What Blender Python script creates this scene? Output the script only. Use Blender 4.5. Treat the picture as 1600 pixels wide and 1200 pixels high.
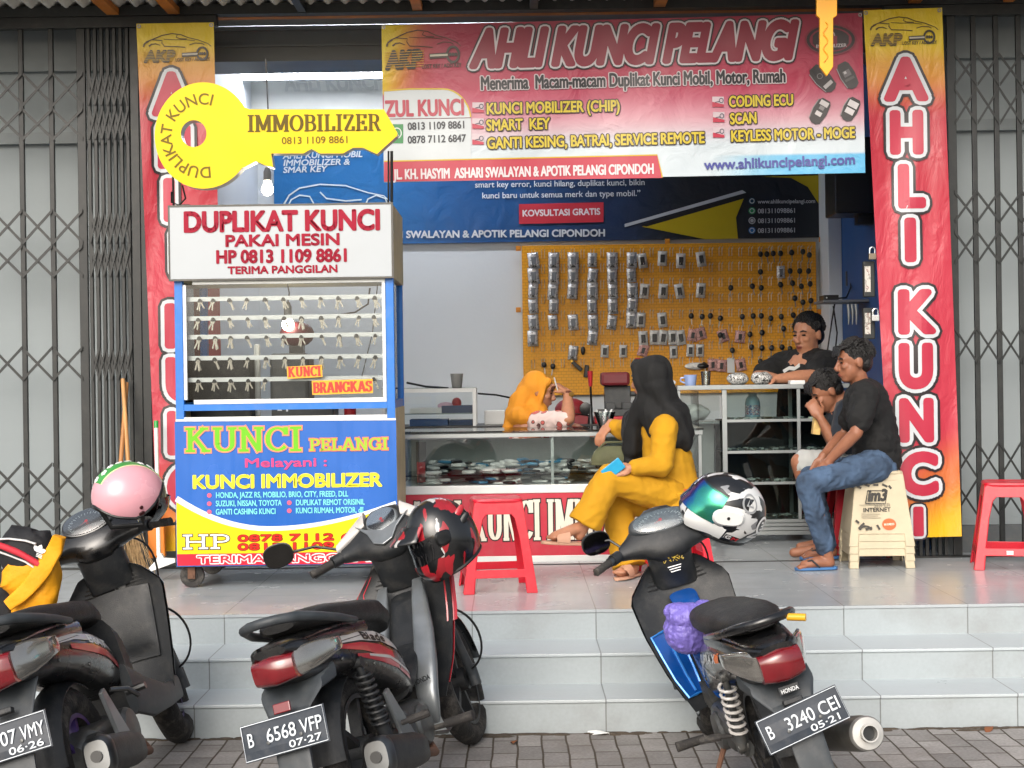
import bpy, bmesh, math, random
from mathutils import Vector, Matrix, Quaternion, noise
R = math.radians
random.seed(7)
for o in list(bpy.data.objects): bpy.data.objects.remove(o)
SC = bpy.context.scene
COL = SC.collection
# ---------------------------------------------------------------- camera
F = 2300.0; EYE = 1.57; ROLL = 0.0143           # focal length in photo pixels (1600 wide), eye height, roll
cam = bpy.data.cameras.new('camera'); camo = bpy.data.objects.new('camera', cam); COL.objects.link(camo)
cam.sensor_width = 36; cam.lens = 36*F/1600; cam.shift_y = -14/1600; cam.clip_end = 500; cam.clip_start = .05
camo.matrix_world = Matrix.Translation((0,0,EYE)) @ Matrix.Rotation(R(90),4,'X') @ Matrix.Rotation(-ROLL,4,'Z')
SC.camera = camo
# ---------------------------------------------------------------- light
SUN_EL, SUN_AZ = R(32), R(196)
w = bpy.data.worlds.new('World'); SC.world = w; w.use_nodes = True
nt = w.node_tree; nt.nodes.clear()
sky = nt.nodes.new('ShaderNodeTexSky'); sky.sky_type = 'NISHITA'; sky.sun_disc = False
sky.sun_elevation = SUN_EL; sky.sun_rotation = SUN_AZ; sky.dust_density = 5.0; sky.air_density = .9; sky.ozone_density = .4
bg = nt.nodes.new('ShaderNodeBackground'); bg.inputs['Strength'].default_value = .15
hs = nt.nodes.new('ShaderNodeHueSaturation'); hs.inputs['Saturation'].default_value = .55     # overcast: the sky is nearly white
out = nt.nodes.new('ShaderNodeOutputWorld')
nt.links.new(sky.outputs[0], hs.inputs['Color']); nt.links.new(hs.outputs[0], bg.inputs[0]); nt.links.new(bg.outputs[0], out.inputs[0])
sl = bpy.data.lights.new('sun', 'SUN'); sl.energy = 0.7; sl.angle = R(50); sl.color = (1,.985,.965)
so = bpy.data.objects.new('sun', sl); COL.objects.link(so)
_d = Vector((math.sin(SUN_AZ)*math.cos(SUN_EL), math.cos(SUN_AZ)*math.cos(SUN_EL), math.sin(SUN_EL)))
so.rotation_euler = _d.to_track_quat('Z','Y').to_euler(); so.location = (0,-3,9)
SC.view_settings.view_transform = 'Standard'; SC.view_settings.look = 'None'; SC.view_settings.gamma = 1
SC.view_settings.exposure = 0.6
SC.render.engine = 'CYCLES'; SC.cycles.use_denoising = True
SC.cycles.max_bounces = 7; SC.cycles.diffuse_bounces = 4; SC.cycles.glossy_bounces = 4; SC.cycles.transparent_max_bounces = 16
SC.cycles.transmission_bounces = 4; SC.cycles.caustics_reflective = False; SC.cycles.caustics_refractive = False
SC.cycles.sample_clamp_indirect = 4
# ---------------------------------------------------------------- geometry helpers
_c, _s = math.cos(ROLL), math.sin(ROLL)
def P(px, py, Y):
    """the world point that stands at depth Y where the photograph has pixel (px,py)"""
    u, v = px-800, 586-py
    return Vector(((u*_c+v*_s)*Y/F, Y, EYE+(-u*_s+v*_c)*Y/F))
def lin(c):
    if isinstance(c, str):
        c = c.lstrip('#'); c = [int(c[i:i+2],16)/255 for i in (0,2,4)]
    return tuple((x/12.92 if x <= .04045 else ((x+.055)/1.055)**2.4) for x in c[:3])
def unlin(c,k):
    """the same ink, k times as reflective"""
    return tuple(((1.055*(x*k)**(1/2.4)-.055) if x*k>.0031308 else x*k*12.92) for x in lin(c))
_mats = {}
def M(name, col, rough=.5, metal=0, var=.10, scale=6, bump=0, bscale=80, coat=0, spec=.5, sheen=0, dirt=0):
    """a procedural principled material: colour noise, roughness noise, optional bump and dust"""
    if name in _mats: return _mats[name]
    m = bpy.data.materials.new(name); m.use_nodes = True; _mats[name] = m
    t = m.node_tree; b = t.nodes['Principled BSDF']; c = lin(col)
    tc = t.nodes.new('ShaderNodeTexCoord')
    n = t.nodes.new('ShaderNodeTexNoise'); n.inputs['Scale'].default_value = scale; n.inputs['Detail'].default_value = 6
    t.links.new(tc.outputs['Object'], n.inputs['Vector'])
    r = t.nodes.new('ShaderNodeValToRGB'); r.color_ramp.elements[0].position = .3; r.color_ramp.elements[1].position = .7
    r.color_ramp.elements[0].color = (*[x*(1-var) for x in c],1); r.color_ramp.elements[1].color = (*[min(1,x*(1+var)) for x in c],1)
    t.links.new(n.outputs['Fac'], r.inputs[0]); last = r.outputs[0]
    if dirt:
        n3 = t.nodes.new('ShaderNodeTexNoise'); n3.inputs['Scale'].default_value = 14; n3.inputs['Detail'].default_value = 9; n3.inputs['Roughness'].default_value = .7
        t.links.new(tc.outputs['Object'], n3.inputs['Vector'])
        r3 = t.nodes.new('ShaderNodeMapRange'); r3.inputs['From Min'].default_value = .48; r3.inputs['From Max'].default_value = .75; r3.inputs['To Max'].default_value = dirt
        t.links.new(n3.outputs['Fac'], r3.inputs['Value'])
        mx = t.nodes.new('ShaderNodeMixRGB'); mx.inputs['Color2'].default_value = (.22,.20,.17,1)
        t.links.new(r3.outputs[0], mx.inputs['Fac']); t.links.new(last, mx.inputs['Color1']); last = mx.outputs[0]
    t.links.new(last, b.inputs['Base Color'])
    mr = t.nodes.new('ShaderNodeMapRange'); mr.inputs['To Min'].default_value = max(.02,rough-.08); mr.inputs['To Max'].default_value = min(1,rough+.10)
    t.links.new(n.outputs['Fac'], mr.inputs['Value']); t.links.new(mr.outputs[0], b.inputs['Roughness'])
    b.inputs['Metallic'].default_value = metal; b.inputs['Specular IOR Level'].default_value = spec
    if coat: b.inputs['Coat Weight'].default_value = coat; b.inputs['Coat Roughness'].default_value = .08
    if sheen: b.inputs['Sheen Weight'].default_value = sheen
    if bump:
        n2 = t.nodes.new('ShaderNodeTexNoise'); n2.inputs['Scale'].default_value = bscale; n2.inputs['Detail'].default_value = 4
        t.links.new(tc.outputs['Object'], n2.inputs['Vector'])
        bp = t.nodes.new('ShaderNodeBump'); bp.inputs['Strength'].default_value = bump; bp.inputs['Distance'].default_value = .01
        t.links.new(n2.outputs['Fac'], bp.inputs['Height']); t.links.new(bp.outputs[0], b.inputs['Normal'])
    return m
def M_emit(name, col, strength):
    if name in _mats: return _mats[name]
    m = bpy.data.materials.new(name); m.use_nodes = True; _mats[name] = m
    b = m.node_tree.nodes['Principled BSDF']; b.inputs['Base Color'].default_value = (*lin(col),1)
    b.inputs['Emission Color'].default_value = (*lin(col),1); b.inputs['Emission Strength'].default_value = strength
    return m
def M_glass(name, tint='#e8f2ee', refl=.07, rough=.02, opac=0.0):
    """thin pane: mostly clear, mirror-like at grazing angles"""
    if name in _mats: return _mats[name]
    m = bpy.data.materials.new(name); m.use_nodes = True; _mats[name] = m
    t = m.node_tree; t.nodes.clear(); o = t.nodes.new('ShaderNodeOutputMaterial')
    tr = t.nodes.new('ShaderNodeBsdfTransparent'); tr.inputs[0].default_value = (*lin(tint),1)
    gl = t.nodes.new('ShaderNodeBsdfGlossy'); gl.inputs['Roughness'].default_value = rough
    fr = t.nodes.new('ShaderNodeFresnel'); fr.inputs['IOR'].default_value = 1.5
    mr = t.nodes.new('ShaderNodeMapRange'); mr.inputs['From Min'].default_value = .04; mr.inputs['To Min'].default_value = refl
    mx = t.nodes.new('ShaderNodeMixShader')
    t.links.new(fr.outputs[0], mr.inputs['Value']); t.links.new(mr.outputs[0], mx.inputs[0])
    t.links.new(tr.outputs[0], mx.inputs[1]); t.links.new(gl.outputs[0], mx.inputs[2]); t.links.new(mx.outputs[0], o.inputs[0])
    return m
def M_vcol(name, rough=.4, bump=.25, bscale=(9,9,9), coat=0, spec=.5):
    """a printed sheet: colours from the mesh attribute 'print', with soft creases"""
    if name in _mats: return _mats[name]
    m = bpy.data.materials.new(name); m.use_nodes = True; _mats[name] = m
    t = m.node_tree; b = t.nodes['Principled BSDF']; a = t.nodes.new('ShaderNodeVertexColor'); a.layer_name = 'print'
    t.links.new(a.outputs['Color'], b.inputs['Base Color']); b.inputs['Roughness'].default_value = rough; b.inputs['Specular IOR Level'].default_value = spec
    if coat: b.inputs['Coat Weight'].default_value = coat
    if bump:
        tc = t.nodes.new('ShaderNodeTexCoord'); mp = t.nodes.new('ShaderNodeMapping'); mp.inputs['Scale'].default_value = bscale
        n = t.nodes.new('ShaderNodeTexNoise'); n.inputs['Scale'].default_value = 1; n.inputs['Detail'].default_value = 5; n.inputs['Distortion'].default_value = .6
        t.links.new(tc.outputs['Object'], mp.inputs[0]); t.links.new(mp.outputs[0], n.inputs['Vector'])
        bp = t.nodes.new('ShaderNodeBump'); bp.inputs['Strength'].default_value = bump; bp.inputs['Distance'].default_value = .03
        t.links.new(n.outputs['Fac'], bp.inputs['Height']); t.links.new(bp.outputs[0], b.inputs['Normal'])
    return m

class MB:
    """collects verts and faces of ONE mesh; cur is the material slot of what is added next"""
    def __init__(self): self.v=[]; self.f=[]; self.m=[]; self.cur=0
    def add(self, vs, fs):
        k=len(self.v); self.v += [Vector(a) for a in vs]
        for f in fs: self.f.append([i+k for i in f]); self.m.append(self.cur)
        return self
    def xf(self, mat, start=0):
        for i in range(start,len(self.v)): self.v[i] = mat @ self.v[i]
        return self
    def box(self, x0,x1,y0,y1,z0,z1):
        return self.add([(x0,y0,z0),(x1,y0,z0),(x1,y1,z0),(x0,y1,z0),(x0,y0,z1),(x1,y0,z1),(x1,y1,z1),(x0,y1,z1)],
            [(0,3,2,1),(4,5,6,7),(0,1,5,4),(1,2,6,5),(2,3,7,6),(3,0,4,7)])
    def obox(self, c, size, rot=None):
        k=len(self.v); a,b,d=[s/2 for s in size]; self.box(-a,a,-b,b,-d,d)
        return self.xf(Matrix.Translation(c) @ (rot.to_4x4() if rot else Matrix.Identity(4)), k)
    def bar(self, a, b, w, d, up=(0,0,1)):
        """square bar between two points"""
        a,b=Vector(a),Vector(b); t=(b-a).normalized(); up=Vector(up)
        if abs(t.dot(up))>.98: up=Vector((0,1,0))
        s=t.cross(up).normalized(); u=s.cross(t).normalized()
        vs=[]
        for p in (a,b):
            for i,j in ((-1,-1),(1,-1),(1,1),(-1,1)): vs.append(p+s*(i*w/2)+u*(j*d/2))
        return self.add(vs,[(0,3,2,1),(4,5,6,7),(0,1,5,4),(1,2,6,5),(2,3,7,6),(3,0,4,7)])
    def rings(self, rings, cap=True, closed=False):
        n=len(rings[0]); vs=[p for r in rings for p in r]; fs=[]
        K=len(rings)
        for i in range(K if closed else K-1):
            a=i*n; b=((i+1)%K)*n
            for j in range(n): fs.append((a+j, a+(j+1)%n, b+(j+1)%n, b+j))
        if cap and not closed: fs.append(tuple(reversed(range(n)))); fs.append(tuple(range((K-1)*n,K*n)))
        return self.add(vs,fs)
    def tube(self, pts, r, n=8, cap=True, closed=False, flat=1):
        pts=[Vector(p) for p in pts]; K=len(pts); rs=r if isinstance(r,(list,tuple)) else [r]*K
        t0=(pts[1]-pts[0]).normalized(); up=Vector((0,0,1)) if abs(t0.z)<.9 else Vector((0,1,0))
        s=t0.cross(up).normalized(); rings=[]
        for i,p in enumerate(pts):
            if closed: t=(pts[(i+1)%K]-pts[i-1]).normalized()
            else: t=(pts[min(i+1,K-1)]-pts[max(i-1,0)]).normalized()
            s=(s-t*s.dot(t)).normalized(); u=t.cross(s)
            rings.append([p+s*(rs[i]*math.cos(2*math.pi*j/n))+u*(rs[i]*flat*math.sin(2*math.pi*j/n)) for j in range(n)])
        return self.rings(rings,cap,closed)
    def sloft(self, secs, n=20, cap=True):
        """superellipse sections: (centre, u, v, half_u, half_v, exponent)"""
        rings=[]
        for c,u,v,hu,hv,e in secs:
            c,u,v=Vector(c),Vector(u),Vector(v); r=[]
            for j in range(n):
                a=2*math.pi*j/n; ca,sa=math.cos(a),math.sin(a)
                r.append(c+u*(hu*math.copysign(abs(ca)**(2/e),ca))+v*(hv*math.copysign(abs(sa)**(2/e),sa)))
            rings.append(r)
        return self.rings(rings,cap)
    def xloft(self, secs, n=20):
        """sections along x: (x, zc, half_width_y, half_height, exponent)"""
        return self.sloft([((x,0,z),(0,1,0),(0,0,1),hw,hh,e) for x,z,hw,hh,e in secs],n)
    def lathe(self, o, axis, prof, n=24, cap=True):
        o=Vector(o); a=Vector(axis).normalized(); t=Vector((0,0,1)) if abs(a.z)<.9 else Vector((1,0,0))
        s=a.cross(t).normalized(); u=a.cross(s)
        return self.rings([[o+a*h+s*(r*math.cos(2*math.pi*j/n))+u*(r*math.sin(2*math.pi*j/n)) for j in range(n)] for r,h in prof],cap)
    def ell(self, c, rad, rot=None, nu=14, nv=9):
        k=len(self.v); rx,ry,rz=rad; vs=[(0,0,rz)]; fs=[]
        for i in range(1,nv):
            th=math.pi*i/nv
            for j in range(nu): ph=2*math.pi*j/nu; vs.append((rx*math.sin(th)*math.cos(ph),ry*math.sin(th)*math.sin(ph),rz*math.cos(th)))
        vs.append((0,0,-rz)); L=len(vs)-1
        for j in range(nu): fs.append((0,1+j,1+(j+1)%nu)); fs.append((L,1+(nv-2)*nu+(j+1)%nu,1+(nv-2)*nu+j))
        for i in range(nv-2):
            for j in range(nu): a=1+i*nu; b=a+nu; fs.append((a+j,b+j,b+(j+1)%nu,a+(j+1)%nu))
        self.add(vs,fs)
        return self.xf(Matrix.Translation(Vector(c)) @ (rot.to_4x4() if rot else Matrix.Identity(4)), k)
    def prism(self, pts, ext):
        """polygon (3D points, in order) extruded along ext"""
        pts=[Vector(p) for p in pts]; e=Vector(ext); n=len(pts)
        return self.add(pts+[p+e for p in pts],[tuple(reversed(range(n))),tuple(range(n,2*n))]+[(i,(i+1)%n,n+(i+1)%n,n+i) for i in range(n)])
    def grid(self, fn, nu, nv, thick=None):
        """surface fn(u,v), u,v in 0..1; thick = vector or function giving the back side"""
        A=[Vector(fn(i/nu,j/nv)) for j in range(nv+1) for i in range(nu+1)]; W=nu+1
        fs=[(j*W+i,j*W+i+1,(j+1)*W+i+1,(j+1)*W+i) for j in range(nv) for i in range(nu)]
        if thick is None: return self.add(A,fs)
        B=[a+Vector(thick(a) if callable(thick) else thick) for a in A]; L=len(A)
        fs += [tuple(reversed([i+L for i in f])) for f in fs]
        edge=[i for i in range(nu)]+[j*W+nu for j in range(nv)]+[nv*W+i for i in range(nu,0,-1)]+[j*W for j in range(nv,0,-1)]
        for a,b in zip(edge,edge[1:]+edge[:1]): fs.append((b,a,a+L,b+L))
        return self.add(A+B,fs)
    def limb(self, chain, n=12):
        """tapered capsules: [(point, radius), ...]"""
        for p,r in chain: self.ell(p,(r,r,r),nu=n,nv=8)
        for (p,r),(q,s) in zip(chain,chain[1:]):
            p,q=Vector(p),Vector(q)
            if (q-p).length>1e-4: self.tube([p,q],[r,s],n=n)
        return self
    def mesh(self, name, recalc=True):
        me=bpy.data.meshes.new(name); me.from_pydata([tuple(v) for v in self.v],[],self.f)
        me.polygons.foreach_set('material_index',self.m)
        if recalc:
            bm=bmesh.new(); bm.from_mesh(me); bmesh.ops.recalc_face_normals(bm,faces=bm.faces); bm.to_mesh(me); bm.free()
        return me
def tag(o, label=None, cat=None, group=None, kind=None):
    if label: o['label']=label
    if cat: o['category']=cat
    if group: o['group']=group
    if kind: o['kind']=kind
    return o
def put(o, parent):
    if parent is not None:
        o.parent=parent; o.matrix_parent_inverse=PW(parent).inverted()
    return o
def PW(o):
    m=o.matrix_basis.copy()
    if o.parent: m = PW(o.parent) @ o.matrix_parent_inverse @ m
    return m
def wrinkle(m,scale=14,dist=.02,strength=.6,stretch=(1,1,.6)):
    """cloth creases as bump, under the material's own weave bump"""
    t=m.node_tree; b=t.nodes['Principled BSDF']; tc=t.nodes.new('ShaderNodeTexCoord'); mp=t.nodes.new('ShaderNodeMapping'); mp.inputs['Scale'].default_value=stretch
    n=t.nodes.new('ShaderNodeTexNoise'); n.noise_type='RIDGED_MULTIFRACTAL' if hasattr(n,'noise_type') else n.noise_type; n.inputs['Scale'].default_value=scale; n.inputs['Detail'].default_value=3; n.inputs['Distortion'].default_value=.5
    t.links.new(tc.outputs['Object'],mp.inputs[0]); t.links.new(mp.outputs[0],n.inputs['Vector']); bp=t.nodes.new('ShaderNodeBump'); bp.inputs['Strength'].default_value=strength; bp.inputs['Distance'].default_value=dist
    t.links.new(n.outputs['Fac'],bp.inputs['Height'])
    if b.inputs['Normal'].links: t.links.new(b.inputs['Normal'].links[0].from_socket,bp.inputs['Normal'])
    t.links.new(bp.outputs[0],b.inputs['Normal']); return m
def link(name, me, mats, parent=None, smooth=38, bevel=0, sub=0, local=False, label=None):
    o=bpy.data.objects.new(name,me); COL.objects.link(o)
    for m in (mats if isinstance(mats,(list,tuple)) else [mats]): me.materials.append(m)
    if smooth:
        me.shade_smooth()
        if smooth<180: me.set_sharp_from_angle(angle=R(smooth))
    if parent is not None:
        if local: o.parent=parent
        else: put(o,parent)
    if bevel:
        b=o.modifiers.new('bevel','BEVEL'); b.width=bevel; b.segments=2; b.limit_method='ANGLE'; b.angle_limit=R(40)
    if sub:
        s=o.modifiers.new('sub','SUBSURF'); s.levels=sub; s.render_levels=sub
    if label: o['label']=label
    return o
def obj(name, mb, mats, parent=None, **k): return link(name, mb.mesh(name), mats, parent, **k)
def thing(name, label, cat, loc=(0,0,0), group=None, kind=None, mat=None):
    e=bpy.data.objects.new(name,None); COL.objects.link(e); e.empty_display_size=.1
    if mat is not None: e.matrix_basis=mat
    else: e.location=loc
    e.matrix_basis = e.matrix_basis
    if mat is None: e.matrix_basis=Matrix.Translation(loc)
    return tag(e,label,cat,group,kind)
def struct(name, mb, mats, **k): return tag(obj(name,mb,mats,**k),kind='structure')
def dup(root, mat, label=None, group=None):
    """copy of a thing with its parts and sub-parts; mat is applied in world space before the root's own place"""
    r=root.copy(); COL.objects.link(r); r.matrix_basis = mat @ root.matrix_basis
    def rec(src,dst):
        for ch in src.children:
            c=ch.copy(); COL.objects.link(c); c.parent=dst; c.matrix_parent_inverse=ch.matrix_parent_inverse.copy(); rec(ch,c)
    rec(root,r)
    if label: r['label']=label
    if group: r['group']=group
    return r
FS=bpy.data.scenes.new('fusing')
def fuse(mb, voxel, name, smooth=4, dec=None):
    """overlapping closed pieces -> one continuous surface"""
    me=mb.mesh(name+'_raw'); o=bpy.data.objects.new('tmp',me); FS.collection.objects.link(o)
    r=o.modifiers.new('r','REMESH'); r.mode='VOXEL'; r.voxel_size=voxel; r.use_smooth_shade=True
    s=o.modifiers.new('s','SMOOTH'); s.factor=.5; s.iterations=smooth
    with bpy.context.temp_override(scene=FS,view_layer=FS.view_layers[0]): dg=bpy.context.evaluated_depsgraph_get()
    dg.update()
    m2=bpy.data.meshes.new_from_object(o.evaluated_get(dg)); m2.name=name
    bpy.data.objects.remove(o); bpy.data.meshes.remove(me)
    m2.materials.clear()
    return m2

# ---------------------------------------------------------------- lettering and flat print, laid out in photo pixels on a real plane
_gl={}
def fcurve(s,off,res):
    cu=bpy.data.curves.new('t','FONT'); cu.body=s; cu.size=1; cu.offset=off; cu.resolution_u=res
    return cu
def glyph(c, off):
    k=(c,round(off,4))
    if k not in _gl:
        cu=fcurve(c,off,5)
        o=bpy.data.objects.new('t',cu); me=bpy.data.meshes.new_from_object(o)
        _gl[k]=([(v.co.x,v.co.y) for v in me.vertices],[tuple(p.vertices) for p in me.polygons])
        bpy.data.objects.remove(o); bpy.data.meshes.remove(me); bpy.data.curves.remove(cu)
    return _gl[k]
def _ext(s):
    cu=fcurve(s,0,1)
    o=bpy.data.objects.new('t',cu); me=bpy.data.meshes.new_from_object(o); x=max(v.co.x for v in me.vertices); y=max(v.co.y for v in me.vertices)
    bpy.data.objects.remove(o); bpy.data.meshes.remove(me); bpy.data.curves.remove(cu); return x,y
_II=_ext('II')[0]; CAP=_ext('H')[1]; _ad={}
def adv(c):
    if c not in _ad: _ad[c]=_ext('I'+c+'I')[0]-_II
    return _ad[c]
def arcp(cx,cy,rx,ry,a0,a1,n=10): return [(cx+rx*math.cos(R(a0+(a1-a0)*i/n)),cy+ry*math.sin(R(a0+(a1-a0)*i/n))) for i in range(n+1)]
SLAB={ # glyph: width, strokes, serif bars (x, y, half width)
 'I':(.46,[[(.23,0),(.23,1)]],[(.23,0,.2),(.23,1,.2)]),
 'M':(1.05,[[(.18,0),(.18,1)],[(.2,1),(.52,.1)],[(.52,.1),(.85,1)],[(.87,0),(.87,1)]],[(.18,0,.17),(.87,0,.17),(.12,1,.12),(.93,1,.12)]),
 'N':(.9,[[(.2,0),(.2,1)],[(.2,1),(.7,0)],[(.7,0),(.7,1)]],[(.2,0,.17),(.7,1,.17),(.14,1,.12)]),
 'O':(.86,[arcp(.43,.5,.33,.46,0,360,22)],[]),
 'C':(.8,[arcp(.43,.5,.33,.46,40,320,18),[(.7,.68),(.7,1)]],[]),
 'G':(.86,[arcp(.43,.5,.33,.46,40,330,18),[(.7,.68),(.7,1)],[(.72,.05),(.72,.46)]],[(.7,.46,.16)]),
 'B':(.76,[[(.2,0),(.2,1)],[(.2,.96)]+arcp(.42,.75,.2,.21,90,-90)+[(.2,.54)],[(.2,.52)]+arcp(.43,.28,.24,.24,90,-90)+[(.2,.04)]],[(.16,0,.13),(.16,1,.13)]),
 'P':(.74,[[(.2,0),(.2,1)],[(.2,.96)]+arcp(.42,.72,.22,.24,90,-90)+[(.2,.48)]],[(.2,0,.17),(.16,1,.13)]),
 'R':(.84,[[(.2,0),(.2,1)],[(.2,.96)]+arcp(.42,.73,.2,.23,90,-90)+[(.2,.5)],[(.46,.5),(.68,.0)]],[(.2,0,.17),(.16,1,.13),(.72,0,.1)]),
 'L':(.7,[[(.2,0),(.2,1)],[(.2,.04),(.6,.04)],[(.6,.0),(.6,.3)]],[(.16,0,.14),(.2,1,.17)]),
 'E':(.74,[[(.2,0),(.2,1)],[(.2,.04),(.62,.04)],[(.62,0),(.62,.28)],[(.2,.96),(.6,.96)],[(.6,1),(.6,.74)],[(.2,.5),(.48,.5)],[(.48,.38),(.48,.62)]],[(.16,0,.14),(.16,1,.14)]),
 'Z':(.74,[[(.1,.96),(.62,.96)],[(.6,.96),(.14,.04)],[(.1,.04),(.64,.04)],[(.12,1),(.12,.72)],[(.62,0),(.62,.28)]],[]),
 'K':(.9,[[(.2,0),(.2,1)],[(.2,.42),(.66,1)],[(.36,.58),(.72,0)]],[(.2,0,.17),(.2,1,.17),(.66,1,.15),(.72,0,.16)]),
 'U':(.88,[[(.2,1),(.2,.32)]+arcp(.45,.32,.25,.28,180,360)+[(.7,1)]],[(.2,1,.17),(.7,1,.16)]),
 'A':(.9,[[(.14,0),(.43,1)],[(.47,1),(.76,0)],[(.24,.3),(.66,.3)]],[(.14,0,.14),(.76,0,.15)]),
 'H':(.94,[[(.2,0),(.2,1)],[(.74,0),(.74,1)],[(.2,.5),(.74,.5)]],[(.2,0,.17),(.2,1,.17),(.74,0,.17),(.74,1,.17)]),
 'S':(.7,[arcp(.36,.75,.23,.21,30,270,12)+arcp(.36,.26,.25,.25,90,-150,12),[(.58,.72),(.58,1)],[(.12,0),(.12,.28)]],[]),
 ' ':(.4,[],[]),'D':(.86,[[(.2,0),(.2,1)],[(.2,.96)]+arcp(.4,.5,.32,.46,90,-90)+[(.2,.04)]],[(.14,0,.12),(.14,1,.12)]),
 'T':(.78,[[(.39,0),(.39,1)],[(.06,.96),(.72,.96)],[(.08,1),(.08,.72)],[(.7,1),(.7,.72)]],[(.39,0,.18)]),
}
class Art:
    """flat coloured pieces; every piece: photo-pixel polygon mesh, colour, layer"""
    def __init__(self): self.d={}; self.k=0
    def _p(self, vs, fs, col, layer):
        self.k+=1
        e=self.d.setdefault(col,([],[])); b=len(e[0]); z=layer+.1*(self.k%7)
        e[0].extend([(x,y,z) for x,y in vs]); e[1].extend([tuple(i+b for i in f) for f in fs])
    def poly(self, pts, col, layer=1):
        from mathutils.geometry import tessellate_polygon
        self._p(pts,tessellate_polygon([[Vector((x,y,0)) for x,y in pts]]),col,layer)
    def rect(self, x0,y0,x1,y1,col,layer=1,sk=0): self.poly([(x0,y0),(x1,y0+sk),(x1,y1+sk),(x0,y1)],col,layer)
    def ell(self, cx,cy,rx,ry,col,layer=1,n=28): self.poly(arcp(cx,cy,rx,ry,0,360-360/n,n-1),col,layer)
    def ring(self, cx,cy,rx,ry,wd,col,layer=1,a0=0,a1=360): self.line(arcp(cx,cy,rx,ry,a0,a1,24),wd,col,layer)
    def line(self, pts, wd, col, layer=1, w2=None):
        n=len(pts); L=[];Rr=[]
        for i,(x,y) in enumerate(pts):
            a=pts[max(i-1,0)]; b=pts[min(i+1,n-1)]; dx,dy=b[0]-a[0],b[1]-a[1]; l=math.hypot(dx,dy) or 1
            h=(wd+(0 if w2 is None else (w2-wd)*i/max(1,n-1)))/2
            L.append((x-dy/l*h,y+dx/l*h)); Rr.append((x+dy/l*h,y-dx/l*h))
        self._p(L+Rr,[(i,i+1,n+i+1,n+i) for i in range(n-1)],col,layer)
    def text(self, s, x0,y0,x1,y1,h,col,layer=2,bold=0,shear=0,outline=None):
        """baseline (x0,y0)-(x1,y1), cap height h; outline = [(offset, colour), ...] laid under it"""
        for k,(of,oc) in enumerate(outline or []): self._text(s,x0,y0,x1,y1,h,oc,layer+k*.9,bold,shear,of*h)
        self._text(s,x0,y0,x1,y1,h,col,layer+len(outline or [])*.9,bold,shear)
    def _text(self, s,x0,y0,x1,y1,h,col,layer,bold,shear,grow=0):
        if bold>0: grow+=bold*h/CAP*.95; bold=0
        W=sum(adv(c) for c in s); L=math.hypot(x1-x0,y1-y0); ux,uy=(x1-x0)/L,(y1-y0)/L; sx=L/W; sy=h/CAP; x=0
        for c in s:
            if c!=' ':
                vs,fs=glyph(c,bold)
                q=[(x0+ux*(a+x)*sx+uy*b*sy+ux*shear*b*sy, y0+uy*(a+x)*sx-ux*b*sy) for a,b in vs]
                self._p(q,fs,col,layer)
                if grow: self._halo(q,fs,grow,col,layer)
            x+=adv(c)
    def _halo(self, q, fs, r, col, layer):
        cnt={}
        for f in fs:
            for i in range(len(f)):
                e=tuple(sorted((f[i],f[(i+1)%len(f)]))); cnt[e]=cnt.get(e,0)+1
        bd=[e for e,k in cnt.items() if k==1]; vs=[]; ff=[]
        for a,b in bd:
            (x0,y0),(x1,y1)=q[a],q[b]; l=math.hypot(x1-x0,y1-y0)
            if l<1e-4: continue
            dx,dy=(x1-x0)/l*r,(y1-y0)/l*r; k=len(vs)
            vs += [(x0-dy,y0+dx),(x1-dy,y1+dx),(x1+dy,y1-dx),(x0+dy,y0-dx)]; ff.append((k,k+1,k+2,k+3))
        for v in set(i for e in bd for i in e):
            k=len(vs); vs += [(q[v][0]+r*math.cos(math.pi*j/4),q[v][1]+r*math.sin(math.pi*j/4)) for j in range(8)]; ff.append(tuple(range(k,k+8)))
        for i,f in enumerate(ff): self._p([vs[j] for j in f],[tuple(range(len(f)))],col,layer)
    def arctext(self, s, cx,cy,r,a0,a1,h,col,layer=2,bold=.01):
        W=sum(adv(c) for c in s); x=0; sy=h/CAP
        for c in s:
            a=R(a0+(a1-a0)*(x+adv(c)/2)/W); ta=a+math.pi/2
            if c!=' ':
                vs,fs=glyph(c,bold); 
                self._p([(cx+r*math.cos(a)+math.cos(ta)*(u-adv(c)/2)*sy+math.cos(a)*v*sy, cy+r*math.sin(a)+math.sin(ta)*(u-adv(c)/2)*sy+math.sin(a)*v*sy) for u,v in vs],fs,col,layer)
            x+=adv(c)
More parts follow.
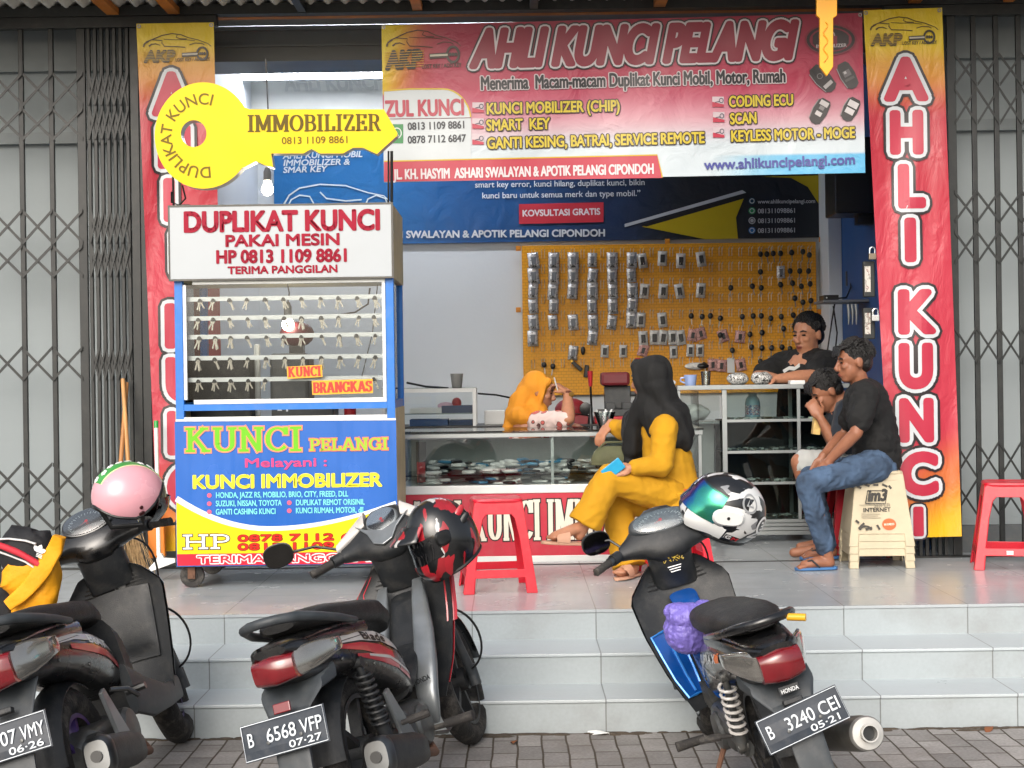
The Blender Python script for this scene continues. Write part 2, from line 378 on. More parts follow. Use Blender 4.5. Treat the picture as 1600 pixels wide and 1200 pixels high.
    def slab(self, s,x0,y0,x1,y1,h,col,layer=2,T=.17,t=.075,grow=0,outline=None):
        for k,(g,oc) in enumerate(outline or []): self.slab(s,x0,y0,x1,y1,h,oc,layer+k*.9,T,t,g)
        layer+=len(outline or [])*.9
        W=sum(SLAB[c][0] for c in s); L=math.hypot(x1-x0,y1-y0); ux,uy=(x1-x0)/L,(y1-y0)/L; sx=L/W; x=0
        def mp(a,b): return (x0+ux*(a+x)*sx+uy*b*h, y0+uy*(a+x)*sx-ux*b*h)
        for c in s:
            wd,st,se=SLAB[c]
            for ln in st:
                n=len(ln); A=[];B=[]
                for i,(a,b) in enumerate(ln):
                    p=ln[max(i-1,0)]; q=ln[min(i+1,n-1)]; dx,dy=(q[0]-p[0])*sx,(q[1]-p[1])*h; l=math.hypot(dx,dy) or 1
                    hw=(t+(T-t)*(abs(dy)/l)**1.5)/2*h+grow
                    ex=0
                    if i==0: ex=-grow
                    if i==n-1: ex=grow
                    px,py=mp(a,b); ddx,ddy=ux*dx+uy*dy, uy*dx-ux*dy
                    px+=ddx/l*ex; py+=ddy/l*ex
                    A.append((px-ddy/l*hw,py+ddx/l*hw)); B.append((px+ddy/l*hw,py-ddx/l*hw))
                self._p(A+B,[(i,i+1,n+i+1,n+i) for i in range(n-1)],col,layer)
            for (a,b,hw) in se:
                yb=b*h; d=t*h*.6+grow
                yc=yb+(d-grow if b==0 else -(d-grow))*0.6
                px,py=mp(a,yc/h); e=hw*sx*.95+grow
                self._p([(px-ux*e-uy*d,py-uy*e+ux*d*1),(px+ux*e-uy*d,py+uy*e+ux*d),(px+ux*e+uy*d,py+uy*e-ux*d),(px-ux*e+uy*d,py-uy*e-ux*d)],[(0,1,2,3)],col,layer)
            x+=wd
    def build(self, parent, mp, names=None, step=None, rough=.4, spec=.5, kind='lettering', ink=1):
        """mp(px,py,layer)->world; one mesh per colour"""
        for col,(vs,fs) in self.d.items():
            me=bpy.data.meshes.new(kind); me.from_pydata([(x,-y,z) for x,y,z in vs],[],fs)
            if step:
                bm=bmesh.new(); bm.from_mesh(me)
                xs=[v.co.x for v in bm.verts]; ys=[v.co.y for v in bm.verts]
                for ax,lo,hi in ((0,min(xs),max(xs)),(1,min(ys),max(ys))):
                    k=math.ceil(lo/step)*step
                    while k<hi:
                        co=[0,0,0]; no=[0,0,0]; co[ax]=k; no[ax]=1
                        bmesh.ops.bisect_plane(bm,geom=bm.verts[:]+bm.edges[:]+bm.faces[:],plane_co=co,plane_no=no); k+=step
                bm.to_mesh(me); bm.free()
            for v in me.vertices: v.co = mp(v.co.x,-v.co.y,v.co.z)
            nm=(names or {}).get(col,kind)
            link(nm,me,M('print_%s_%.2f'%(col,ink),unlin(col,ink),rough,var=.04,spec=spec),parent,smooth=0)
def flat(Y, lift=.0012): return lambda x,y,l: P(x,y,Y-l*lift)

# ================================================================ SETTING
Y1,Y2,Y3,FZ = 6.437,6.765,7.13,.43      # the three risers and the height of the shop floor
YG = 8.90                                # plane of the folding gates
YB = 8.76                                # banners hung on the gates
YW = 12.0                                # back wall of the shop
def M_joint(name, col, bw, rh, ox, oy, axes, mortar=.004, jcol='#6d6f6f', rough=.3, var=.05, bump=.4, offset=0, gloss=.5, noise_var=.06, dirt=0, sw=None):
    """tiles / pavers: brick texture laid in real metres on the chosen object axes"""
    m=bpy.data.materials.new(name); m.use_nodes=True; t=m.node_tree; b=t.nodes['Principled BSDF']
    tc=t.nodes.new('ShaderNodeTexCoord'); sp=t.nodes.new('ShaderNodeSeparateXYZ'); t.links.new(tc.outputs['Object'],sp.inputs[0])
    cb=t.nodes.new('ShaderNodeCombineXYZ')
    for k,(ax,o) in enumerate(zip(axes,(ox,oy))):
        if ax is None: cb.inputs[k].default_value=o; continue
        a=t.nodes.new('ShaderNodeMath'); a.operation='SUBTRACT'; a.inputs[1].default_value=o; t.links.new(sp.outputs['XYZ'.index(ax)],a.inputs[0]); t.links.new(a.outputs[0],cb.inputs[k])
    vec=cb.outputs[0]
    if sw:
        nz=t.nodes.new('ShaderNodeTexNoise'); nz.inputs['Scale'].default_value=3.5; t.links.new(vec,nz.inputs['Vector'])
        vm=t.nodes.new('ShaderNodeVectorMath'); vm.operation='MULTIPLY_ADD'; vm.inputs[1].default_value=(sw,sw,0); t.links.new(nz.outputs['Color'],vm.inputs[0]); t.links.new(vec,vm.inputs[2]); vec=vm.outputs[0]
    br=t.nodes.new('ShaderNodeTexBrick'); br.offset=offset; br.offset_frequency=2; br.squash=1
    br.inputs['Scale'].default_value=1; br.inputs['Brick Width'].default_value=bw; br.inputs['Row Height'].default_value=rh
    br.inputs['Mortar Size'].default_value=mortar; br.inputs['Mortar Smooth'].default_value=.15; br.inputs['Bias'].default_value=0
    c=lin(col); br.inputs['Color1'].default_value=(*[x*(1-var) for x in c],1); br.inputs['Color2'].default_value=(*[x*(1+var) for x in c],1); br.inputs['Mortar'].default_value=(*lin(jcol),1)
    t.links.new(vec,br.inputs['Vector'])
    n=t.nodes.new('ShaderNodeTexNoise'); n.inputs['Scale'].default_value=5; n.inputs['Detail'].default_value=8; t.links.new(tc.outputs['Object'],n.inputs['Vector'])
    n2=t.nodes.new('ShaderNodeTexNoise'); n2.inputs['Scale'].default_value=70; n2.inputs['Detail'].default_value=6; t.links.new(tc.outputs['Object'],n2.inputs['Vector'])
    r=t.nodes.new('ShaderNodeMapRange'); r.inputs['To Min'].default_value=1-noise_var*2; r.inputs['To Max'].default_value=1+noise_var*2; t.links.new(n.outputs['Fac'],r.inputs['Value'])
    r2=t.nodes.new('ShaderNodeMapRange'); r2.inputs['To Min'].default_value=1-noise_var*2.4; r2.inputs['To Max'].default_value=1+noise_var*2.4; t.links.new(n2.outputs['Fac'],r2.inputs['Value'])
    mu=t.nodes.new('ShaderNodeMath'); mu.operation='MULTIPLY'; t.links.new(r.outputs[0],mu.inputs[0]); t.links.new(r2.outputs[0],mu.inputs[1])
    mx=t.nodes.new('ShaderNodeMixRGB'); mx.blend_type='MULTIPLY'; mx.inputs[0].default_value=1; t.links.new(br.outputs['Color'],mx.inputs[1]); t.links.new(mu.outputs[0],mx.inputs[2])
    last=mx.outputs[0]
    if dirt:
        d=t.nodes.new('ShaderNodeTexNoise'); d.inputs['Scale'].default_value=2.2; d.inputs['Detail'].default_value=9; d.inputs['Roughness'].default_value=.68; t.links.new(tc.outputs['Object'],d.inputs['Vector'])
        dr=t.nodes.new('ShaderNodeMapRange'); dr.inputs['From Min'].default_value=.5; dr.inputs['From Max'].default_value=.72; dr.inputs['To Max'].default_value=dirt; t.links.new(d.outputs['Fac'],dr.inputs['Value'])
        dx=t.nodes.new('ShaderNodeMixRGB'); dx.inputs[2].default_value=(*lin('#6a6058'),1); t.links.new(dr.outputs[0],dx.inputs[0]); t.links.new(last,dx.inputs[1]); last=dx.outputs[0]
    t.links.new(last,b.inputs['Base Color'])
    rr=t.nodes.new('ShaderNodeMapRange'); rr.inputs['To Min'].default_value=rough-.06; rr.inputs['To Max'].default_value=rough+.12; t.links.new(n.outputs['Fac'],rr.inputs['Value']); t.links.new(rr.outputs[0],b.inputs['Roughness'])
    b.inputs['Specular IOR Level'].default_value=gloss
    inv=t.nodes.new('ShaderNodeMath'); inv.operation='SUBTRACT'; inv.inputs[0].default_value=1; t.links.new(br.outputs['Fac'],inv.inputs[1])
    ad=t.nodes.new('ShaderNodeMath'); ad.operation='MULTIPLY_ADD'; ad.inputs[1].default_value=.25*(1 if bump>.5 else .02); t.links.new(n2.outputs['Fac'],ad.inputs[0]); t.links.new(inv.outputs[0],ad.inputs[2])
    bp=t.nodes.new('ShaderNodeBump'); bp.inputs['Strength'].default_value=bump; bp.inputs['Distance'].default_value=.008; t.links.new(ad.outputs[0],bp.inputs['Height']); t.links.new(bp.outputs[0],b.inputs['Normal'])
    return m
# ground: pavers laid with their long side away from the steps
m_pave=M_joint('concrete_pavers','#8d8a87',.21,.105,.03,.012,('Y','X'),.0045,'#4b443b',.85,.2,1.0,.5,.25,.16,dirt=.5,sw=.02)
g=MB(); g.grid(lambda u,v:(-60+120*u,-40+ (40+Y1+.05)*v,0),1,1); struct('ground',g,m_pave,smooth=0)
g=MB(); g.grid(lambda u,v:(-60+120*u,Y1+.04+120*v,-.02),1,1); struct('ground_behind',g,m_pave,smooth=0)
# steps and shop floor
m_riser=M_joint('riser_tile','#a0a8ab',.6,50,.39,-25,('X',None),.003,'#747878',.32,.035,.35,0,.5,.04,dirt=.28)
m_tread=M_joint('tread_tile','#b3bbbe',.6,50,.39,-25,('X',None),.003,'#74787a',.28,.03,.3,0,.45,.03,dirt=.08)
m_floor=M_joint('floor_tile','#a6acaf',.6,.6,.39,Y3,('X','Y'),.0028,'#858a8b',.22,.03,.3,0,.5,.03)
m_joint=M('dirty_joint','#55564f',.8)
def stepz(y0,z0,z1,name):
    b=MB(); b.box(-9,9,y0,y0+.06,z0,z1-.016); return struct(name,b,m_riser,smooth=0)
stepz(Y1,-.01,.147,'step_riser'); stepz(Y2,.14,.287,'step_riser'); stepz(Y3,.28,FZ,'step_riser')
for y0,y1,z in ((Y1,Y2,.147),(Y2,Y3,.287)):
    b=MB(); b.box(-9,9,y0-.008,y1+.03,z-.014,z); struct('step_tread',b,m_tread,smooth=0,bevel=.003)
b=MB(); b.box(-9,9,Y3-.006,14,FZ-.014,FZ); struct('floor',b,m_floor,smooth=0)
# grit and dirt gathered along the foot of the steps
m_dirt=M('loose_dirt','#4b4238',.95,var=.3,scale=30,bump=.6,bscale=120)
g=MB()
for i in range(260):
    x=random.uniform(-3.2,3.2); r=random.uniform(.008,.035); g.ell((x,Y1-.004-abs(random.gauss(0,.018)),.0),(r*random.uniform(.8,2.5),r*.5,.006),nu=7,nv=4)
tag(obj('dirt_line',g,m_dirt,smooth=60),kind='stuff')

# ================================================================ SHOP BUILDING
m_wall=M('shop_wall_paint','#dbe1e4',.7,var=.03,scale=1.5,bump=.08,bscale=40)
m_ceil=M('ceiling_grey','#c5c9c9',.8,var=.05)
m_blue=M('blue_wall_paint','#1f4d85',.55,var=.08,scale=3)
m_dk=M('black_steel','#141818',.45,var=.25,scale=20,dirt=.07)
m_shut=M('grey_shutter','#8d9597',.6,var=.03,scale=1.2)
XL,XR=-2.05,2.62
bld=thing('shop_building','grey walled shophouse unit open to the street under a corrugated awning','shop',(0,YW,FZ))
b=MB(); b.box(XL-.1,XR+.1,YW,YW+.15,FZ,4.3); obj('back_wall',b,m_wall,bld,smooth=0)
b=MB(); b.box(XL-.12,XL,9.30,YW,FZ,4.3); obj('side_wall',b,m_wall,bld,smooth=0)
b=MB(); b.box(XR,XR+.12,9.30,YW,FZ,4.3); obj('side_wall',b,m_blue,bld,smooth=0,label='blue painted side wall')
b=MB(); b.box(2.513,XR-.001,11.63,YW-.001,FZ,4.29); obj('pillar',b,m_wall,bld,smooth=0,bevel=.006)
b=MB(); b.box(XL-.1,XR+.1,9.2,YW+.1,4.3,4.4); obj('ceiling',b,m_ceil,bld,smooth=0)
b=MB(); b.box(-9,9,8.98,9.3,3.80,4.6); obj('lintel',b,M('lintel_grey','#6f7474',.7),bld,smooth=0)
for x0,x1 in ((-2.29,-2.062),(2.632,2.70)):
    b=MB(); b.box(x0,x1,9.02,9.35,FZ,3.859); obj('pillar',b,M('pillar_grey','#5a5f5f',.7),bld,smooth=0)
# roller shutters of the two closed units, each on a low dark sill
for x0,x1 in ((-6.5,-2.294),(2.704,6.5)):
    b=MB(); n=70; z0,z1=FZ+.17,3.86
    prof=[]
    for i in range(n+1):
        z=z0+(z1-z0)*i/n; prof.append((9.20+(.0005 if i%2 else 0),z))
    vs=[];fs=[]
    for y,z in prof: vs += [(x0,y,z),(x1,y,z)]
    for i in range(n): fs.append((2*i,2*i+1,2*i+3,2*i+2))
    b.add(vs,fs); b.box(x0,x1,9.19,9.24,FZ+.165,FZ+.21)
    s=obj('roller_shutter',b,m_shut,bld,smooth=0)
    b=MB(); b.box(x0,x1,9.12,9.3,FZ,FZ+.165); obj('door_sill',b,M('sill_dark','#5c6062',.75,var=.15,dirt=.3),bld,smooth=0)
    b=MB(); b.box(x0,x1,9.15,9.19,3.05,3.12); b.box(x0,x1,9.15,9.19,3.5,3.855); obj('shutter_housing',b,M('housing_grey','#7b8283',.5),bld,smooth=0)
# roller housing and white soffit over the opening
b=MB(); b.box(XL,XR,9.42,9.8,3.60,3.80); b.box(XL,XR,9.40,9.42,3.69,3.705); b.box(XL,XR,9.40,9.42,3.795,3.82); obj('shutter_housing',b,M('housing_dark','#686c6c',.45,var=.06),bld,smooth=0)
b=MB(); b.box(XL,XR,11.75,11.9,P(450,186,11.75).z,4.28); sof=obj('soffit',b,M('white_soffit','#d9dcd8',.35,var=.04),bld,smooth=0)
a=Art(); a.text('AHLI KUNCI',446,142,592,140,25,'#c2c6c4',1,.03,-.15); a.build(bld,flat(11.74),kind='faded_lettering')  # faint grey letters laid on the soffit face
# corrugated awning on steel and timber
aw=thing('awning','corrugated grey awning sheet on orange timber and black steel above the shop','awning',(0,YG,3.8))
m_cor=M('corrugated_sheet','#cfccc5',.8,var=.12,scale=3,dirt=.25)
b=MB(); N=1000; W0,W1=-5.2,5.2
def cor(u,v):
    x=W0+(W1-W0)*u; return (x, 8.98-1.3*v, 3.835+.021*math.sin(x/.105*2*math.pi)+.03*v)
b.grid(cor,N,2,(0,0,.006)); obj('corrugated_sheet',b,m_cor,aw,smooth=60)
m_or=M('orange_timber','#b06a28',.6,var=.25,scale=9,dirt=.2)
for px,wd,mm in ((165,.075,m_or),(262,.07,m_or),(-70,.07,m_or),(650,.06,m_or),(1035,.07,m_or),(1440,.07,m_or),(466,.05,m_dk),(835,.05,m_dk),(1590,.06,m_or)):
    x=P(px,30,8.7).x; b=MB(); b.box(x-wd/2,x+wd/2,7.75,8.93,3.772,3.812); obj('rafter',b,mm,aw,smooth=0,bevel=.003)
b=MB(); b.box(-5.2,5.2,8.94,9.0,3.765,3.80); obj('purlin',b,m_or,aw,smooth=0)
# ---------------------------------------------------------------- folding gates
def gate(name,label,bars,cluster,frame,rail,levels):
    """bars: px positions at y=400; levels: (y_top,y_bottom) of each scissor crossing"""
    x0,x1=rail; t=thing(name,label,'gate',(0.5*(P(x0,400,YG).x+P(x1,400,YG).x),YG,FZ))
    z0,z1=FZ+.012,3.70
    for px,wd in [(p,.030) for p in bars]+[(p,.022) for p in cluster]+[(p,.052) for p in frame]:
        x=P(px,400,YG).x; b=MB(); b.box(x-wd/2,x+wd/2,YG-.012,YG+.012,z0,z1); obj('bar',b,m_dk,t,smooth=0,bevel=.003)
    b=MB(); b.box(P(x0,400,YG).x,P(x1,400,YG).x,YG-.03,YG+.03,3.70,3.765); obj('top_rail',b,m_dk,t,smooth=0)
    b=MB(); b.box(P(x0,400,YG).x,P(x1,400,YG).x,YG-.02,YG+.02,FZ+.001,FZ+.011); obj('floor_track',b,m_dk,t,smooth=0)
    seq=sorted(list(bars)+[frame[0]] if frame else bars)
    def strap(lat,xa,za,xb,zb,k): lat.bar((xa,YG-.017-.005*k,za),(xb,YG-.017-.005*k,zb),.004,.017,up=(0,0,1)) if False else lat.prism([(xa,YG-.020-.006*k,za-.011),(xb,YG-.020-.006*k,zb-.011),(xb,YG-.020-.006*k,zb+.011),(xa,YG-.020-.006*k,za+.011)],(0,.005,0))
    for ya,yb in levels:
        lat=MB()
        for p,q in zip(seq,seq[1:]):
            A=P(p,ya,YG); B=P(q,yb,YG); za=P((p+q)/2,ya,YG).z; zb=P((p+q)/2,yb,YG).z
            strap(lat,A.x,za,B.x,zb,0); strap(lat,A.x,zb,B.x,za,1)
        cl=sorted(cluster)
        for p,q in zip(cl,cl[1:]):
            za=P((p+q)/2,ya,YG).z; zb=P((p+q)/2,yb,YG).z; xa,xb=P(p,0,YG).x,P(q,0,YG).x; xa=P(p,400,YG).x; xb=P(q,400,YG).x
            lat.prism([(xa,YG-.02,za),(xa+.012,YG-.02,za),(xb+.006,YG-.02,zb),(xb-.006,YG-.02,zb)],(0,.005,0))
            lat.prism([(xb,YG-.026,za),(xb+.012,YG-.026,za),(xa+.006,YG-.026,zb),(xa-.006,YG-.026,zb)],(0,.005,0))
        obj('scissor_lattice',lat,m_dk,t,smooth=0)
    return t
gate('folding_gate','black steel folding gate half drawn before the grey shutter beside the brooms',[-57,-10,37,84],[143,153,163,173,183,193,203],[131,214,228],(-400,345),
     [(116,165),(172,218),(330,380),(385,432),(544,593),(725,774),(780,826)])
gate('folding_gate','black steel folding gate behind the right red stool',[1525,1560,1595,1630,1665],[1402,1412,1422,1432,1442,1452,1462,1472],[1490,1392],(1385,2000),
     [(86,133),(139,193),(300,346),(362,410),(512,566),(690,745),(750,803)])
b=MB(); b.box(-5,5,8.86,8.94,3.767,3.83); tg=thing('gate_beam','long black steel beam running above both folding gates under the awning','beam',(0,YG,3.77)); obj('beam',b,m_dk,tg,smooth=0)
# floor track across the open front
b=MB(); b.box(P(345,880,YG).x,P(1385,880,YG).x,8.82,8.84,FZ+.0005,FZ+.004); tt=thing('floor_track','thin black gate track set in the floor tiles across the opening','track',(0,8.83,FZ)); obj('track',b,m_dk,tt,smooth=0)

# ================================================================ BANNERS
def mixc(a,b,t): t=max(0,min(1,t)); return tuple(x+(y-x)*t for x,y in zip(a,b))
def sstep(a,b,x): t=max(0,min(1,(x-a)/(b-a))); return t*t*(3-2*t)
INK=.74
def cloth(name, corners, Y, colf, disp, parent, nu, nv, mat):
    (ax,ay),(bx,by),(cx,cy),(dx,dy)=corners   # TL TR BR BL
    mb=MB(); pts=[]
    def fn(u,v):
        x=(ax+(bx-ax)*u)*(1-v)+(dx+(cx-dx)*u)*v; y=(ay+(by-ay)*u)*(1-v)+(dy+(cy-dy)*u)*v
        pts.append((x,y)); return P(x,y,Y+disp(x,y))
    mb.grid(fn,nu,nv)
    me=mb.mesh(name,recalc=False); ca=me.color_attributes.new('print','FLOAT_COLOR','POINT')
    for i,(x,y) in enumerate(pts): ca.data[i].color=(*[q*INK for q in lin(colf(x,y))],1)
    o=link(name,me,mat,parent,smooth=180); return o
def hx(s): s=s.lstrip('#'); return tuple(int(s[i:i+2],16)/255 for i in (0,2,4))
m_vinyl=M_vcol('banner_vinyl',.42,.6,(5,5,5))
m_vinyl2=M_vcol('banner_vinyl_rippled',.38,.6,(9,4,4))
eyelet=M('eyelet_metal','#8a8a86',.3,1)
def eyelets(parent,pts,Y):
    for x,y in pts:
        b=MB(); b.lathe(P(x,y,Y-.006),(0,1,0),[(.006,0),(.012,0),(.012,.003),(.006,.003)],12,cap=False); obj('eyelet',b,eyelet,parent)
def car_logo(a,x,y,s,sy,col,layer=2):
    q=lambda pts:[(x+p*s,y+r*sy) for p,r in pts]
    a.line(q([(0,.52),(.05,.38),(.15,.27),(.28,.13),(.42,.06),(.55,.1),(.66,.22),(.8,.3),(.95,.45),(1,.56)]),1.9,col,layer,1.0)
    a.line(q([(.0,.58),(.02,.45),(.08,.36)]),2.4,col,layer)
    a.line(q([(.12,.3),(.28,.33),(.27,.42),(.31,.56),(.5,.57),(.62,.6)]),1.4,col,layer)
    a.line(q([(.08,.56),(.12,.48),(.18,.46),(.25,.52)]),2.6,col,layer,1)
    a.line(q([(.5,.12),(.48,.2),(.54,.26),(.64,.27)]),1.3,col,layer)
    a.line(q([(.68,.5),(.76,.43),(.86,.44),(.9,.5)]),1.3,col,layer)
    a.line(q([(.3,.28),(.45,.3),(.62,.3),(.76,.34)]),.9,col,layer)
def key_logo(a,x0,x1,y,s,col,layer=3):
    a.line([(x0,y),(x0+(x1-x0)*.62,y-s*.1)],s*.42,col,layer); a.line([(x0+1,y-s*.05),(x0+(x1-x0)*.62,y-s*.12)],s*.16,'#cfc8b4',layer+1)
    cx=x0+(x1-x0)*.8; a.ring(cx,y-s*.15,(x1-x0)*.2,s*.6,s*.2,col,layer)
    for k in (-1,0,1): a.ell(cx+k*s*.22,y-s*.15,s*.12,s*.15,col,layer)
def akp(a,x0,y0,x1,y1,h,layer,bgc,col='#2a2416'):
    a.text('AKP',x0,y0,x1,y1,h,col,layer,.06,.12)
    n=7
    for i in range(n):
        t=(i+.6)/n; a.line([(x0-3,y0-h*t),(x1+h*.2,y1-h*t)],h/n*.26,bgc,layer+1)
# ---- the wide banner
def wave(x,y): return .014*math.sin(x*.021+y*.006)*sstep(30,140,y)+.006*noise.noise(Vector((x*.02,y*.015,3)))-.02*sstep(150,284,y)*0
def main_col(x,y):
    yy=y+(x-600)*.022
    c=mixc(hx('#a62343'),hx('#b83050'),sstep(60,120,yy)); c=mixc(c,hx('#d7a0ac'),sstep(132,205,yy)); c=mixc(c,hx('#cfdbe2'),sstep(188,240,yy))
    wl=1-sstep(600,705,x+ (yy-60)*.2); c=mixc(c,hx('#d98a34'),wl*(yy<150)); c=mixc(c,hx('#efd61e'),(1-sstep(596,668,x+(yy-60)*.25))*(yy<150))
    if yy>254 and x>1090: c=mixc(c,hx('#5cb4e0'),sstep(1100,1250,x)*sstep(252,258,yy))
    return c
mainb=thing('banner','wide red and white printed banner for the locksmith hung over the shop opening','banner',P(975,275,YB))
cloth('sheet',[(596,40),(1347,20),(1352,270),(600,285)],YB,main_col,wave,mainb,120,60,m_vinyl)
def wmap(x,y,l): return P(x,y,YB+wave(x,y)-.002-.0018*l)
a=Art()
a.poly([(600,142),(640,139),(690,139)]+arcp(692,190,44,51,-90,0,8)+[(736,256),(600,257)],'#d0d8dc',.5)
a.line([(600,142),(640,139),(690,139)]+arcp(692,190,44,51,-90,-8,8),2.4,'#d9b91c',1.5)
a.poly([(600,253),(1027,243),(1035,278),(600,284)],'#c2374c',1); a.line([(600,252),(1027,242),(1035,277)],2,'#d9b51c',2)
a.text('AHLI KUNCI PELANGI',737,104,1238,90,56,'#8f1a34',3,.055,.22,outline=[(.09,'#221418'),(.05,'#d9d3d6')])
a.text('Menerima  Macam-macam Duplikat Kunci Mobil, Motor, Rumah',751,140,1228,128,20,'#17181c',3,.03,0,outline=[(.08,'#d6c8cc')])
for s,x0,y0,x1,y1 in (('KUNCI MOBILIZER (CHIP)',760,178,969,173),('SMART  KEY',760,204,859,201),('GANTI KESING, BATRAI, SERVICE REMOTE',761,232,1101,223),('CODING ECU',1139,167,1240,164),('SCAN',1141,194,1183,192),('KEYLESS MOTOR - MOGE',1142,221,1336,215)):
    a.text(s,x0,y0,x1,y1,16.5,'#d9c22c',3,.028,0,outline=[(.10,'#35241c')])
for x,y in ((738,176),(738,201),(738,226),(1113,167),(1114,191),(1114,215)):
    a.rect(x,y-16,x+18,y,'#d6c3ca',2); a.poly([(x,y-8),(x+18,y-4),(x+18,y),(x,y)],'#c02c48',3); a.line([(x+4,y-7),(x+12,y-9)],1.2,'#44495c',4); a.ring(x+14,y-10,3,3.4,1.1,'#44495c',4)
a.text('ZUL KUNCI',602,182,726,179,24,'#ba2f48',2,.035); a.line([(600,186),(736,184)],1,'#7a2735',2)
a.text('0813 1109 8861',637,203,728,200,11,'#2b3038',2,.03); a.text('0878 7112 6847',637,224,728,221,11,'#2b3038',2,.03)
a.rect(612,194,630,224,'#2f8a4a',2); a.ring(620,208,7,8,1.6,'#dfe9e2',3); a.line([(617,206),(619,210),(623,212)],2,'#dfe9e2',3)
a.text('JL. KH. HASYIM  ASHARI SWALAYAN & APOTIK PELANGI CIPONDOH',616,280,1022,271,15,'#e6dfe2',3,.03)
a.text('www.ahlikuncipelangi.com',1101,265,1337,256,15,'#4a4f9e',3,.03)
car_logo(a,604,44,116,50,'#4a2a10'); akp(a,604,108,657,105,27,3,'#dfa832'); key_logo(a,671,717,88,20,'#3a2216'); a.text('LOST KEY / ADD KEY',659,107,721,104,6,'#3a2216',3,.02)
a.ell(1298,62,41,25,'#8e2038',2); a.ell(1298,62,38,22.5,'#2a1418',3); a.ell(1298,62,33,19,'#8e2038',4); a.poly(arcp(1298,62,30,17,200,340,8)+arcp(1298,62,30,17,20,160,8),'#2a1418',5)
a.rect(1289,56,1308,72,'#8e2038',6); a.ring(1298,56,6,7,2,'#c9b8bc',6,180,360); a.text('IMMOBILIZER',1275,75,1323,73,5,'#e0d6d8',7,.03)
def fob(cx,cy,L,Wd,ang,extra):
    ca,sa=math.cos(R(ang)),math.sin(R(ang)); q=lambda p,r:(cx+p*ca-r*sa,cy+p*sa+r*ca)
    a.poly([q(p,r) for p,r in ((-L,-Wd*.55),(-L*.75,-Wd*.85),(0,-Wd),(L*.8,-Wd*.8),(L,-Wd*.3),(L,Wd*.3),(L*.8,Wd*.8),(0,Wd),(-L*.75,Wd*.85),(-L,Wd*.55))],'#2a2324',3)
    a.line([q(-L*.8,Wd*.9),q(0,Wd*1.02),q(L*.8,Wd*.8)],1.3,'#9a9597',4)
    for p,r,h,wd,c in extra: a.poly([q(p-h,r-wd),q(p+h,r-wd),q(p+h,r+wd),q(p-h,r+wd)],c,5)
fob(1286,123,24,13,48,[(12,0,3,8,'#b8b4b4'),(-16,0,6,5,'#1c1718')]); a.ring(1281,119,4,4,1,'#8a8688',6)
fob(1325,118,22,12,62,[(-4,0,5,6,'#6a6567'),(-6,2,2,2,'#c8c4c4'),(6,0,2,8,'#55504f')])
fob(1281,174,21,12,120,[(-14,0,4,7,'#cfcaca'),(-6,0,3,4,'#8b8687'),(4,0,3.5,5,'#d8d3d3')])
fob(1329,171,19,12,118,[(-9,0,5,8,'#dcd7d8'),(3,0,4.5,7,'#dcd7d8'),(-9,0,1.5,1.5,'#333333'),(3,0,1.5,1.5,'#333333')])
a.build(mainb,wmap,step=14,rough=.42,ink=INK); eyelets(mainb,[(599,42),(1344,23),(1347,266)],YB)
# ---- tall narrow banners
def tall(label,corners,letters,logo,wv,colf):
    t=thing('banner',label,'banner',P(corners[2][0]-60,corners[2][1],YB))
    cloth('sheet',corners,YB,colf,wv,t,40,200,m_vinyl2)
    a=Art()
    for c,x0,x1,yt,yb in letters: a.text(c,x0+6,yb-3,x1-6,yb-3-(x1-x0)*.01,yb-yt-6,'#c1304a',3,.06,.0,outline=[(.165,'#2b2326'),(.095,'#d5dbe0')])
    x,y=logo; car_logo(a,x,y+6,106,40,'#54400c'); akp(a,x+2,y+53,x+48,y+52,17,3,'#e0b424','#3a3014'); key_logo(a,x+60,x+100,y+42,16,'#33290e'); a.text('LOST KEY / ADD KEY',x+50,y+52,x+104,y+50,5,'#33290e',3,.02)
    a.build(t,lambda px,py,l:P(px,py,YB+wv(px,py)-.002-.0018*l),step=9,rough=.4,ink=INK)
    eyelets(t,[(corners[0][0]+4,corners[0][1]+4),(corners[1][0]-4,corners[1][1]+4)],YB)
def tcol(base):
    def f(x,y):
        c=mixc(hx('#f2d21a'),hx('#dd9a2a'),sstep(60,110,y)); c=mixc(c,hx('#bb3040'),sstep(105,190,y)); c=mixc(c,hx('#c5384b'),sstep(190,420,y))
        d=y+(x-base-(y*.045))*.55
        c=mixc(c,hx('#d07038'),sstep(690,770,d)); c=mixc(c,hx('#f0c020'),sstep(770,850,d)); return c
    return f
wr=lambda x,y:.012*math.sin(x*.05+y*.004)*sstep(20,300,y)+.02*noise.noise(Vector((x*.03,y*.006,9)))*sstep(30,300,y)
LW=lambda c,w=34:(c-w,c+w)
tall('tall red vertical banner with large letters hung on the right gate beside the pillar',[(1349,16),(1472,12),(1503,838),(1393,841)],
 [('A',1380,1452,91,157),('H',1384,1450,174,240),('L',1396,1449,258,324),('I',1406,1440,342,408),('K',1396,1464,454,521),('U',1399,1464,538,606),('N',1399,1466,624,690),('C',1401,1472,708,773),('I',1417,1454,792,838)],(1360,18),wr,tcol(1400))
tall('tall red vertical banner partly hidden behind the blue key kiosk',[(213,37),(334,35),(352,858),(247,862)],
 [('A',236,301,114,180),('H',240,305,196,262),('L',248,302,280,345),('I',260,294,362,428),('K',250,318,476,543),('U',253,320,560,626),('N',255,322,644,710),('C',256,326,728,794),('I',274,308,812,868)],(224,44),wr,tcol(262))

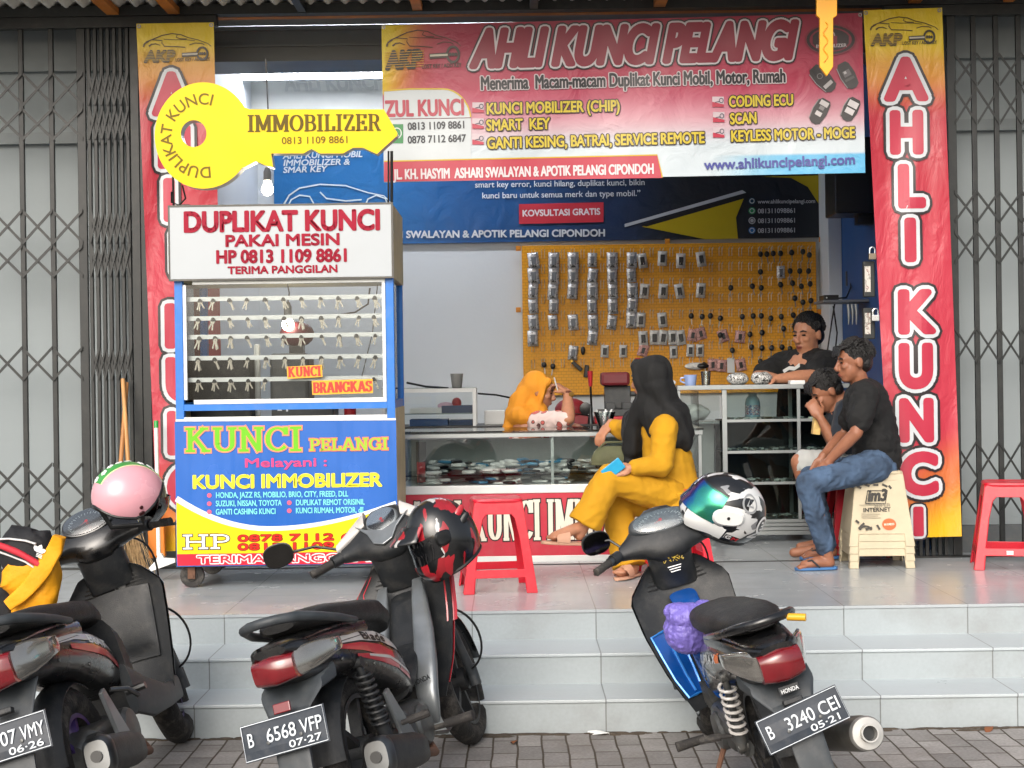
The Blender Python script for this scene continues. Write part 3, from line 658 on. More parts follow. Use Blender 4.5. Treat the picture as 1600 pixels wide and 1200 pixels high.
# lamps of the shop that the photograph shows lit: a tube under the soffit
m_tube=M_emit('lit_tube','#f4f6ff',60)
t=thing('tube_lamp','lit white fluorescent tube glowing under the soffit above the yellow key sign','lamp',P(375,118,11.3))
b=MB(); A=P(340,121,11.3); b.tube([A,A+Vector((2.7,0,0))],.018,12); obj('tube',b,m_tube,t)  # tube stretched out of view behind the banner to brighten the interior's right side
b=MB(); b.box(A.x-.04,A.x+2.74,11.33,11.39,A.z-.02,A.z+.04); obj('fitting',b,M('white_enamel','#e2e4e2',.4),t,bevel=.004)

# ================================================================ BACK BANNER, PEGBOARD
YBB=11.965
ORD=['first','second','third','fourth','fifth','sixth','seventh','eighth','ninth','tenth','eleventh','twelfth']
def bcol(x,y):
    c=mixc(hx('#14639e'),hx('#0f4a80'),sstep(560,760,x)); c=mixc(c,hx('#152c4e'),sstep(760,960,x)); return mixc(c,hx('#1a2028'),sstep(950,1080,x))
INK=1.15
bb=thing('banner','dark blue printed banner on the back wall above the yellow pegboard','banner',P(855,378,YBB))
cloth('sheet',[(428,150),(1281,140),(1281,371),(428,384)],YBB,bcol,lambda x,y:.004*noise.noise(Vector((x*.01,y*.01,1))),bb,60,20,m_vinyl)
a=Art()
for s,x0,y0,x1,y1,h in (('AHLI KUNCI MOBIL',442,248,566,245,9),('IMMOBILIZER &',442,259,546,257,9),('SMAR KEY',442,270,510,268,9)): a.text(s,x0,y0,x1,y1,h,'#d7e3ea',2,.03,.2)
a.line([(442,322),(452,305),(468,294),(500,288),(540,290),(575,301),(600,306),(612,318)],2.6,'#d7e6ea',2,1.5)
a.line([(450,322),(455,312),(468,305),(484,307),(490,318)],2.2,'#d7e6ea',2); a.line([(500,300),(510,310),(540,314),(565,312)],2.2,'#d7e6ea',2); a.line([(570,322),(575,311),(588,305),(602,310),(606,321)],2.2,'#d7e6ea',2)
a.text('smart key error, kunci hilang, duplikat kunci, bikin',742,293,1008,289,9,'#dfe5ea',2,.012)
a.text('kunci baru untuk semua merk dan type mobil.”',753,310,1001,306,9,'#dfe5ea',2,.012)
a.poly([(811,319),(943,316),(943,347),(811,350)],'#c4303f',2); a.text('KOVSULTASI GRATIS',816,338,938,335,9.5,'#eee8ea',3,.035)
a.text('JL. KH. HASYIM ASHARI SWALAYAN & APOTIK PELANGI CIPONDOH',470,373,946,369,10.5,'#dde3e8',2,.04)
a.poly([(1003,354),(1163,308),(1150,340),(1153,373),(1103,374)],'#c2ab12',2); a.poly([(1188,276),(1279,274),(1279,318),(1262,292),(1236,278)],'#c2ab12',2)
a.poly([(976,350),(1160,297),(1166,301),(976,355)],'#c5cbd0',2); a.poly([(1000,352),(1165,303),(1170,308),(1010,354)],'#191b1f',3)
for k,(s,c) in enumerate((('www.ahlikuncipelangi.com','#27485c'),('081311098861','#3a9a62'),('081311098861','#c7ccd0'),('081311098861','#2f73b4'))):
    y=314+k*15.3; a.ell(1175,y,5.5,5.5,c,2,18); a.ring(1175,y,3.4,3.4,1,'#e5ebee' if k!=2 else '#222222',3); a.text(s,1184,y+4,1274 if k==0 else 1244,y+3,6 if k==0 else 7,'#c9cdd2',2,.02)
a.build(bb,flat(YBB-.008,.0008),rough=.42)
# pegboard
YP=11.93
def M_peg():
    m=M('pegboard_yellow','#eda512',.45,var=.07,scale=5); t=m.node_tree; b=t.nodes['Principled BSDF']
    tc=t.nodes.new('ShaderNodeTexCoord'); sp=t.nodes.new('ShaderNodeSeparateXYZ'); cb=t.nodes.new('ShaderNodeCombineXYZ'); t.links.new(tc.outputs['Object'],sp.inputs[0]); t.links.new(sp.outputs[0],cb.inputs[0]); t.links.new(sp.outputs[2],cb.inputs[1])
    br=t.nodes.new('ShaderNodeTexBrick'); br.inputs['Scale'].default_value=1; br.inputs['Brick Width'].default_value=.04; br.inputs['Row Height'].default_value=.0127*1.9; br.inputs['Mortar Size'].default_value=.0026; br.inputs['Mortar Smooth'].default_value=.4
    t.links.new(cb.outputs[0],br.inputs['Vector']); src=b.inputs['Base Color'].links[0].from_socket
    mx=t.nodes.new('ShaderNodeMixRGB'); mx.inputs[2].default_value=(*lin('#cf8c0c'),1); t.links.new(br.outputs['Fac'],mx.inputs[0]); t.links.new(src,mx.inputs[1]); t.links.new(mx.outputs[0],b.inputs['Base Color'])
    bp=t.nodes.new('ShaderNodeBump'); bp.invert=True; bp.inputs['Strength'].default_value=.35; bp.inputs['Distance'].default_value=.005; t.links.new(br.outputs['Fac'],bp.inputs['Height']); t.links.new(bp.outputs[0],b.inputs['Normal'])
    return m
pg=thing('pegboard','big yellow slotted pegboard with wire hooks on the grey back wall','pegboard',P(1046,612,YP))
b=MB(); A=P(815,384,YP); B=P(1278,612,YP); b.box(A.x,B.x,YP,YP+.025,B.z,A.z-.0)
obj('panel',b,M_peg(),pg,smooth=0,bevel=.004)
m_tab=M('tab_orange','#d98a1a',.45)
for px,py in ((810,388),(810,484),(1043,377),(1284,374),(1281,487)):
    b=MB(); c=P(px,py,YP); b.box(c.x-.02,c.x+.02,YP+.003,YP+.02,c.z-.02,c.z+.02); b.lathe((c.x,YP+.002,c.z),(0,1,0),[(.004,-.004),(.008,-.004),(.008,.002)],8); obj('mounting_tab',b,m_tab,pg,smooth=0,bevel=.002)
m_wire=M('hook_wire','#d2cdc0',.3,.3)
def hook_mb():
    h=MB()
    for s in (-1,1): h.tube([(s*.012,0,.012),(s*.012,-.012,.008),(s*.012,-.045,.004),(s*.012,-.058,.018)],.0022,5)
    h.tube([(-.012,-.004,.012),(-.012,-.002,-.05),(.012,-.002,-.05),(.012,-.004,.012)],.0022,5)
    return h
hk=hook_mb().mesh('hook'); hk.materials.append(m_wire); hk.shade_smooth()
rest=MB(); nh=0; rows=[394,418,442,466,490,515,540,565]
spots=[(833+15.4*i,y-(833+15.4*i-833)*.0143+(random.random()-.5)*2) for y in rows for i in range(29)]
random.shuffle(spots); 
for px,py in spots:
    c=P(px,py,YP-.004)
    if nh<100:
        o=bpy.data.objects.new('hook',hk); COL.objects.link(o); o.location=c; put(o,pg); nh+=1
    else:
        k=len(rest.v); h=hook_mb(); rest.add([v+c for v in h.v],h.f)
tag(obj('hooks_remaining',rest,m_wire,pg),kind='stuff')
# ---- packets and keys on the hooks
m_foil=M('silver_foil','#d9d9d9',.28,.7,var=.25,scale=60,bump=1.0,bscale=45)
m_bag=M('clear_bag','#d6d5cf',.22,.15,var=.15,scale=50,bump=1.0,bscale=50)
m_pbag=M('pink_clear_bag','#c99a92',.25,.1,var=.3,scale=60,bump=1,bscale=50)
m_blk=M('black_plastic','#141516',.35,var=.2,scale=30)
m_key=M('key_nickel','#8f8b82',.3,.9)
m_white=M('white_plastic','#d9dbd9',.4,var=.04)
m_grey=M('grey_plastic','#6c7074',.45)
m_red=M('red_plastic','#b41f2a',.38,var=.08)
def pillow(w,h,d,seed):
    r=random.Random(seed)
    def f(u,v):
        x=(u-.5)*w; z=(v-.5)*h; e=(4*u*(1-u))**.5*(4*v*(1-v))**.5
        return (x+.003*noise.noise(Vector((u*6,v*6,seed))),-d*e+.006*noise.noise(Vector((u*7,v*7,seed+5))),z+.003*noise.noise(Vector((v*6,u*6,seed+9))))
    b=MB(); b.grid(f,7,9,(0,.004,0)); return b
def packet(kind,seed):
    t=thing({'foil':'remote_packet','bag':'remote_packet','pink':'remote_packet'}[kind],'x','packet')
    w,h=(.083,.125) if kind=='foil' else (.075,.12) if kind=='bag' else (.11,.13)
    obj('pouch',pillow(w,h,.016,seed),{'foil':m_foil,'bag':m_bag,'pink':m_pbag}[kind],t,smooth=60,local=True)
    b=MB(); b.box(-.018,.018,-.024,-.014,-.035,.03); obj('remote',b,m_grey if kind=='foil' else m_blk,t,smooth=0,bevel=.006,local=True)
    if kind=='foil':
        b=MB(); b.prism([(-.022,-.0205,-.05),(.022,-.0205,-.05),(.006,-.0205,-.033),(-.006,-.0205,-.033)],(0,.006,0)); obj('label_print',b,m_blk,t,smooth=0,local=True)
    return t
def blank(seed):
    t=thing('car_key','x','key'); b=MB(); b.xf(Matrix.Identity(4)); b.ell((0,-.02,0),(.019,.008,.022),nu=12,nv=8); obj('key_head',b,m_blk,t,local=True)
    b=MB(); b.box(-.004,.004,-.021,-.018,-.062,-.018); b.prism([(-.004,-.021,-.062),(.004,-.021,-.062),(0,-.021,-.07)],(0,.003,0)); b.tube([(0,-.02,.03),(.006,-.02,.038),(0,-.02,.045),(-.006,-.02,.038),(0,-.02,.03)],.0015,5); obj('blade',b,m_key,t,smooth=0,local=True)
    return t
protos={}
def hang(kind,px,py,label,group,rot=0,sc=1):
    k=(kind,random.randrange(3)); M4=Matrix.Translation(P(px,py,YP-.03))@Matrix.Rotation(rot,4,'Y')@Matrix.Diagonal((sc,sc,sc,1))
    if k not in protos:
        t=packet(kind,k[1]*7+3) if kind!='key' else blank(k[1]); protos[k]=t; t.matrix_basis=M4; t['label']=label; t['group']=group; return t
    o=dup(protos[k],Matrix.Identity(4),label,group); o.matrix_basis=M4; return o
cols=[('leftmost',132,(430,525,620,715,815,915)),('second',258,(430,525,625,715,815)),('third',382,(430,525,620,815,1005)),('fourth',503,(425,525,620,715,815,910)),('fifth',627,(430,525,620,715,815)),('sixth',750,(425,520,620,705,800))]
for nm,x,ys in cols:
    for i,y in enumerate(ys): hang('foil',800+x/4+random.uniform(-1,1),300+y/4,f'silver foil remote packet, {ORD[i]} from top in the {nm} foil column','foil packets on the pegboard',random.uniform(-.13,.13),random.uniform(.92,1.12))
bagp=[(815,430),(940,415),(1055,430),(1182,420),(828,620),(945,620),(1047,620),(1180,615),(805,800),(940,800),(820,915),(890,910),(945,910),(1005,910),(1055,910),(1010,1000),(1115,990),(1175,990),(580,995),(695,995)]
rowname={0:'top',1:'upper',2:'middle',3:'lower',4:'bottom'}
rws={}
for x,y in bagp: rws.setdefault(0 if y<500 else 2 if y<700 else 3 if y<850 else 4 if y<950 else 5,[]).append((x,y))
rn={0:'topmost',2:'second',3:'third',4:'fourth',5:'lowest'}
for r,l in rws.items():
    for i,(x,y) in enumerate(sorted(l)): hang('bag',800+x/4,300+y/4,f'clear bagged dark remote, {ORD[i]} from left in the {rn[r]} row of bags','clear bagged remotes on the pegboard',random.uniform(-.15,.15),.85 if r==5 else 1)
for i,(x,y) in enumerate(sorted([(1130,895),(1180,885),(1255,1080),(1310,1085),(1430,1080),(820,990),(1320,900),(1425,905)])): hang('pink',800+x/4,300+y/4,f'pinkish clear plastic parts bag, {ORD[i]} from left on the pegboard','pinkish bags on the pegboard',random.uniform(-.3,.3),.75)
kp=[(1550,390),(1590,390),(1550,500),(1365,600),(1500,590),(1555,600),(1118,775),(1187,780),(1238,775),(1300,790),(1437,780),(1505,775),(1555,775),(1300,895),(1485,890),(1560,880),(1495,970),(1560,975),(1375,990),(1550,1060),(1200,1080),(200,1080),(255,1090)]+[(1600+x,y) for x,y in [(30,385),(75,385),(145,380),(215,375),(255,395),(135,495),(195,495),(250,495),(75,580),(150,570),(205,590),(260,575),(165,665),(215,690),(265,680),(15,790),(80,780),(155,770),(215,770),(270,760),(95,855),(20,975),(85,970),(135,980)]]
kr={}
for x,y in kp: kr.setdefault(min(range(8),key=lambda i:abs(rows[i]-(300+y/4))),[]).append((x,y))
for r,l in kr.items():
    for i,(x,y) in enumerate(sorted(l)): hang('key',800+x/4,300+y/4,f'black headed car key, {ORD[i]} from left in pegboard hook row {ORD[r]} from top','black headed keys on the pegboard',random.uniform(-.25,.25),1.1)
for (x,y,w) in ((80,500,1),):
    hang('foil',1200+x/4,300+y/4,'small bright foil packet alone among the black keys at right','foil packets on the pegboard',0,.8)
def simple(name,label,cat,mb,mat,base,**k):
    o=obj(name,mb,mat,**k); return tag(o,label,cat)
b=MB(); c=P(911,548,YP-.03); b.ell(c,(.018,.012,.035)); simple('car_remote','black oval remote hanging alone beside the lowest foil packet','remote',b,m_blk,c)
b=MB(); c=P(902,572,YP-.05); b.bar(c+Vector((-.04,0,.035)),c+Vector((.035,0,-.035)),.035,.03); b.cur=1; b.bar(c+Vector((-.055,0,.048)),c+Vector((-.03,0,.028)),.03,.028); simple('folding_key','gold and black folding car key tilted under the lowest foil packet','key',b,[m_blk,M('brass','#b08a3a',.3,.9)],c,bevel=.005)
b=MB(); c=P(916,580,YP-.04); b.bar(c+Vector((.008,0,.05)),c+Vector((-.006,0,-.05)),.035,.025); simple('smart_key','black slab smart key hanging lowest above the clerk','key',b,m_blk,c,bevel=.006)
b=MB(); c=P(1087,572,YP-.04); b.ell(c,(.09,.02,.03)); b.cur=1; b.ell(c+Vector((.055,-.012,0)),(.05,.02,.022)); simple('remote_packet','wide clear bag with a long dark remote above the blue mug','packet',b,[m_bag,m_blk],c)
b=MB(); c=P(1142,571,YP-.03); b.box(c.x-.03,c.x+.03,c.y-.004,c.y+.004,c.z-.06,c.z+.06); simple('card','plain white card hanging among the pink bags','card',b,m_white,c,bevel=.002)

def M_streak(name,col):
    m=M(name,col,.24,var=.06,scale=4,coat=.3); t_=m.node_tree; b_=t_.nodes['Principled BSDF']; tc=t_.nodes.new('ShaderNodeTexCoord'); mp=t_.nodes.new('ShaderNodeMapping'); mp.inputs['Scale'].default_value=(9,1,.5); n=t_.nodes.new('ShaderNodeTexNoise'); n.inputs['Scale'].default_value=1; n.inputs['Detail'].default_value=2
    t_.links.new(tc.outputs['Object'],mp.inputs[0]); t_.links.new(mp.outputs[0],n.inputs['Vector']); bp=t_.nodes.new('ShaderNodeBump'); bp.inputs['Strength'].default_value=.5; bp.inputs['Distance'].default_value=.02; t_.links.new(n.outputs['Fac'],bp.inputs['Height']); t_.links.new(bp.outputs[0],b_.inputs['Normal']); t_.links.new(bp.outputs[0],b_.inputs['Coat Normal']); return m
# ================================================================ KEY KIOSK
YK,YKB=8.02,8.70
KX0,KX1=P(274,600,YK).x,P(617,600,YK).x
kz=lambda y:P(445,y,YK).z
m_kblue=M('blue_enamel','#1b6ec2',.38,var=.10,scale=7,dirt=.18)
m_alu=M('white_aluminium','#d2d5d4',.35,.15,var=.05,dirt=.12)
m_sign=M('white_acrylic','#a6acb0',.3,var=.02)
m_beige=M('aged_cream_panel','#b5ac86',.5,var=.16,scale=6,dirt=.4)
m_pane=M_glass('clear_pane','#f7f9f9',.03)
kk=thing('key_kiosk','blue and white key cutting kiosk on castors with lettered panels','kiosk',(.5*(KX0+KX1),.5*(YK+YKB),FZ))
pw=.045
for x,y in ((KX0,YK),(KX1-pw,YK),(KX0,YKB-pw),(KX1-pw,YKB-pw)):
    b=MB(); b.box(x,x+pw,y+.002,y+pw,kz(882),kz(434)); obj('post',b,m_kblue,kk,smooth=0,bevel=.003)
b=MB()
for x0,x1,y0,y1 in ((KX0+pw,KX1-pw,YK+.004,YK+pw),(KX0+pw,KX1-pw,YKB-pw,YKB-.004)): b.box(x0,x1,y0,y1,kz(640),kz(630))
for x in (KX0+.004,KX1-pw+.002): b.box(x,x+pw-.006,YK+pw,YKB-pw,kz(640),kz(628))
obj('cross_bar',b,m_kblue,kk,smooth=0)
# light box with the sign
b=MB(); b.box(KX0-.012,KX1-.006,YK-.03,YK-.022,kz(434.5),kz(322.5)); obj('sign_face',b,m_sign,kk,smooth=0)
b=MB(); b.box(KX0-.004,KX1+.004,YK-.0215,YKB+.01,kz(437),kz(321)); obj('sign_box',b,m_beige,kk,smooth=0,bevel=.004)
b=MB(); b.box(KX0-.016,KX1+.002,YK-.033,YK-.021,kz(437.5),kz(434.8)); b.box(KX0-.016,KX1+.002,YK-.033,YK-.021,kz(322.3),kz(319.5)); b.box(KX1-.005,KX1+.006,YK-.034,YK-.021,kz(437.5),kz(319.5)); b.box(KX0-.02,KX0-.0125,YK-.034,YK-.021,kz(437.5),kz(319.5)); obj('sign_trim',b,M('dark_trim','#4b4a47',.4,.5,dirt=.2),kk,smooth=0)
a=Art(); RC='#93102c'
a.text('DUPLIKAT KUNCI',286,362,595,358,30,RC,1,.045); a.text('PAKAI MESIN',351,385,532,382,17,RC,1,.045); a.text('HP 0813 1109 8861',337,411,546,408,19,RC,1,.045); a.text('TERIMA PANGGILAN',356,428,528,425,11,RC,1,.045)
a.build(kk,flat(YK-.032),rough=.4,spec=.15)
# upper glass box
b=MB()
for x0,x1,z0,z1 in ((288,612,443,437),(288,612,630,623)): b.box(P(x0,0,YK).x+.02,KX1-pw-.001,YK+.001,YK+.02,kz(z0) if z0>z1 else kz(z1),kz(z1) if z0>z1 else kz(z0))
b.box(KX0+pw+.001,KX0+pw+.02,YK+.0015,YK+.02,kz(623),kz(443)); b.box(KX1-pw-.02,KX1-pw-.001,YK+.0015,YK+.02,kz(623),kz(443))
obj('glass_frame',b,m_alu,kk,smooth=0,bevel=.002)
b=MB(); b.box(KX0+pw+.02,KX1-pw-.02,YK+.008,YK+.012,kz(623),kz(443)); obj('front_pane',b,m_pane,kk,smooth=0)
for x in (KX0+.02,KX1-.022):
    b=MB(); b.box(x,x+.004,YK+pw,YKB-pw,kz(628),kz(437)); obj('side_pane',b,m_pane,kk,smooth=0)
b=MB(); b.box(KX0+.002,KX1-.002,YK+.03,YKB-.05,kz(658),kz(654)); b.box(KX0+pw,KX1-pw,YK+.0005,YK+.03,kz(655),kz(650)); obj('worktop',b,m_alu,kk,smooth=0)
rails=[(468,463),(498,493),(527,522),(560,556),(594,590)]
RY=YK+.05
for yl,yr in rails:
    b=MB(); A=P(291,yl,RY); B=P(601,yr,RY); b.bar(A,B,.004,.024); 
    obj('key_rail',b,m_alu,kk,smooth=0)
# lower panel
b=MB(); b.box(KX0-.006,KX1+.004,YK-.004,YK+.0015,kz(883),kz(656.5)); obj('front_panel',b,M_streak('print_blue_panel','#2560b2'),kk,smooth=0)
for x in (KX0+.001,KX1-.005):
    b=MB(); b.box(x-.004,x+.006,YK+.005,YKB,kz(880),kz(640.5)); obj('side_panel',b,m_beige,kk,smooth=0)
b=MB(); b.box(KX0+.01,KX1-.01,YK+.01,YKB,kz(884.5),kz(881)); obj('base',b,m_dk,kk,smooth=0)
a=Art(); X0,X1=275.5,618.5
cur=[(X0,779)]+[(X0+343*t,779+ (47*(1-((t-.42)/.42)**2) if t<.42 else 47-41*((t-.42)/.58)**1.9)) for t in [i/24 for i in range(1,25)]]
a.poly(cur+[(X1,862),(X0+1,866)],'#e2c61c',1); a.line(cur,9,'#dfe6ee',2,5)
a.poly([(X0+1,866),(X1,861),(X1,880),(X0+2,884)],'#c22a3c',3)
a.line([(X0-1,657),(X1,655)],3,'#dfe3e6',3)
a.slab('KUNCI',288,706,473,704,37,'#6cb62a',3,.2,.09,0,outline=[(2.2,'#d98a6a')]); a.slab('PELANGI',483,704,607,702,18,'#8fba3a',3,.2,.09,0,outline=[(1.6,'#cf7a5a')])
a.text('Melayani :',381,730,512,728,13,'#d2487e',3,.03); a.text('KUNCI IMMOBILIZER',300,763,596,759,19.5,'#ecdf3a',3,.05)
for s,x0,y0,x1 in (('HONDA, JAZZ RS, MOBILIO, BRIO, CITY, FREED, DLL',337,778,544),('SUZUKI, NISSAN, TOYOTA',337,791,440),('DUPLIKAT REMOT ORISINIL',462,789.5,570),('GANTI CASHING KUNCI',337,804,431),('KUNCI RUMAH, MOTOR, dll',462,802,568)): a.text(s,x0,y0,x1,y0-(x1-x0)*.012,8.5,'#7fdcd6',3,.02)
for x,y in ((327,774),(327,787),(327,800),(452,785.5),(452,798)): a.ell(x,y,3.6,3.6,'#d8607c',3,14)
a.slab('HP',284,858,361,857,22,'#e9ebea',4,.22,.1,0,outline=[(1.3,'#26211c')])
a.text('0878 7112 6847',371,846,603,842,9.5,'#cf2a22',4,.035,0,outline=[(.09,'#5e2418')]); a.text('0813 1109 8861',371,859.5,603,855.5,9.5,'#cf2a22',4,.035,0,outline=[(.09,'#5e2418')])
a.text('TERIMA PANGGILAN',308,880,600,876,11,'#c22a3c',5,.02,0,outline=[(.17,'#e3dada')])
a.build(kk,flat(YK-.0055,.0007),rough=.35,spec=.2)
a=Art(); a.poly([(448,573),(503,570),(504,589),(449,592)],'#e2a01c',1); a.slab('KUNCI',450,589,502,587,15,'#b72a1c',3,.24,.12); a.poly([(487,595),(582,592),(583,614),(488,617)],'#e2a01c',1); a.slab('BRANGKAS',489,614,581,611,16,'#b72a1c',3,.26,.12)
a.build(kk,flat(YK+.006,.0006),kind='sticker')
m_rub=M('rubber','#2a2827',.8,var=.2,dirt=.5); m_rust=M('rusty_steel','#6a4a38',.8,var=.3,scale=25)
for px,y in ((297,YK+.06),(596,YK+.06),(297,YKB-.08),(596,YKB-.08)):
    x=P(px,900,YK).x; b=MB(); b.lathe((x,y-.018,FZ+.066),(0,1,0),[(.001,-.001),(.03,0),(.032,.004),(.056,.003),(.064,.004),(.066,.008),(.066,.028),(.064,.034),(.02,.036),(.001,.036)],26); cs=obj('castor',b,m_rub,kk); b=MB(); b.box(x-.02,x+.02,y-.028,y-.022,FZ+.05,FZ+.155); b.box(x-.02,x+.02,y+.022,y+.028,FZ+.05,FZ+.155); b.box(x-.035,x+.035,y-.035,y+.035,FZ+.15,kz(884.5)); b.lathe((x,y-.032,FZ+.066),(0,1,0),[(.012,0),(.012,.064)],10); obj('fork',b,m_rust,cs,smooth=0)
# key bunches behind the glass
def bunch(seed):
    r=random.Random(seed); t=thing('key_bunch','x','keys')
    for i in range(r.choice((2,3,3,4))):
        an=r.uniform(-.55,.55); b=MB(); L=r.uniform(.04,.052)
        b.lathe((0,-.004-.004*i,-.014),(0,1,0),[(.004,0),(.011,0),(.011,.0025),(.004,.0025)],12,cap=False); b.box(-.0042,.0042,-.004-.004*i,-.002-.004*i,-.014-L,-.024); b.prism([(-.0042,-.004-.004*i,-.014-L),(.0042,-.004-.004*i,-.014-L),(0.001,-.004-.004*i,-.020-L)],(0,.002,0)); b.xf(Matrix.Translation((0,0,0))@Matrix.Rotation(an,4,'Y')); obj('key',b,m_key,t,smooth=0,local=True)
    b=MB(); b.lathe((0,.004,0),(0,-1,0),[(.006,0),(.006,.012),(.012,.014),(.012,.017)],10); b.box(-.014,.014,-.012,-.002,-.012,.0); obj('holder',b,m_blk,t,smooth=0,local=True)
    return t
bp=[bunch(i) for i in range(5)]; used=[False]*5
xs=[311,335,360,388,416,444,472,501,530,559,586]
RN=['topmost','second','middle','fourth','lowest']
for r,(yl,yr) in enumerate(rails):
    for i,x in enumerate(xs):
        if r==4 and i in (5,6,7,8,9): continue
        c=P(x+random.uniform(-2,2),yl+(yr-yl)*(x-291)/310+2,RY-.012); k=random.randrange(5); sc=random.uniform(.78,.98)
        M4=Matrix.Translation(c)@Matrix.Diagonal((sc,sc,sc,1)); lb=f'bunch of silver keys, {ORD[i]} from left on the {RN[r]} white kiosk rail'
        o=bp[k] if not used[k] else dup(bp[k],Matrix.Identity(4)); used[k]=True; o.matrix_basis=M4; o['label']=lb; o['group']='key bunches on the kiosk rails'
# things in the kiosk
def box_thing(name,label,cat,px0,px1,py0,py1,Y,dep,mat,bevel=.006,extra=None):
    A=P(px0,py1,Y); B=P(px1,py0,Y); b=MB(); b.box(A.x,B.x,Y,Y+dep,A.z,B.z); o=obj(name,b,mat,smooth=0,bevel=bevel); return tag(o,label,cat)
m_mach=M('machine_grey','#3a3d3f',.5,var=.15,dirt=.2)
zt=kz(654)
def on_top(name,label,cat,px0,px1,h,Y,dep,mat,z=None,bevel=.008):
    x0=P(px0,640,Y).x; x1=P(px1,640,Y).x; b=MB(); zz=zt+.0005 if z is None else z; b.box(x0,x1,Y,Y+dep,zz,zz+h); return tag(obj(name,b,mat,smooth=0,bevel=bevel),label,cat)
t=thing('tool_box','dark grey case with a small white triangle on the kiosk worktop','case',(P(470,650,8.25).x,8.25,zt)); x0,x1=P(424,640,8.25).x,P(521,640,8.25).x
b=MB(); b.box(x0,x1,8.25,8.5,zt+.0005,zt+.06); obj('case',b,m_mach,t,smooth=0,bevel=.006); a=Art(); a.poly([(433,642),(437,636),(441,642)],'#d8d8d8',1); a.rect(447,637,450,643,'#d8d8d8',1); a.build(t,flat(8.247))
t=thing('tin_can','red tin can on the kiosk worktop at right','can',(P(547,640,8.3).x,8.3,zt)); b=MB(); b.lathe((P(547,640,8.3).x,8.3,zt+.0005),(0,0,1),[(.03,0),(.034,.003),(.034,.075),(.03,.078)],20); obj('can',b,m_red,t); b=MB(); b.lathe((P(547,640,8.3).x,8.3,zt+.0785),(0,0,1),[(.029,0),(.029,.008),(.02,.009)],20); obj('lid',b,m_white,t)
t=thing('key_machine','dark key machine with a red rounded hood behind the kiosk rails','key machine',(P(480,650,8.4).x,8.4,zt)); x=P(482,640,8.42).x
b=MB(); b.box(x-.2,x+.02,8.3,8.55,zt+.0608 if False else zt+.062,zt+.36); obj('body',b,m_mach,t,smooth=0,bevel=.02)
b=MB(); b.ell((x-.06,8.42,zt+.47),(.10,.09,.075)); obj('hood',b,M('hood_red','#5e1c26',.45),t)
b=MB(); b.box(x-.10,x-.02,8.38,8.46,zt+.361,zt+.42); obj('neck',b,m_blk,t,smooth=0)
on_top('cardboard_box','dark crate standing at the left inside the kiosk','crate',292,392,.34,8.36,.25,M('dark_crate','#272a2b',.7,dirt=.2))
on_top('paint_bottle','slim white spray bottle inside the kiosk at left','bottle',397,407,.42,8.5,.04,m_white,bevel=.015)
# lit bulbs
m_bulb=M_emit('lit_bulb','#fff2d8',28)
for px,py,Y,lb in ((418,296,8.45,'lit round bulb hanging under the yellow key sign'),(450,507,8.33,'lit bulb glowing behind the key rails inside the kiosk')):  # the second bulb is added for a bright spot in the kiosk glass
    t=thing('light_bulb',lb,'bulb',P(px,py,Y)); c=P(px,py,Y)
    b=MB(); b.ell(c,(.034,.034,.036)); b.tube([c+Vector((0,0,.02)),c+Vector((0,0,.05))],[.026,.018],12); obj('glass',b,m_bulb,t)
    b=MB(); b.lathe(c+Vector((0,0,.05)),(0,0,1),[(.02,0),(.022,.01),(.022,.05),(.012,.075),(.004,.08)],14); obj('socket',b,m_grey,t)
    b=MB(); top=kz(437)-.005 if py>400 else c.z+.75; b.tube([c+Vector((0,0,.12)),Vector((c.x+.01,c.y,c.z+.13+(top-c.z-.13)*.5)),Vector((c.x,c.y,top))],.004,6); obj('cord',b,m_blk,t)
# wires in the kiosk
b=MB(); b.tube([P(578,450,8.3),P(575,475,8.3),P(555,488,8.35),P(520,493,8.4)],.005,6); b.tube([P(590,445,8.3),P(582,520,8.25),P(565,590,8.22)],.003,6); tag(obj('wire',b,m_blk),'thin black wires looping down inside the kiosk at right','wire')

# ================================================================ YELLOW KEY SIGN
YS=7.90
ks=thing('key_sign','giant yellow key shaped sign lettered IMMOBILIZER mounted above the kiosk','sign',P(430,300,YS))
cx,cy=318,212
outl=arcp(cx,cy,76,83,-30,-331,46)   # from the upper shaft joint round the left side to the lower joint
outl=[p for p in arcp(cx,cy,76,83,38,328,50)]
shaft=[(390,171),(600,171),(621,208),(621,212),(589,241),(578,236),(568,231),(552,231),(543,236),(536,240),(499,240),(493,236),(487,233),(481,236),(475,240),(424,240),(427,262),(413,258),(400,252)]
full=outl+shaft
from mathutils.geometry import tessellate_polygon
hole=arcp(303,209,20,21,0,350,35)
def plate(y0,y1,grow):
    b=MB(); loops=[[Vector((x,y,0)) for x,y in full],[Vector((x,y,0)) for x,y in hole]]; tri=tessellate_polygon(loops); pts=full+hole; n=len(pts)
    def g(p):
        dx,dy=p[0]-400,p[1]-211; return p
    V=[P(x,y,YS) for x,y in pts]
    vs=[Vector((v.x,y0,v.z)) for v in V]+[Vector((v.x,y1,v.z)) for v in V]
    fs=[tuple(t) for t in tri]+[tuple(i+n for i in reversed(t)) for t in tri]
    for a0,k in ((0,len(full)),(len(full),len(hole))):
        for i in range(k): p,q=a0+i,a0+(i+1)%k; fs.append((p,q,q+n,p+n))
    b.add(vs,fs); return b
obj('face',plate(YS-.006,YS,0),M('yellow_acrylic','#dcbc00',.35,var=.02,spec=.2),ks,smooth=30)
b=plate(YS+.0005,YS+.075,0); cz=P(400,211,YS); obj('white_edge',b,m_sign,ks,smooth=30).scale=(1,1,1)
bw=plate(YS+.002,YS+.07,0)
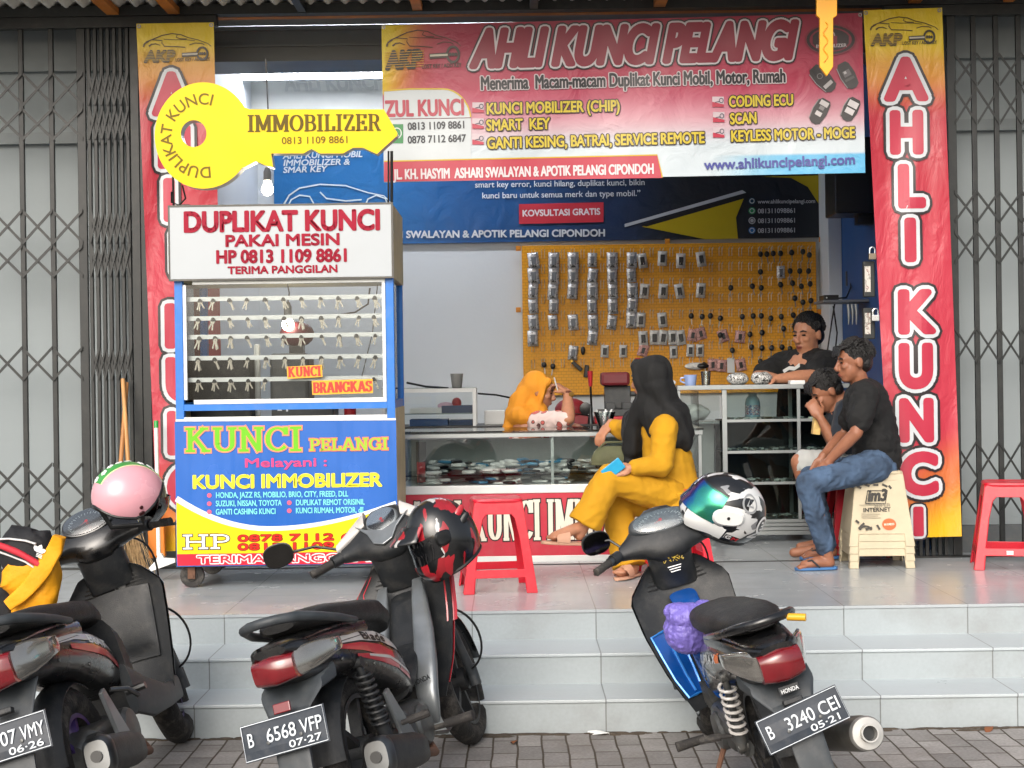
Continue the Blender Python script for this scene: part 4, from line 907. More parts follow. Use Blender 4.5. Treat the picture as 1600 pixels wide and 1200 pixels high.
a=Art(); a.slab('IMMOBILIZER',386,206,596,204,26,'#5b4a12',1,.2,.07); a.text('0813 1109 8861',440,225,546,223,10.5,'#6b5a14',1,.015); a.arctext('DUPLIKAT KUNCI',cx-1,cy,49,76,287,17,'#6b5a14',1,.012)
a.build(ks,flat(YS-.0075,.0007),rough=.4,spec=.15)
b=MB()
for px in (612,607): b.tube([P(px,236,YS+.04),P(px,321,YS+.12)],.008 if px==612 else .005,8)
b.tube([P(270,246,YS+.05),P(271,321,YS+.13)],.006,8); b.tube([P(285,290,YS+.05),P(290,310,YS+.1),P(280,321,YS+.14),P(268,316,YS+.14),P(268,300,YS+.1)],.005,8); obj('mount_rod',b,m_dk,ks)
# small hanging plastic key in front of the wide banner
YH=8.2
hk2=thing('key_sign','orange yellow plastic key hanging blade down before the wide banner at right','sign',P(1291,118,YH))
pts=[(1276,-70),(1308,-70),(1308,24),(1302,28),(1302,104),(1292,119),(1281,104),(1281,28),(1276,24)]
b=MB(); b.prism([P(x,y,YH) for x,y in pts],(0,.025,0)); obj('blade',b,M('orange_yellow_plastic','#eda512',.35,var=.05),hk2,smooth=0,bevel=.003)
b=MB(); b.tube([P(1290+3.5*math.sin(i*1.1),34+i*4.2,YH-.003) for i in range(16)],.0035,6); obj('groove',b,M('groove_orange','#dc940f',.5),hk2)
b=MB(); b.lathe(P(1292,-120,YH+.012)-Vector((0,.012,0)),(0,1,0),[(.05,0),(.19,0),(.19,.025),(.05,.025)],28,cap=False); obj('bow',b,_mats['orange_yellow_plastic'],hk2)

# ================================================================ COUNTERS
YC=8.98
def cz_(y,Y=YC,x=860): return P(x,y,Y).z
CX0,CX1=P(626,700,YC).x,P(1098,700,YC).x
m_counter=M('counter_red','#b5283c',.4,var=.08,dirt=.15)
ct=thing('display_counter','low glass topped display counter with a lettered red front','counter',(.5*(CX0+CX1),YC+.28,FZ))
zt_,zg,zw,zr,zb=cz_(672),cz_(757),cz_(770),cz_(868),cz_(878)
b=MB(); b.box(CX0,CX1,YC+.003,YC+.55,zr+.001,zw-.001); obj('red_front',b,m_counter,ct,smooth=0)
b=MB(); b.box(CX0-.004,CX1+.004,YC-.003,YC+.555,zw,zg); b.box(CX0-.004,CX1+.004,YC-.003,YC+.02,zb,zr); obj('white_strip',b,m_alu,ct,smooth=0,bevel=.003)
b=MB(); b.box(CX0+.05,CX1-.05,YC+.06,YC+.5,FZ+.0005,zr-.001); obj('plinth',b,m_dk,ct,smooth=0)
b=MB(); b.box(CX0,CX1,YC-.002,YC+.02,cz_(682),cz_(676)); b.box(CX0,CX1,YC+.53,YC+.55,cz_(682),cz_(676))
for px in (629,863,1094): x=P(px,700,YC).x; b.box(x-.009,x+.009,YC+.001 if px!=863 else YC+.02,YC+.016 if px!=863 else YC+.03,zg,cz_(684))
for px in (629,1094): x=P(px,700,YC).x; b.box(x-.009,x+.009,YC+.534,YC+.548,zg,cz_(684))
obj('aluminium_frame',b,M('silver_aluminium','#a9afb0',.3,.6,var=.05,dirt=.1),ct,smooth=0)
m_green=M_glass('counter_glass','#f4f8f7',.08,.01)
b=MB(); b.box(CX0-.006,CX1+.006,YC-.01,YC+.56,cz_(675)+.001,zt_); obj('glass_top',b,m_green,ct,smooth=0)
b=MB(); b.box(CX0+.002,CX1-.002,YC+.004,YC+.008,zg,cz_(684)); obj('glass_front',b,m_green,ct,smooth=0)
m_tray=M('blue_tray','#2f6f9c',.5); m_gshelf=M_glass('shelf_glass','#e6efec',.10,.02)
b=MB(); b.box(CX0+.02,CX1-.02,YC+.06,YC+.5,cz_(741,YC+.1),cz_(739.5,YC+.1)); obj('shelf',b,m_gshelf,ct,smooth=0)
b=MB(); b.box(CX0+.01,CX1-.01,YC+.50,YC+.51,zg+.001,cz_(690)); obj('back_board',b,M('counter_back','#9aa5a4',.4),ct,smooth=0)
b=MB(); b.box(P(650,700,YC+.2).x,P(666,700,YC+.2).x,YC+.2,YC+.204,zg+.002,cz_(690)); b.cur=1; b.box(P(650,700,YC+.2).x+.004,P(664,700,YC+.2).x,YC+.197,YC+.1995,zg+.01,cz_(722)); obj('card',b,[m_mach,m_red],ct,smooth=0)
a=Art(); a.slab('AHLI',640,846,722,845,62,'#d8d2c4',2,.115,.06,0,outline=[(1.9,'#2a1618')]); a.slab('KUNCI',736,845,846,843,62,'#d8d2c4',2,.115,.06,0,outline=[(1.9,'#2a1618')]); a.slab('IMMOBILIZER',854,843,1088,840,62,'#d8d2c4',2,.115,.06,0,outline=[(1.9,'#2a1618')])
a.build(ct,flat(YC+.001,.0006),rough=.4)
# loose remotes in the counter: each one its own object
rem=[]
for v,(L,W_,H_) in enumerate(((.07,.038,.018),(.062,.042,.02),(.085,.03,.014),(.06,.06,.016))):
    b=MB(); b.sloft([((x*L/2,0,H_/2),(0,1,0),(0,0,1),W_/2*s,H_/2*s,3) for x,s in ((-1,.55),(-.85,.9),(-.3,1),(.4,.95),(.85,.8),(1,.5))],12); rem.append(b.mesh('car_remote'))
rm=[m_white,m_white,m_white,M('pale_grey_plastic','#b9c0bf',.35),m_blk,M('blue_remote','#3b83a8',.4),m_white]
for tier,(zz,n,y0,y1,up) in enumerate(((cz_(739,YC+.1)+.002,150,YC+.05,YC+.36,4),(zg+.002,70,YC+.03,YC+.36,2))):
    for i in range(n):
        o=bpy.data.objects.new('car_remote',rem[random.randrange(4)].copy()); COL.objects.link(o); o.data.materials.append(random.choice(rm)); o.data.shade_smooth()
        lay=i*up//n; s_=random.uniform(1.0,1.35)
        o.matrix_basis=Matrix.Translation((random.uniform(P(672,700,YC+.3).x,CX1-.2),y0+(y1-y0)*random.random()*(1-.12*lay)+.02*lay,zz+lay*.019))@Matrix.Rotation(random.uniform(0,6.28),4,'Z')@Matrix.Rotation(random.uniform(-.25,.25) if lay else 0,4,'X')@Matrix.Diagonal((s_,s_,s_,1))
        tag(o,('loose car remote in the heap on the upper shelf of the glass counter','loose car remote in the heap on the floor of the glass counter')[tier],'remote',('remotes heaped on the upper counter shelf','remotes heaped on the counter floor')[tier])
# glass case behind, on the black worktop
YD=10.5
dz=lambda y,x=860: P(x,y,YD).z
wt=thing('worktop','long black worktop along the back of the shop behind the clerk','worktop',(0,YD+.3,FZ))
wx0,wx1=P(560,660,YD).x,P(1125,660,YD).x; ztop=dz(664)
b=MB(); b.box(wx0,wx1,YD,YD+.6,ztop-.04,ztop); obj('top',b,m_blk,wt,smooth=0,bevel=.004)
b=MB(); b.box(wx0+.03,wx1-.03,YD+.05,YD+.58,FZ+.0005,ztop-.0405); obj('base',b,m_grey,wt,smooth=0)
gc=thing('glass_case','white framed glass case with blue boxes on the black worktop','display case',(P(690,664,YD).x,YD+.2,ztop))
gx0,gx1=P(596,640,YD).x,P(744,640,YD).x; gz=dz(607,680)
b=MB()
for x in (gx0,gx1-.025):
    for y in (YD+.02,YD+.36): b.box(x,x+.025,y,y+.025,ztop+.001,gz)
for y in (YD+.021,YD+.361): b.box(gx0+.026,gx1-.026,y,y+.023,gz-.028,gz-.001)
for x in (gx0+.001,gx1-.024): b.box(x,x+.023,YD+.046,YD+.359,gz-.028,gz-.001)
obj('frame',b,m_alu,gc,smooth=0)
b=MB(); b.box(gx0+.026,gx1-.026,YD+.03,YD+.033,ztop+.001,gz-.029); obj('front_pane',b,m_pane,gc,smooth=0)
b=MB(); b.box(gx0,gx1,YD+.015,YD+.39,gz,gz+.005); obj('top_pane',b,m_green,gc,smooth=0)
b=MB(); b.box(gx0+.03,gx1-.03,YD+.06,YD+.35,dz(648,680),dz(646.5,680)); obj('shelf',b,m_gshelf,gc,smooth=0)
for k,(x0,x1,y1,y0,mm,lb) in enumerate(((640,690,646,637,m_white,'stack of white papers in the glass case'),(690,738,646,634,M('navy_box','#22395c',.5),'navy box on the shelf of the glass case'),(640,700,662,651,M('navy_box2','#2b4a78',.5),'blue carton low in the glass case at left'),(702,738,662,653,_mats['navy_box'],'dark blue carton low in the glass case at right'))):
    A=P(x0,y1,YD+.1); B=P(x1,y0,YD+.1); zb_=(dz(646.4,680)+.001 if y1==646 else ztop+.002); b=MB(); b.box(A.x,B.x,YD+.1,YD+.3,zb_,zb_+B.z-A.z); tag(obj('carton' if k else 'paper_stack',b,mm,smooth=0,bevel=.002),lb,'box' if k else 'papers')
b=MB(); c=P(705,634,YD+.2); b.ell(c+Vector((-.04,0,.0)),(.06,.05,.028)); b.cur=1; b.ell(c+Vector((.04,0,.02)),(.035,.04,.04)); tag(obj('cloth_bundle',b,[M('pale_cloth','#c9a6b4',.8),m_red]),'pink and red cloth bundle on the navy box','bundle')
def cup(name,label,cat,px,py,Y,r0,r1,h,mat,handle=0,th=.003):
    c=P(px,py,Y); t=thing(name,label,cat,c); b=MB(); b.lathe(c,(0,0,1),[(r0*.9,0),(r0,.004),(r1,h),(r1-th,h),(r0-th,.008),(.001,.008)],24,cap=False); b.ell(c+Vector((0,0,.004)),(r0*.9,r0*.9,.004)); obj('body',b,mat,t)
    if handle: b=MB(); b.tube([c+Vector((-r1*.95,0,h*.75)),c+Vector((-r1-.02,0,h*.72)),c+Vector((-r1-.025,0,h*.45)),c+Vector((-r0*.97,0,h*.25))],.006,8); obj('handle',b,mat,t)
    return t
cup('cup','plain grey tapered cup on top of the white glass case','cup',714,606.5,YD+.12,.035,.047,.105,M('grey_cup','#8e908d',.4))
b=MB(); b.tube([P(636,598,YD+.3),P(665,604,YD+.2),P(700,606.5,YD+.05)],.008,8); b.tube([P(747,615,YD+.5),P(775,617,YD+.6),P(800,622,YD+.7)],.007,8); tag(obj('cable',b,m_blk),'black cable draped along the glass case and grey wall','cable')
box_thing('white_box','small white box standing on the black worktop behind the clerk','box',757,789,641,663.5,YD+.3,.15,m_white)
# key cutting machines on the worktop
def machine(label,px,Y,s,m1,m2):
    x=P(px,660,Y).x; z=ztop+.0005; t=thing('key_machine',label,'key machine',(x,Y,z))
    b=MB(); b.box(x-.17*s,x+.17*s,Y-.1,Y+.12,z,z+.05); obj('base',b,m2,t,smooth=0,bevel=.01)
    b=MB(); b.box(x-.15*s,x+.15*s,Y-.09,Y+.1,z+.051,z+.10); b.box(x-.09*s,x-.02*s,Y-.08,Y+.02,z+.1005,z+.15); b.box(x+.03*s,x+.1*s,Y-.08,Y+.02,z+.1005,z+.15); obj('carriage',b,m1,t,smooth=0,bevel=.006)
    b=MB(); b.box(x-.09*s,x+.1*s,Y-.02+.041,Y+.1,z+.1005,z+.27); b.lathe((x+.1*s,Y+.06,z+.21),(1,0,0),[(.02,0),(.02,.06*s),(.035,.06*s),(.035,.09*s)],14); obj('column',b,m1,t,smooth=0,bevel=.006)
    b=MB(); b.box(x-.12*s,x+.09*s,Y-.06,Y+.1,z+.271,z+.37); obj('motor_hood',b,M('dull_red','#6e2028',.45),t,smooth=0,bevel=.022)
    for dx,h in ((-.19,.33),(.14,.42)):
        b=MB(); b.tube([(x+dx*s,Y-.05,z+.08),(x+dx*s*1.05,Y-.08,z+h)],.008,8); lv=obj('lever',b,m_blk,t); b=MB(); b.tube([(x+dx*s*1.04,Y-.077,z+h-.06),(x+dx*s*1.05,Y-.081,z+h+.05)],[.014,.02],10); obj('grip',b,m_red,lv)
    return t
machine('tall dark key cutting machine with dull red hood beside the black hijab',965,YD+.22,1.0,m_mach,m_red)
t=thing('key_machine','low red key cutting machine half hidden behind the clerk','key machine',(P(893,660,YD+.2).x,YD+.2,ztop)); x=P(893,650,YD+.2).x
b=MB(); b.ell((x,YD+.25,ztop+.10),(.12,.09,.085)); b.box(x-.13,x+.13,YD+.12,YD+.34,ztop+.0005,ztop+.06); obj('body',b,M('machine_red','#7d1a22',.45,dirt=.2),t); b=MB(); b.lathe((x+.10,YD+.13,ztop+.11),(0,-1,0),[(.045,0),(.045,.03),(.02,.035)],18); obj('wheel',b,m_blk,t)
t=thing('air_gun','black spring stand with thin cables on the worktop','stand',(P(923,660,YD+.1).x,YD+.1,ztop)); b=MB(); x=P(923,650,YD+.1).x; b.tube([(x,YD+.1,ztop),(x,YD+.1,ztop+.12)],[.025,.006],10); obj('stand',b,m_blk,t); b=MB(); b.tube([(x,YD+.1,ztop+.06),(x-.08,YD+.12,ztop+.07),(x-.2,YD+.14,ztop+.085)],.004,6); obj('wire',b,m_blk,t)
# clear cup of straws on the counter
m_clear=M_glass('clear_plastic','#e6ebea',.18,.05)
t=thing('plastic_cup','stack of clear plastic cups on the glass counter before the clerk','cup',P(945,671,YC+.2)); c=P(945,667,YC+.25); c.z=zt_+.0005
b=MB(); b.lathe(c,(0,0,1),[(.035,0),(.07,.10),(.068,.10),(.034,.002)],22,cap=False); obj('cup',b,m_clear,t)
for i in range(9):
    an=i*.7; b=MB(); b.tube([c+Vector((.025*math.cos(an),.025*math.sin(an),.004)),c+Vector((.055*math.cos(an),.05*math.sin(an),.10+.008*(i%3)))],.005,6); obj('straw',b,m_white,t)
# tall cabinet on the right
YT=9.82
TX0,TX1=P(1130,700,YT).x,P(1345,700,YT).x
tz=lambda y,x=1190:P(x,y,YT).z
m_al2=M('grey_aluminium','#9da3a4',.35,.5,var=.06,dirt=.12)
tc_=thing('glass_cabinet','tall aluminium framed glass cabinet of spare parts beside the seated men','cabinet',(.5*(TX0+TX1),YT+.25,FZ))
b=MB()
for px,wd in ((1133,.032),(1249,.022),(1342,.022)):
    x=P(px,700,YT).x; b.box(x-wd/2,x+wd/2,YT,YT+.022,tz(812),tz(608))
obj('front_upright',b,m_al2,tc_,smooth=0,bevel=.002)
b=MB()
for px in (1236,):
    x=P(px,700,YT+.4).x; b.box(x-.012,x+.012,YT+.4,YT+.42,tz(836),tz(608))
obj('rear_upright',b,m_al2,tc_,smooth=0)
b=MB(); b.box(P(1058,605,YT).x,TX1,YT-.012,YT+.46,tz(608),tz(601)); obj('counter_top',b,m_al2,tc_,smooth=0,bevel=.003)
for y in (657,706,755):
    b=MB(); b.box(TX0+.018,TX1,YT+.002,YT+.02,tz(y+2.2),tz(y-2)); b.cur=1; b.box(TX0+.018,TX1,YT+.021,YT+.44,tz(y+1.5),tz(y-.5)); obj('shelf',b,[m_al2,M('dark_shelf','#2b2f30',.4)],tc_,smooth=0)
b=MB()
for k,(y0,y1) in enumerate(((836,830),(829,824),(823,818),(817,812))): b.box(TX0,TX1,YT-.004-(.003 if k%2 else 0),YT+.44,tz(y0),tz(y1))
obj('ribbed_base',b,m_al2,tc_,smooth=0,bevel=.002)
b=MB()
for x in (TX0+.05,TX1-.05): 
    for y in (YT+.05,YT+.4): b.box(x-.02,x+.02,y-.02,y+.02,FZ+.0005,tz(836))
obj('foot',b,m_blk,tc_,smooth=0)
b=MB(); b.box(TX0+.01,TX1,YT+.445,YT+.455,tz(812),tz(657)); obj('back_board',b,M('cabinet_back','#1d2021',.6),tc_,smooth=0)
b=MB(); b.box(TX0+.018,TX1,YT+.008,YT+.011,tz(811),tz(609)); obj('front_pane',b,M_glass('cabinet_pane','#dfe8e6',.06,.02),tc_,smooth=0)
CL=P(1064,700,YT).x
b=MB(); b.box(CL,TX0-.018,YT+.008,YT+.012,FZ+.05,tz(609)); b.box(CL+.12,CL+.124,YT+.02,YT+.42,FZ+.05,tz(609)); obj('corner_pane',b,m_green,tc_,smooth=0)
b=MB(); b.box(CL,TX0-.02,YT+.02,YT+.42,tz(661),tz(657)); b.box(CL,TX0-.02,YT+.02,YT+.42,tz(760),tz(757)); obj('corner_shelf',b,m_gshelf,tc_,smooth=0)
b=MB(); b.box(CL-.02,CL,YT+.0,YT+.02,FZ+.001,tz(608)); b.box(CL+.0,TX0-.02,YT+.3,YT+.31,FZ+.02,tz(662)); obj('corner_upright',b,m_al2,tc_,smooth=0)
loose=MB(); r=random.Random(5)
for y in (657,706,755,812):
    for i in range(150):
        x=r.uniform(TX0+.05,TX1-.05); yy=YT+r.uniform(.03,.25); z=tz(y-.5)+.006+(0 if y!=812 else .0); s=r.uniform(.006,.018)
        loose.cur=r.randrange(3); loose.obox((x,yy,z+s*.3),(s*2.2,s*1.2,s*.7),Matrix.Rotation(r.uniform(0,3),3,'Z')@Matrix.Rotation(r.uniform(-.5,.5),3,'X'))
tag(obj('loose_parts',loose,[m_key,m_grey,m_white],smooth=0),'small loose silver key parts strewn over the cabinet shelves','spare parts',kind='stuff')
# things on the tall cabinet
ztc=tz(601)+.0005
t=cup('mug','pale blue mug with a handle on the tall cabinet','mug',1079,603,YT+.1,.036,.044,.075,M('pale_blue_glaze','#8fa3cf',.25,var=.03,coat=.5),1,.005); 
t=cup('drinking_glass','clear drinking glass beside the pale blue mug','glass',1103,603,YT+.1,.028,.035,.10,m_clear)
m_zeb=M('black_white_film','#8a8a88',.3)
def M_shards(name,cols,scale,rough=.35,coat=.3):
    m=bpy.data.materials.new(name); m.use_nodes=True; t=m.node_tree; b=t.nodes['Principled BSDF']; tc=t.nodes.new('ShaderNodeTexCoord'); mp=t.nodes.new('ShaderNodeMapping'); mp.inputs['Scale'].default_value=scale if isinstance(scale,tuple) else (scale,)*3
    v=t.nodes.new('ShaderNodeTexNoise'); v.inputs['Scale'].default_value=1; v.inputs['Detail'].default_value=1.5; v.inputs['Distortion'].default_value=1.6; r_=t.nodes.new('ShaderNodeValToRGB'); r_.color_ramp.interpolation='CONSTANT'
    for i,(p,c) in enumerate(cols):
        e=r_.color_ramp.elements[i] if i<2 else r_.color_ramp.elements.new(p); e.position=p; e.color=(*lin(c),1)
    t.links.new(tc.outputs['Object'],mp.inputs[0]); t.links.new(mp.outputs[0],v.inputs['Vector']); t.links.new(v.outputs['Fac'],r_.inputs[0]); t.links.new(r_.outputs[0],b.inputs['Base Color']); b.inputs['Roughness'].default_value=rough; b.inputs['Coat Weight'].default_value=coat
    return m
m_zebra=M_shards('black_white_film_print',[(0,'#17181a'),(.44,'#c9c9c6'),(.52,'#17181a'),(.58,'#d6d6d2'),(.66,'#222222')],40)
for px,lb in ((1153,'black and white parcel bag on the cabinet, left of two'),(1190,'black and white parcel bag on the cabinet beside the leaning man')):
    c=P(px,601,YT+.12); c.z=ztc+.04; b=MB(); b.ell(c,(.075,.06,.045),nu=20,nv=12)
    for v in b.v: v += Vector(noise.noise_vector(v*30))*.008
    tag(obj('parcel_bag',b,m_zebra,smooth=50),lb,'bag')
c=P(1245,601,YT+.05); b=MB(); b.box(c.x-.05,c.x+.05,YT+.02,YT+.1,ztc,ztc+.025); tag(obj('cigarette_box',b,m_white,smooth=0,bevel=.003),'small flat white pack under the leaning man arm','pack')
# jar and bag inside the cabinet
x=P(1176,640,YT+.2).x; zz=tz(656); t=thing('bottle','clear wide bottle with blue label on the top cabinet shelf','bottle',(x,YT+.2,zz)); b=MB(); b.lathe((x,YT+.2,zz+.001),(0,0,1),[(.045,0),(.05,.01),(.05,.11),(.042,.14),(.028,.155),(.028,.175),(.001,.176)],22); obj('body',b,M('bottle_pale_blue','#8fb1c2',.15,var=.15,scale=20),t); b=MB(); b.lathe((x,YT+.2,zz+.03),(0,0,1),[(.0515,0),(.0515,.065)],22,cap=False); obj('sleeve_label',b,M_shards('blue_red_label',[(0,'#2a4f86'),(.45,'#cdd5dc'),(.55,'#a33038'),(.62,'#2a4f86')],45),t)
c=P(1085,652,YT+.12); c.z=tz(657)+.055; b=MB(); b.ell(c,(.10,.06,.06),nu=22,nv=14)
for v in b.v: v += Vector(noise.noise_vector(v*22))*.018
tag(obj('plastic_bag',b,M('crumpled_white_plastic','#aab0b0',.3,var=.1,scale=20),smooth=60),'crumpled clear white plastic bag on the corner shelf','bag')
b=MB(); c=P(1048,602,YT+.05); b.ell(Vector((c.x,c.y,ztc+.02)),(.035,.03,.022)); tag(obj('tissue',b,m_white),'small white tissue on the cabinet beside the black hijab','tissue')

def M_vshards(name,cols,scale,rough=.3,coat=.6,stretch=(1,1,1),rot=0):
    """sharp angular patches of flat colour"""
    m=bpy.data.materials.new(name); m.use_nodes=True; t=m.node_tree; b=t.nodes['Principled BSDF']; tc=t.nodes.new('ShaderNodeTexCoord'); mp=t.nodes.new('ShaderNodeMapping'); mp.inputs['Scale'].default_value=stretch; mp.inputs['Rotation'].default_value=(rot,rot*.7,0)
    v=t.nodes.new('ShaderNodeTexVoronoi'); v.inputs['Scale'].default_value=scale; v.distance='MANHATTAN'; sp=t.nodes.new('ShaderNodeSeparateColor'); r_=t.nodes.new('ShaderNodeValToRGB'); r_.color_ramp.interpolation='CONSTANT'
    for i,(p,c) in enumerate(cols):
        e=r_.color_ramp.elements[i] if i<2 else r_.color_ramp.elements.new(p); e.position=p; e.color=(*lin(c),1)
    t.links.new(tc.outputs['Object'],mp.inputs[0]); t.links.new(mp.outputs[0],v.inputs['Vector']); t.links.new(v.outputs['Color'],sp.inputs[0]); t.links.new(sp.outputs[0],r_.inputs[0]); t.links.new(r_.outputs[0],b.inputs['Base Color']); b.inputs['Roughness'].default_value=rough; b.inputs['Coat Weight'].default_value=coat
    return m
# ================================================================ RIGHT WALL FITTINGS
t=thing('speaker','black box speaker hung high on the blue side wall','speaker',(2.45,10.7,2.8)); A=P(1300,272,10.6); B=P(1352,335,10.6)
b=MB(); b.box(A.x,2.60,10.5,10.85,B.z,A.z+.25); o=obj('cabinet',b,m_blk,t,smooth=0,bevel=.01); 
b=MB(); b.box(2.601,2.62,10.6,10.7,A.z-.1,A.z+.1); b.box(A.x+.18,A.x+.3,10.6,10.7,B.z-.07,B.z-.001); obj('bracket',b,m_blk,t,smooth=0)
t=thing('wall_shelf','small grey shelf on a bracket at the corner of the blue wall','shelf',P(1312,470,10.9)); A=P(1280,474,10.9); zs=A.z
b=MB(); b.box(A.x,2.615,10.75,11.1,zs,zs+.018); obj('board',b,m_grey,t,smooth=0,bevel=.002)
b=MB()
for px in (1325,1331,1337): b.tube([P(px,475,10.8),P(px+1.5,488,10.8),P(px+1,507,10.8)],[.012,.012,.004],8)
obj('bracket',b,m_al2,t)
t=thing('router','small black router box with a dot on the wall shelf','router',P(1290,468,10.85)); b=MB(); b.box(A.x+.01,A.x+.12,10.78,10.95,zs+.0185,zs+.055); obj('body',b,m_blk,t,smooth=0,bevel=.005); b=MB(); b.ell((A.x+.03,10.779,zs+.035),(.006,.003,.006)); obj('light',b,m_white,t)
b=MB(); b.tube([P(1300,467,10.9),P(1322,465,11.0),P(1329,450,11.3),P(1330,425,11.5)],.007,8); b.tube([P(1330,424,11.5),P(1330,340,11.5)],.006,8); b.tube([P(1304,476,10.85),P(1300,500,11.0),P(1291,560,11.5)],.006,8); b.tube([P(1302,478,10.85),P(1308,520,10.9),P(1303,570,11.0)],.006,8); tag(obj('cable',b,m_blk),'black cables from the speaker to the wall shelf and down','cable')
t=thing('junction_box','small black adapter box on the blue wall cable','adapter',P(1329,435,11.5)); b=MB(); c=P(1329,435,11.45); b.box(c.x-.03,c.x+.03,c.y,c.y+.05,c.z-.06,c.z+.06); obj('box',b,m_blk,t,smooth=0,bevel=.008)
m_stick=M_shards('scuffed_sticker',[(0,'#b9b5ad'),(.55,'#8f8a83'),(.63,'#7a2a2c'),(.68,'#c9c5bd')],30)
for (y0,y1),lb in (((408,464),'black lock plate with torn sticker, upper of two on gate edge'),((481,530),'black lock plate with pale sticker, lower of two on gate edge')):
    A=P(1350,y1,YG-.1); B=P(1367,y0,YG-.1); t=thing('lock_plate',lb,'lock plate',(A.x,YG-.1,A.z)); b=MB(); b.box(A.x,B.x,YG-.1,YG-.06,A.z,B.z); obj('plate',b,m_dk,t,smooth=0,bevel=.005); b=MB(); b.box(A.x+.006,B.x-.028,YG-.103,YG-.1005,A.z+.03,B.z-.03); obj('sticker',b,m_stick,t,smooth=0)
m_steel=M('bright_steel','#c3c5c6',.25,1,var=.05)
for px,py,mm,lb in ((1363,398,M('brass_old','#7d7263',.35,.8),'dull brass padlock above the upper lock plate'),(1368,494,m_steel,'shiny steel padlock hanging beside the red banner')):
    c=P(px,py,YG-.15); t=thing('padlock',lb,'padlock',c); b=MB(); b.box(c.x-.022,c.x+.022,c.y-.01,c.y+.01,c.z-.03,c.z+.008); obj('body',b,mm,t,smooth=0,bevel=.004)
    b=MB(); b.tube([c+Vector((-.015,0,.008)),c+Vector((-.015,0,.03))]+[c+Vector((-.015*math.cos(R(k)),0,.03+.015*math.sin(R(k)))) for k in range(30,180,30)]+[c+Vector((.015,0,.03)),c+Vector((.015,0,.008))],.004,8); obj('shackle',b,m_steel,t)

# ================================================================ STOOLS
def stool_side(H,wt,wb,leg,arch):
    """one side panel in its own plane: outline with foot notch, arched hole"""
    w=lambda h: wb+(wt-wb)*h/H
    hb0,hb1=.17*H,.26*H
    out=[(-wb,0),(-wb+leg,0),(-w(hb0)+leg*.95,hb0),(w(hb0)-leg*.95,hb0),(wb-leg,0),(wb,0),(w(.5*H),.5*H),(wt,H*.97),(wt*.94,H),(-wt*.94,H),(-wt,H*.97),(-w(.5*H),.5*H)]
    tp=.86*H
    hole=[(-w(hb1)+leg*.9,hb1),(-w(.6*H)+leg*.85,.6*H),(-w(tp)+leg*.95,tp-.05*H),(-w(tp)+leg*1.3,tp),(w(tp)-leg*1.3,tp),(w(tp)-leg*.95,tp-.05*H),(w(.6*H)-leg*.85,.6*H),(w(hb1)-leg*.9,hb1)]
    return (out,hole if arch else None)
def stool_parts(t,H,wt,wb,leg,mat,arch=True,z0=0,holes=True,solid=False):
    w=lambda h: wb+(wt-wb)*h/H
    for k in range(4):
        o,h=stool_side(H,wt,wb,leg,arch)
        loops=[[Vector((x,y,0)) for x,y in o]]+([[Vector((x,y,0)) for x,y in h]] if h else [])
        tri=tessellate_polygon(loops); pts=o+(h or []); n=len(pts); b=MB(); th=.007
        F_=[Vector((x,-w(y),y)) for x,y in pts]; B_=[Vector((x*(1-th/wb),-w(y)+th,y)) for x,y in pts]
        fs=[tuple(q) for q in tri]+[tuple(i+n for i in reversed(q)) for q in tri]
        for a0,kk_ in ((0,len(o)),)+(((len(o),len(h)),) if h else ()):
            for i in range(kk_): p,q=a0+i,a0+(i+1)%kk_; fs.append((p,q,q+n,p+n))
        b.add(F_+B_,fs); b.xf(Matrix.Rotation(R(90)*k,4,'Z')); obj('side_panel',b,mat,t,smooth=0,bevel=.003,local=True)
    b=MB(); b.sloft([((0,0,H-.012),(1,0,0),(0,1,0),wt*1.0,wt*1.0,7),((0,0,H+.003),(1,0,0),(0,1,0),wt*1.05,wt*1.05,7),((0,0,H+.012),(1,0,0),(0,1,0),wt*1.02,wt*1.02,7),((0,0,H+.016),(1,0,0),(0,1,0),wt*.93,wt*.93,7),((0,0,H+.012),(1,0,0),(0,1,0),wt*.85,wt*.85,6),((0,0,H+.012),(1,0,0),(0,1,0),wt*.1,wt*.1,2)],32); obj('seat',b,mat,t,smooth=40,local=True)
m_rst=M('red_stool_plastic','#c11028',.36,var=.10,scale=5,coat=.1,dirt=.10)
def stool(label,px,py,Y,H,wt,wb,mat,rot=0,grp='red plastic stools'):
    c=P(px,py,Y); c.z=FZ+.0005; t=thing('plastic_stool',label,'stool',group=grp); t.matrix_basis=Matrix.Translation(c)@Matrix.Rotation(rot,4,'Z'); stool_parts(t,H,wt,wb,.055,mat); return t
s1=stool('empty red plastic stool standing before the lettered counter',777,905,7.86,.475,.128,.195,m_rst,R(6))
s3=dup(s1,Matrix.Identity(4),'empty red plastic stool at the right before the folding gate'); c=P(1574,880,8.45); s3.matrix_basis=Matrix.Translation((c.x,8.45,FZ+.0005))@Matrix.Rotation(R(-14),4,'Z')
b=MB(); b.box(-.018,.018,-.191,-.189,.09,.112); st=obj('price_tag',b,m_white,s3,smooth=0,local=True)
s2=dup(s1,Matrix.Identity(4),'red plastic stool under the woman in mustard'); c=P(1052,900,8.3); s2.matrix_basis=Matrix.Translation((c.x,8.30,FZ+.0005))@Matrix.Rotation(R(10),4,'Z')
m_bst=M('cream_stool_plastic','#b7ab90',.45,var=.08,scale=5,dirt=.22)
cb=P(1369,880,8.62); pos=['lowest','second','third','topmost']
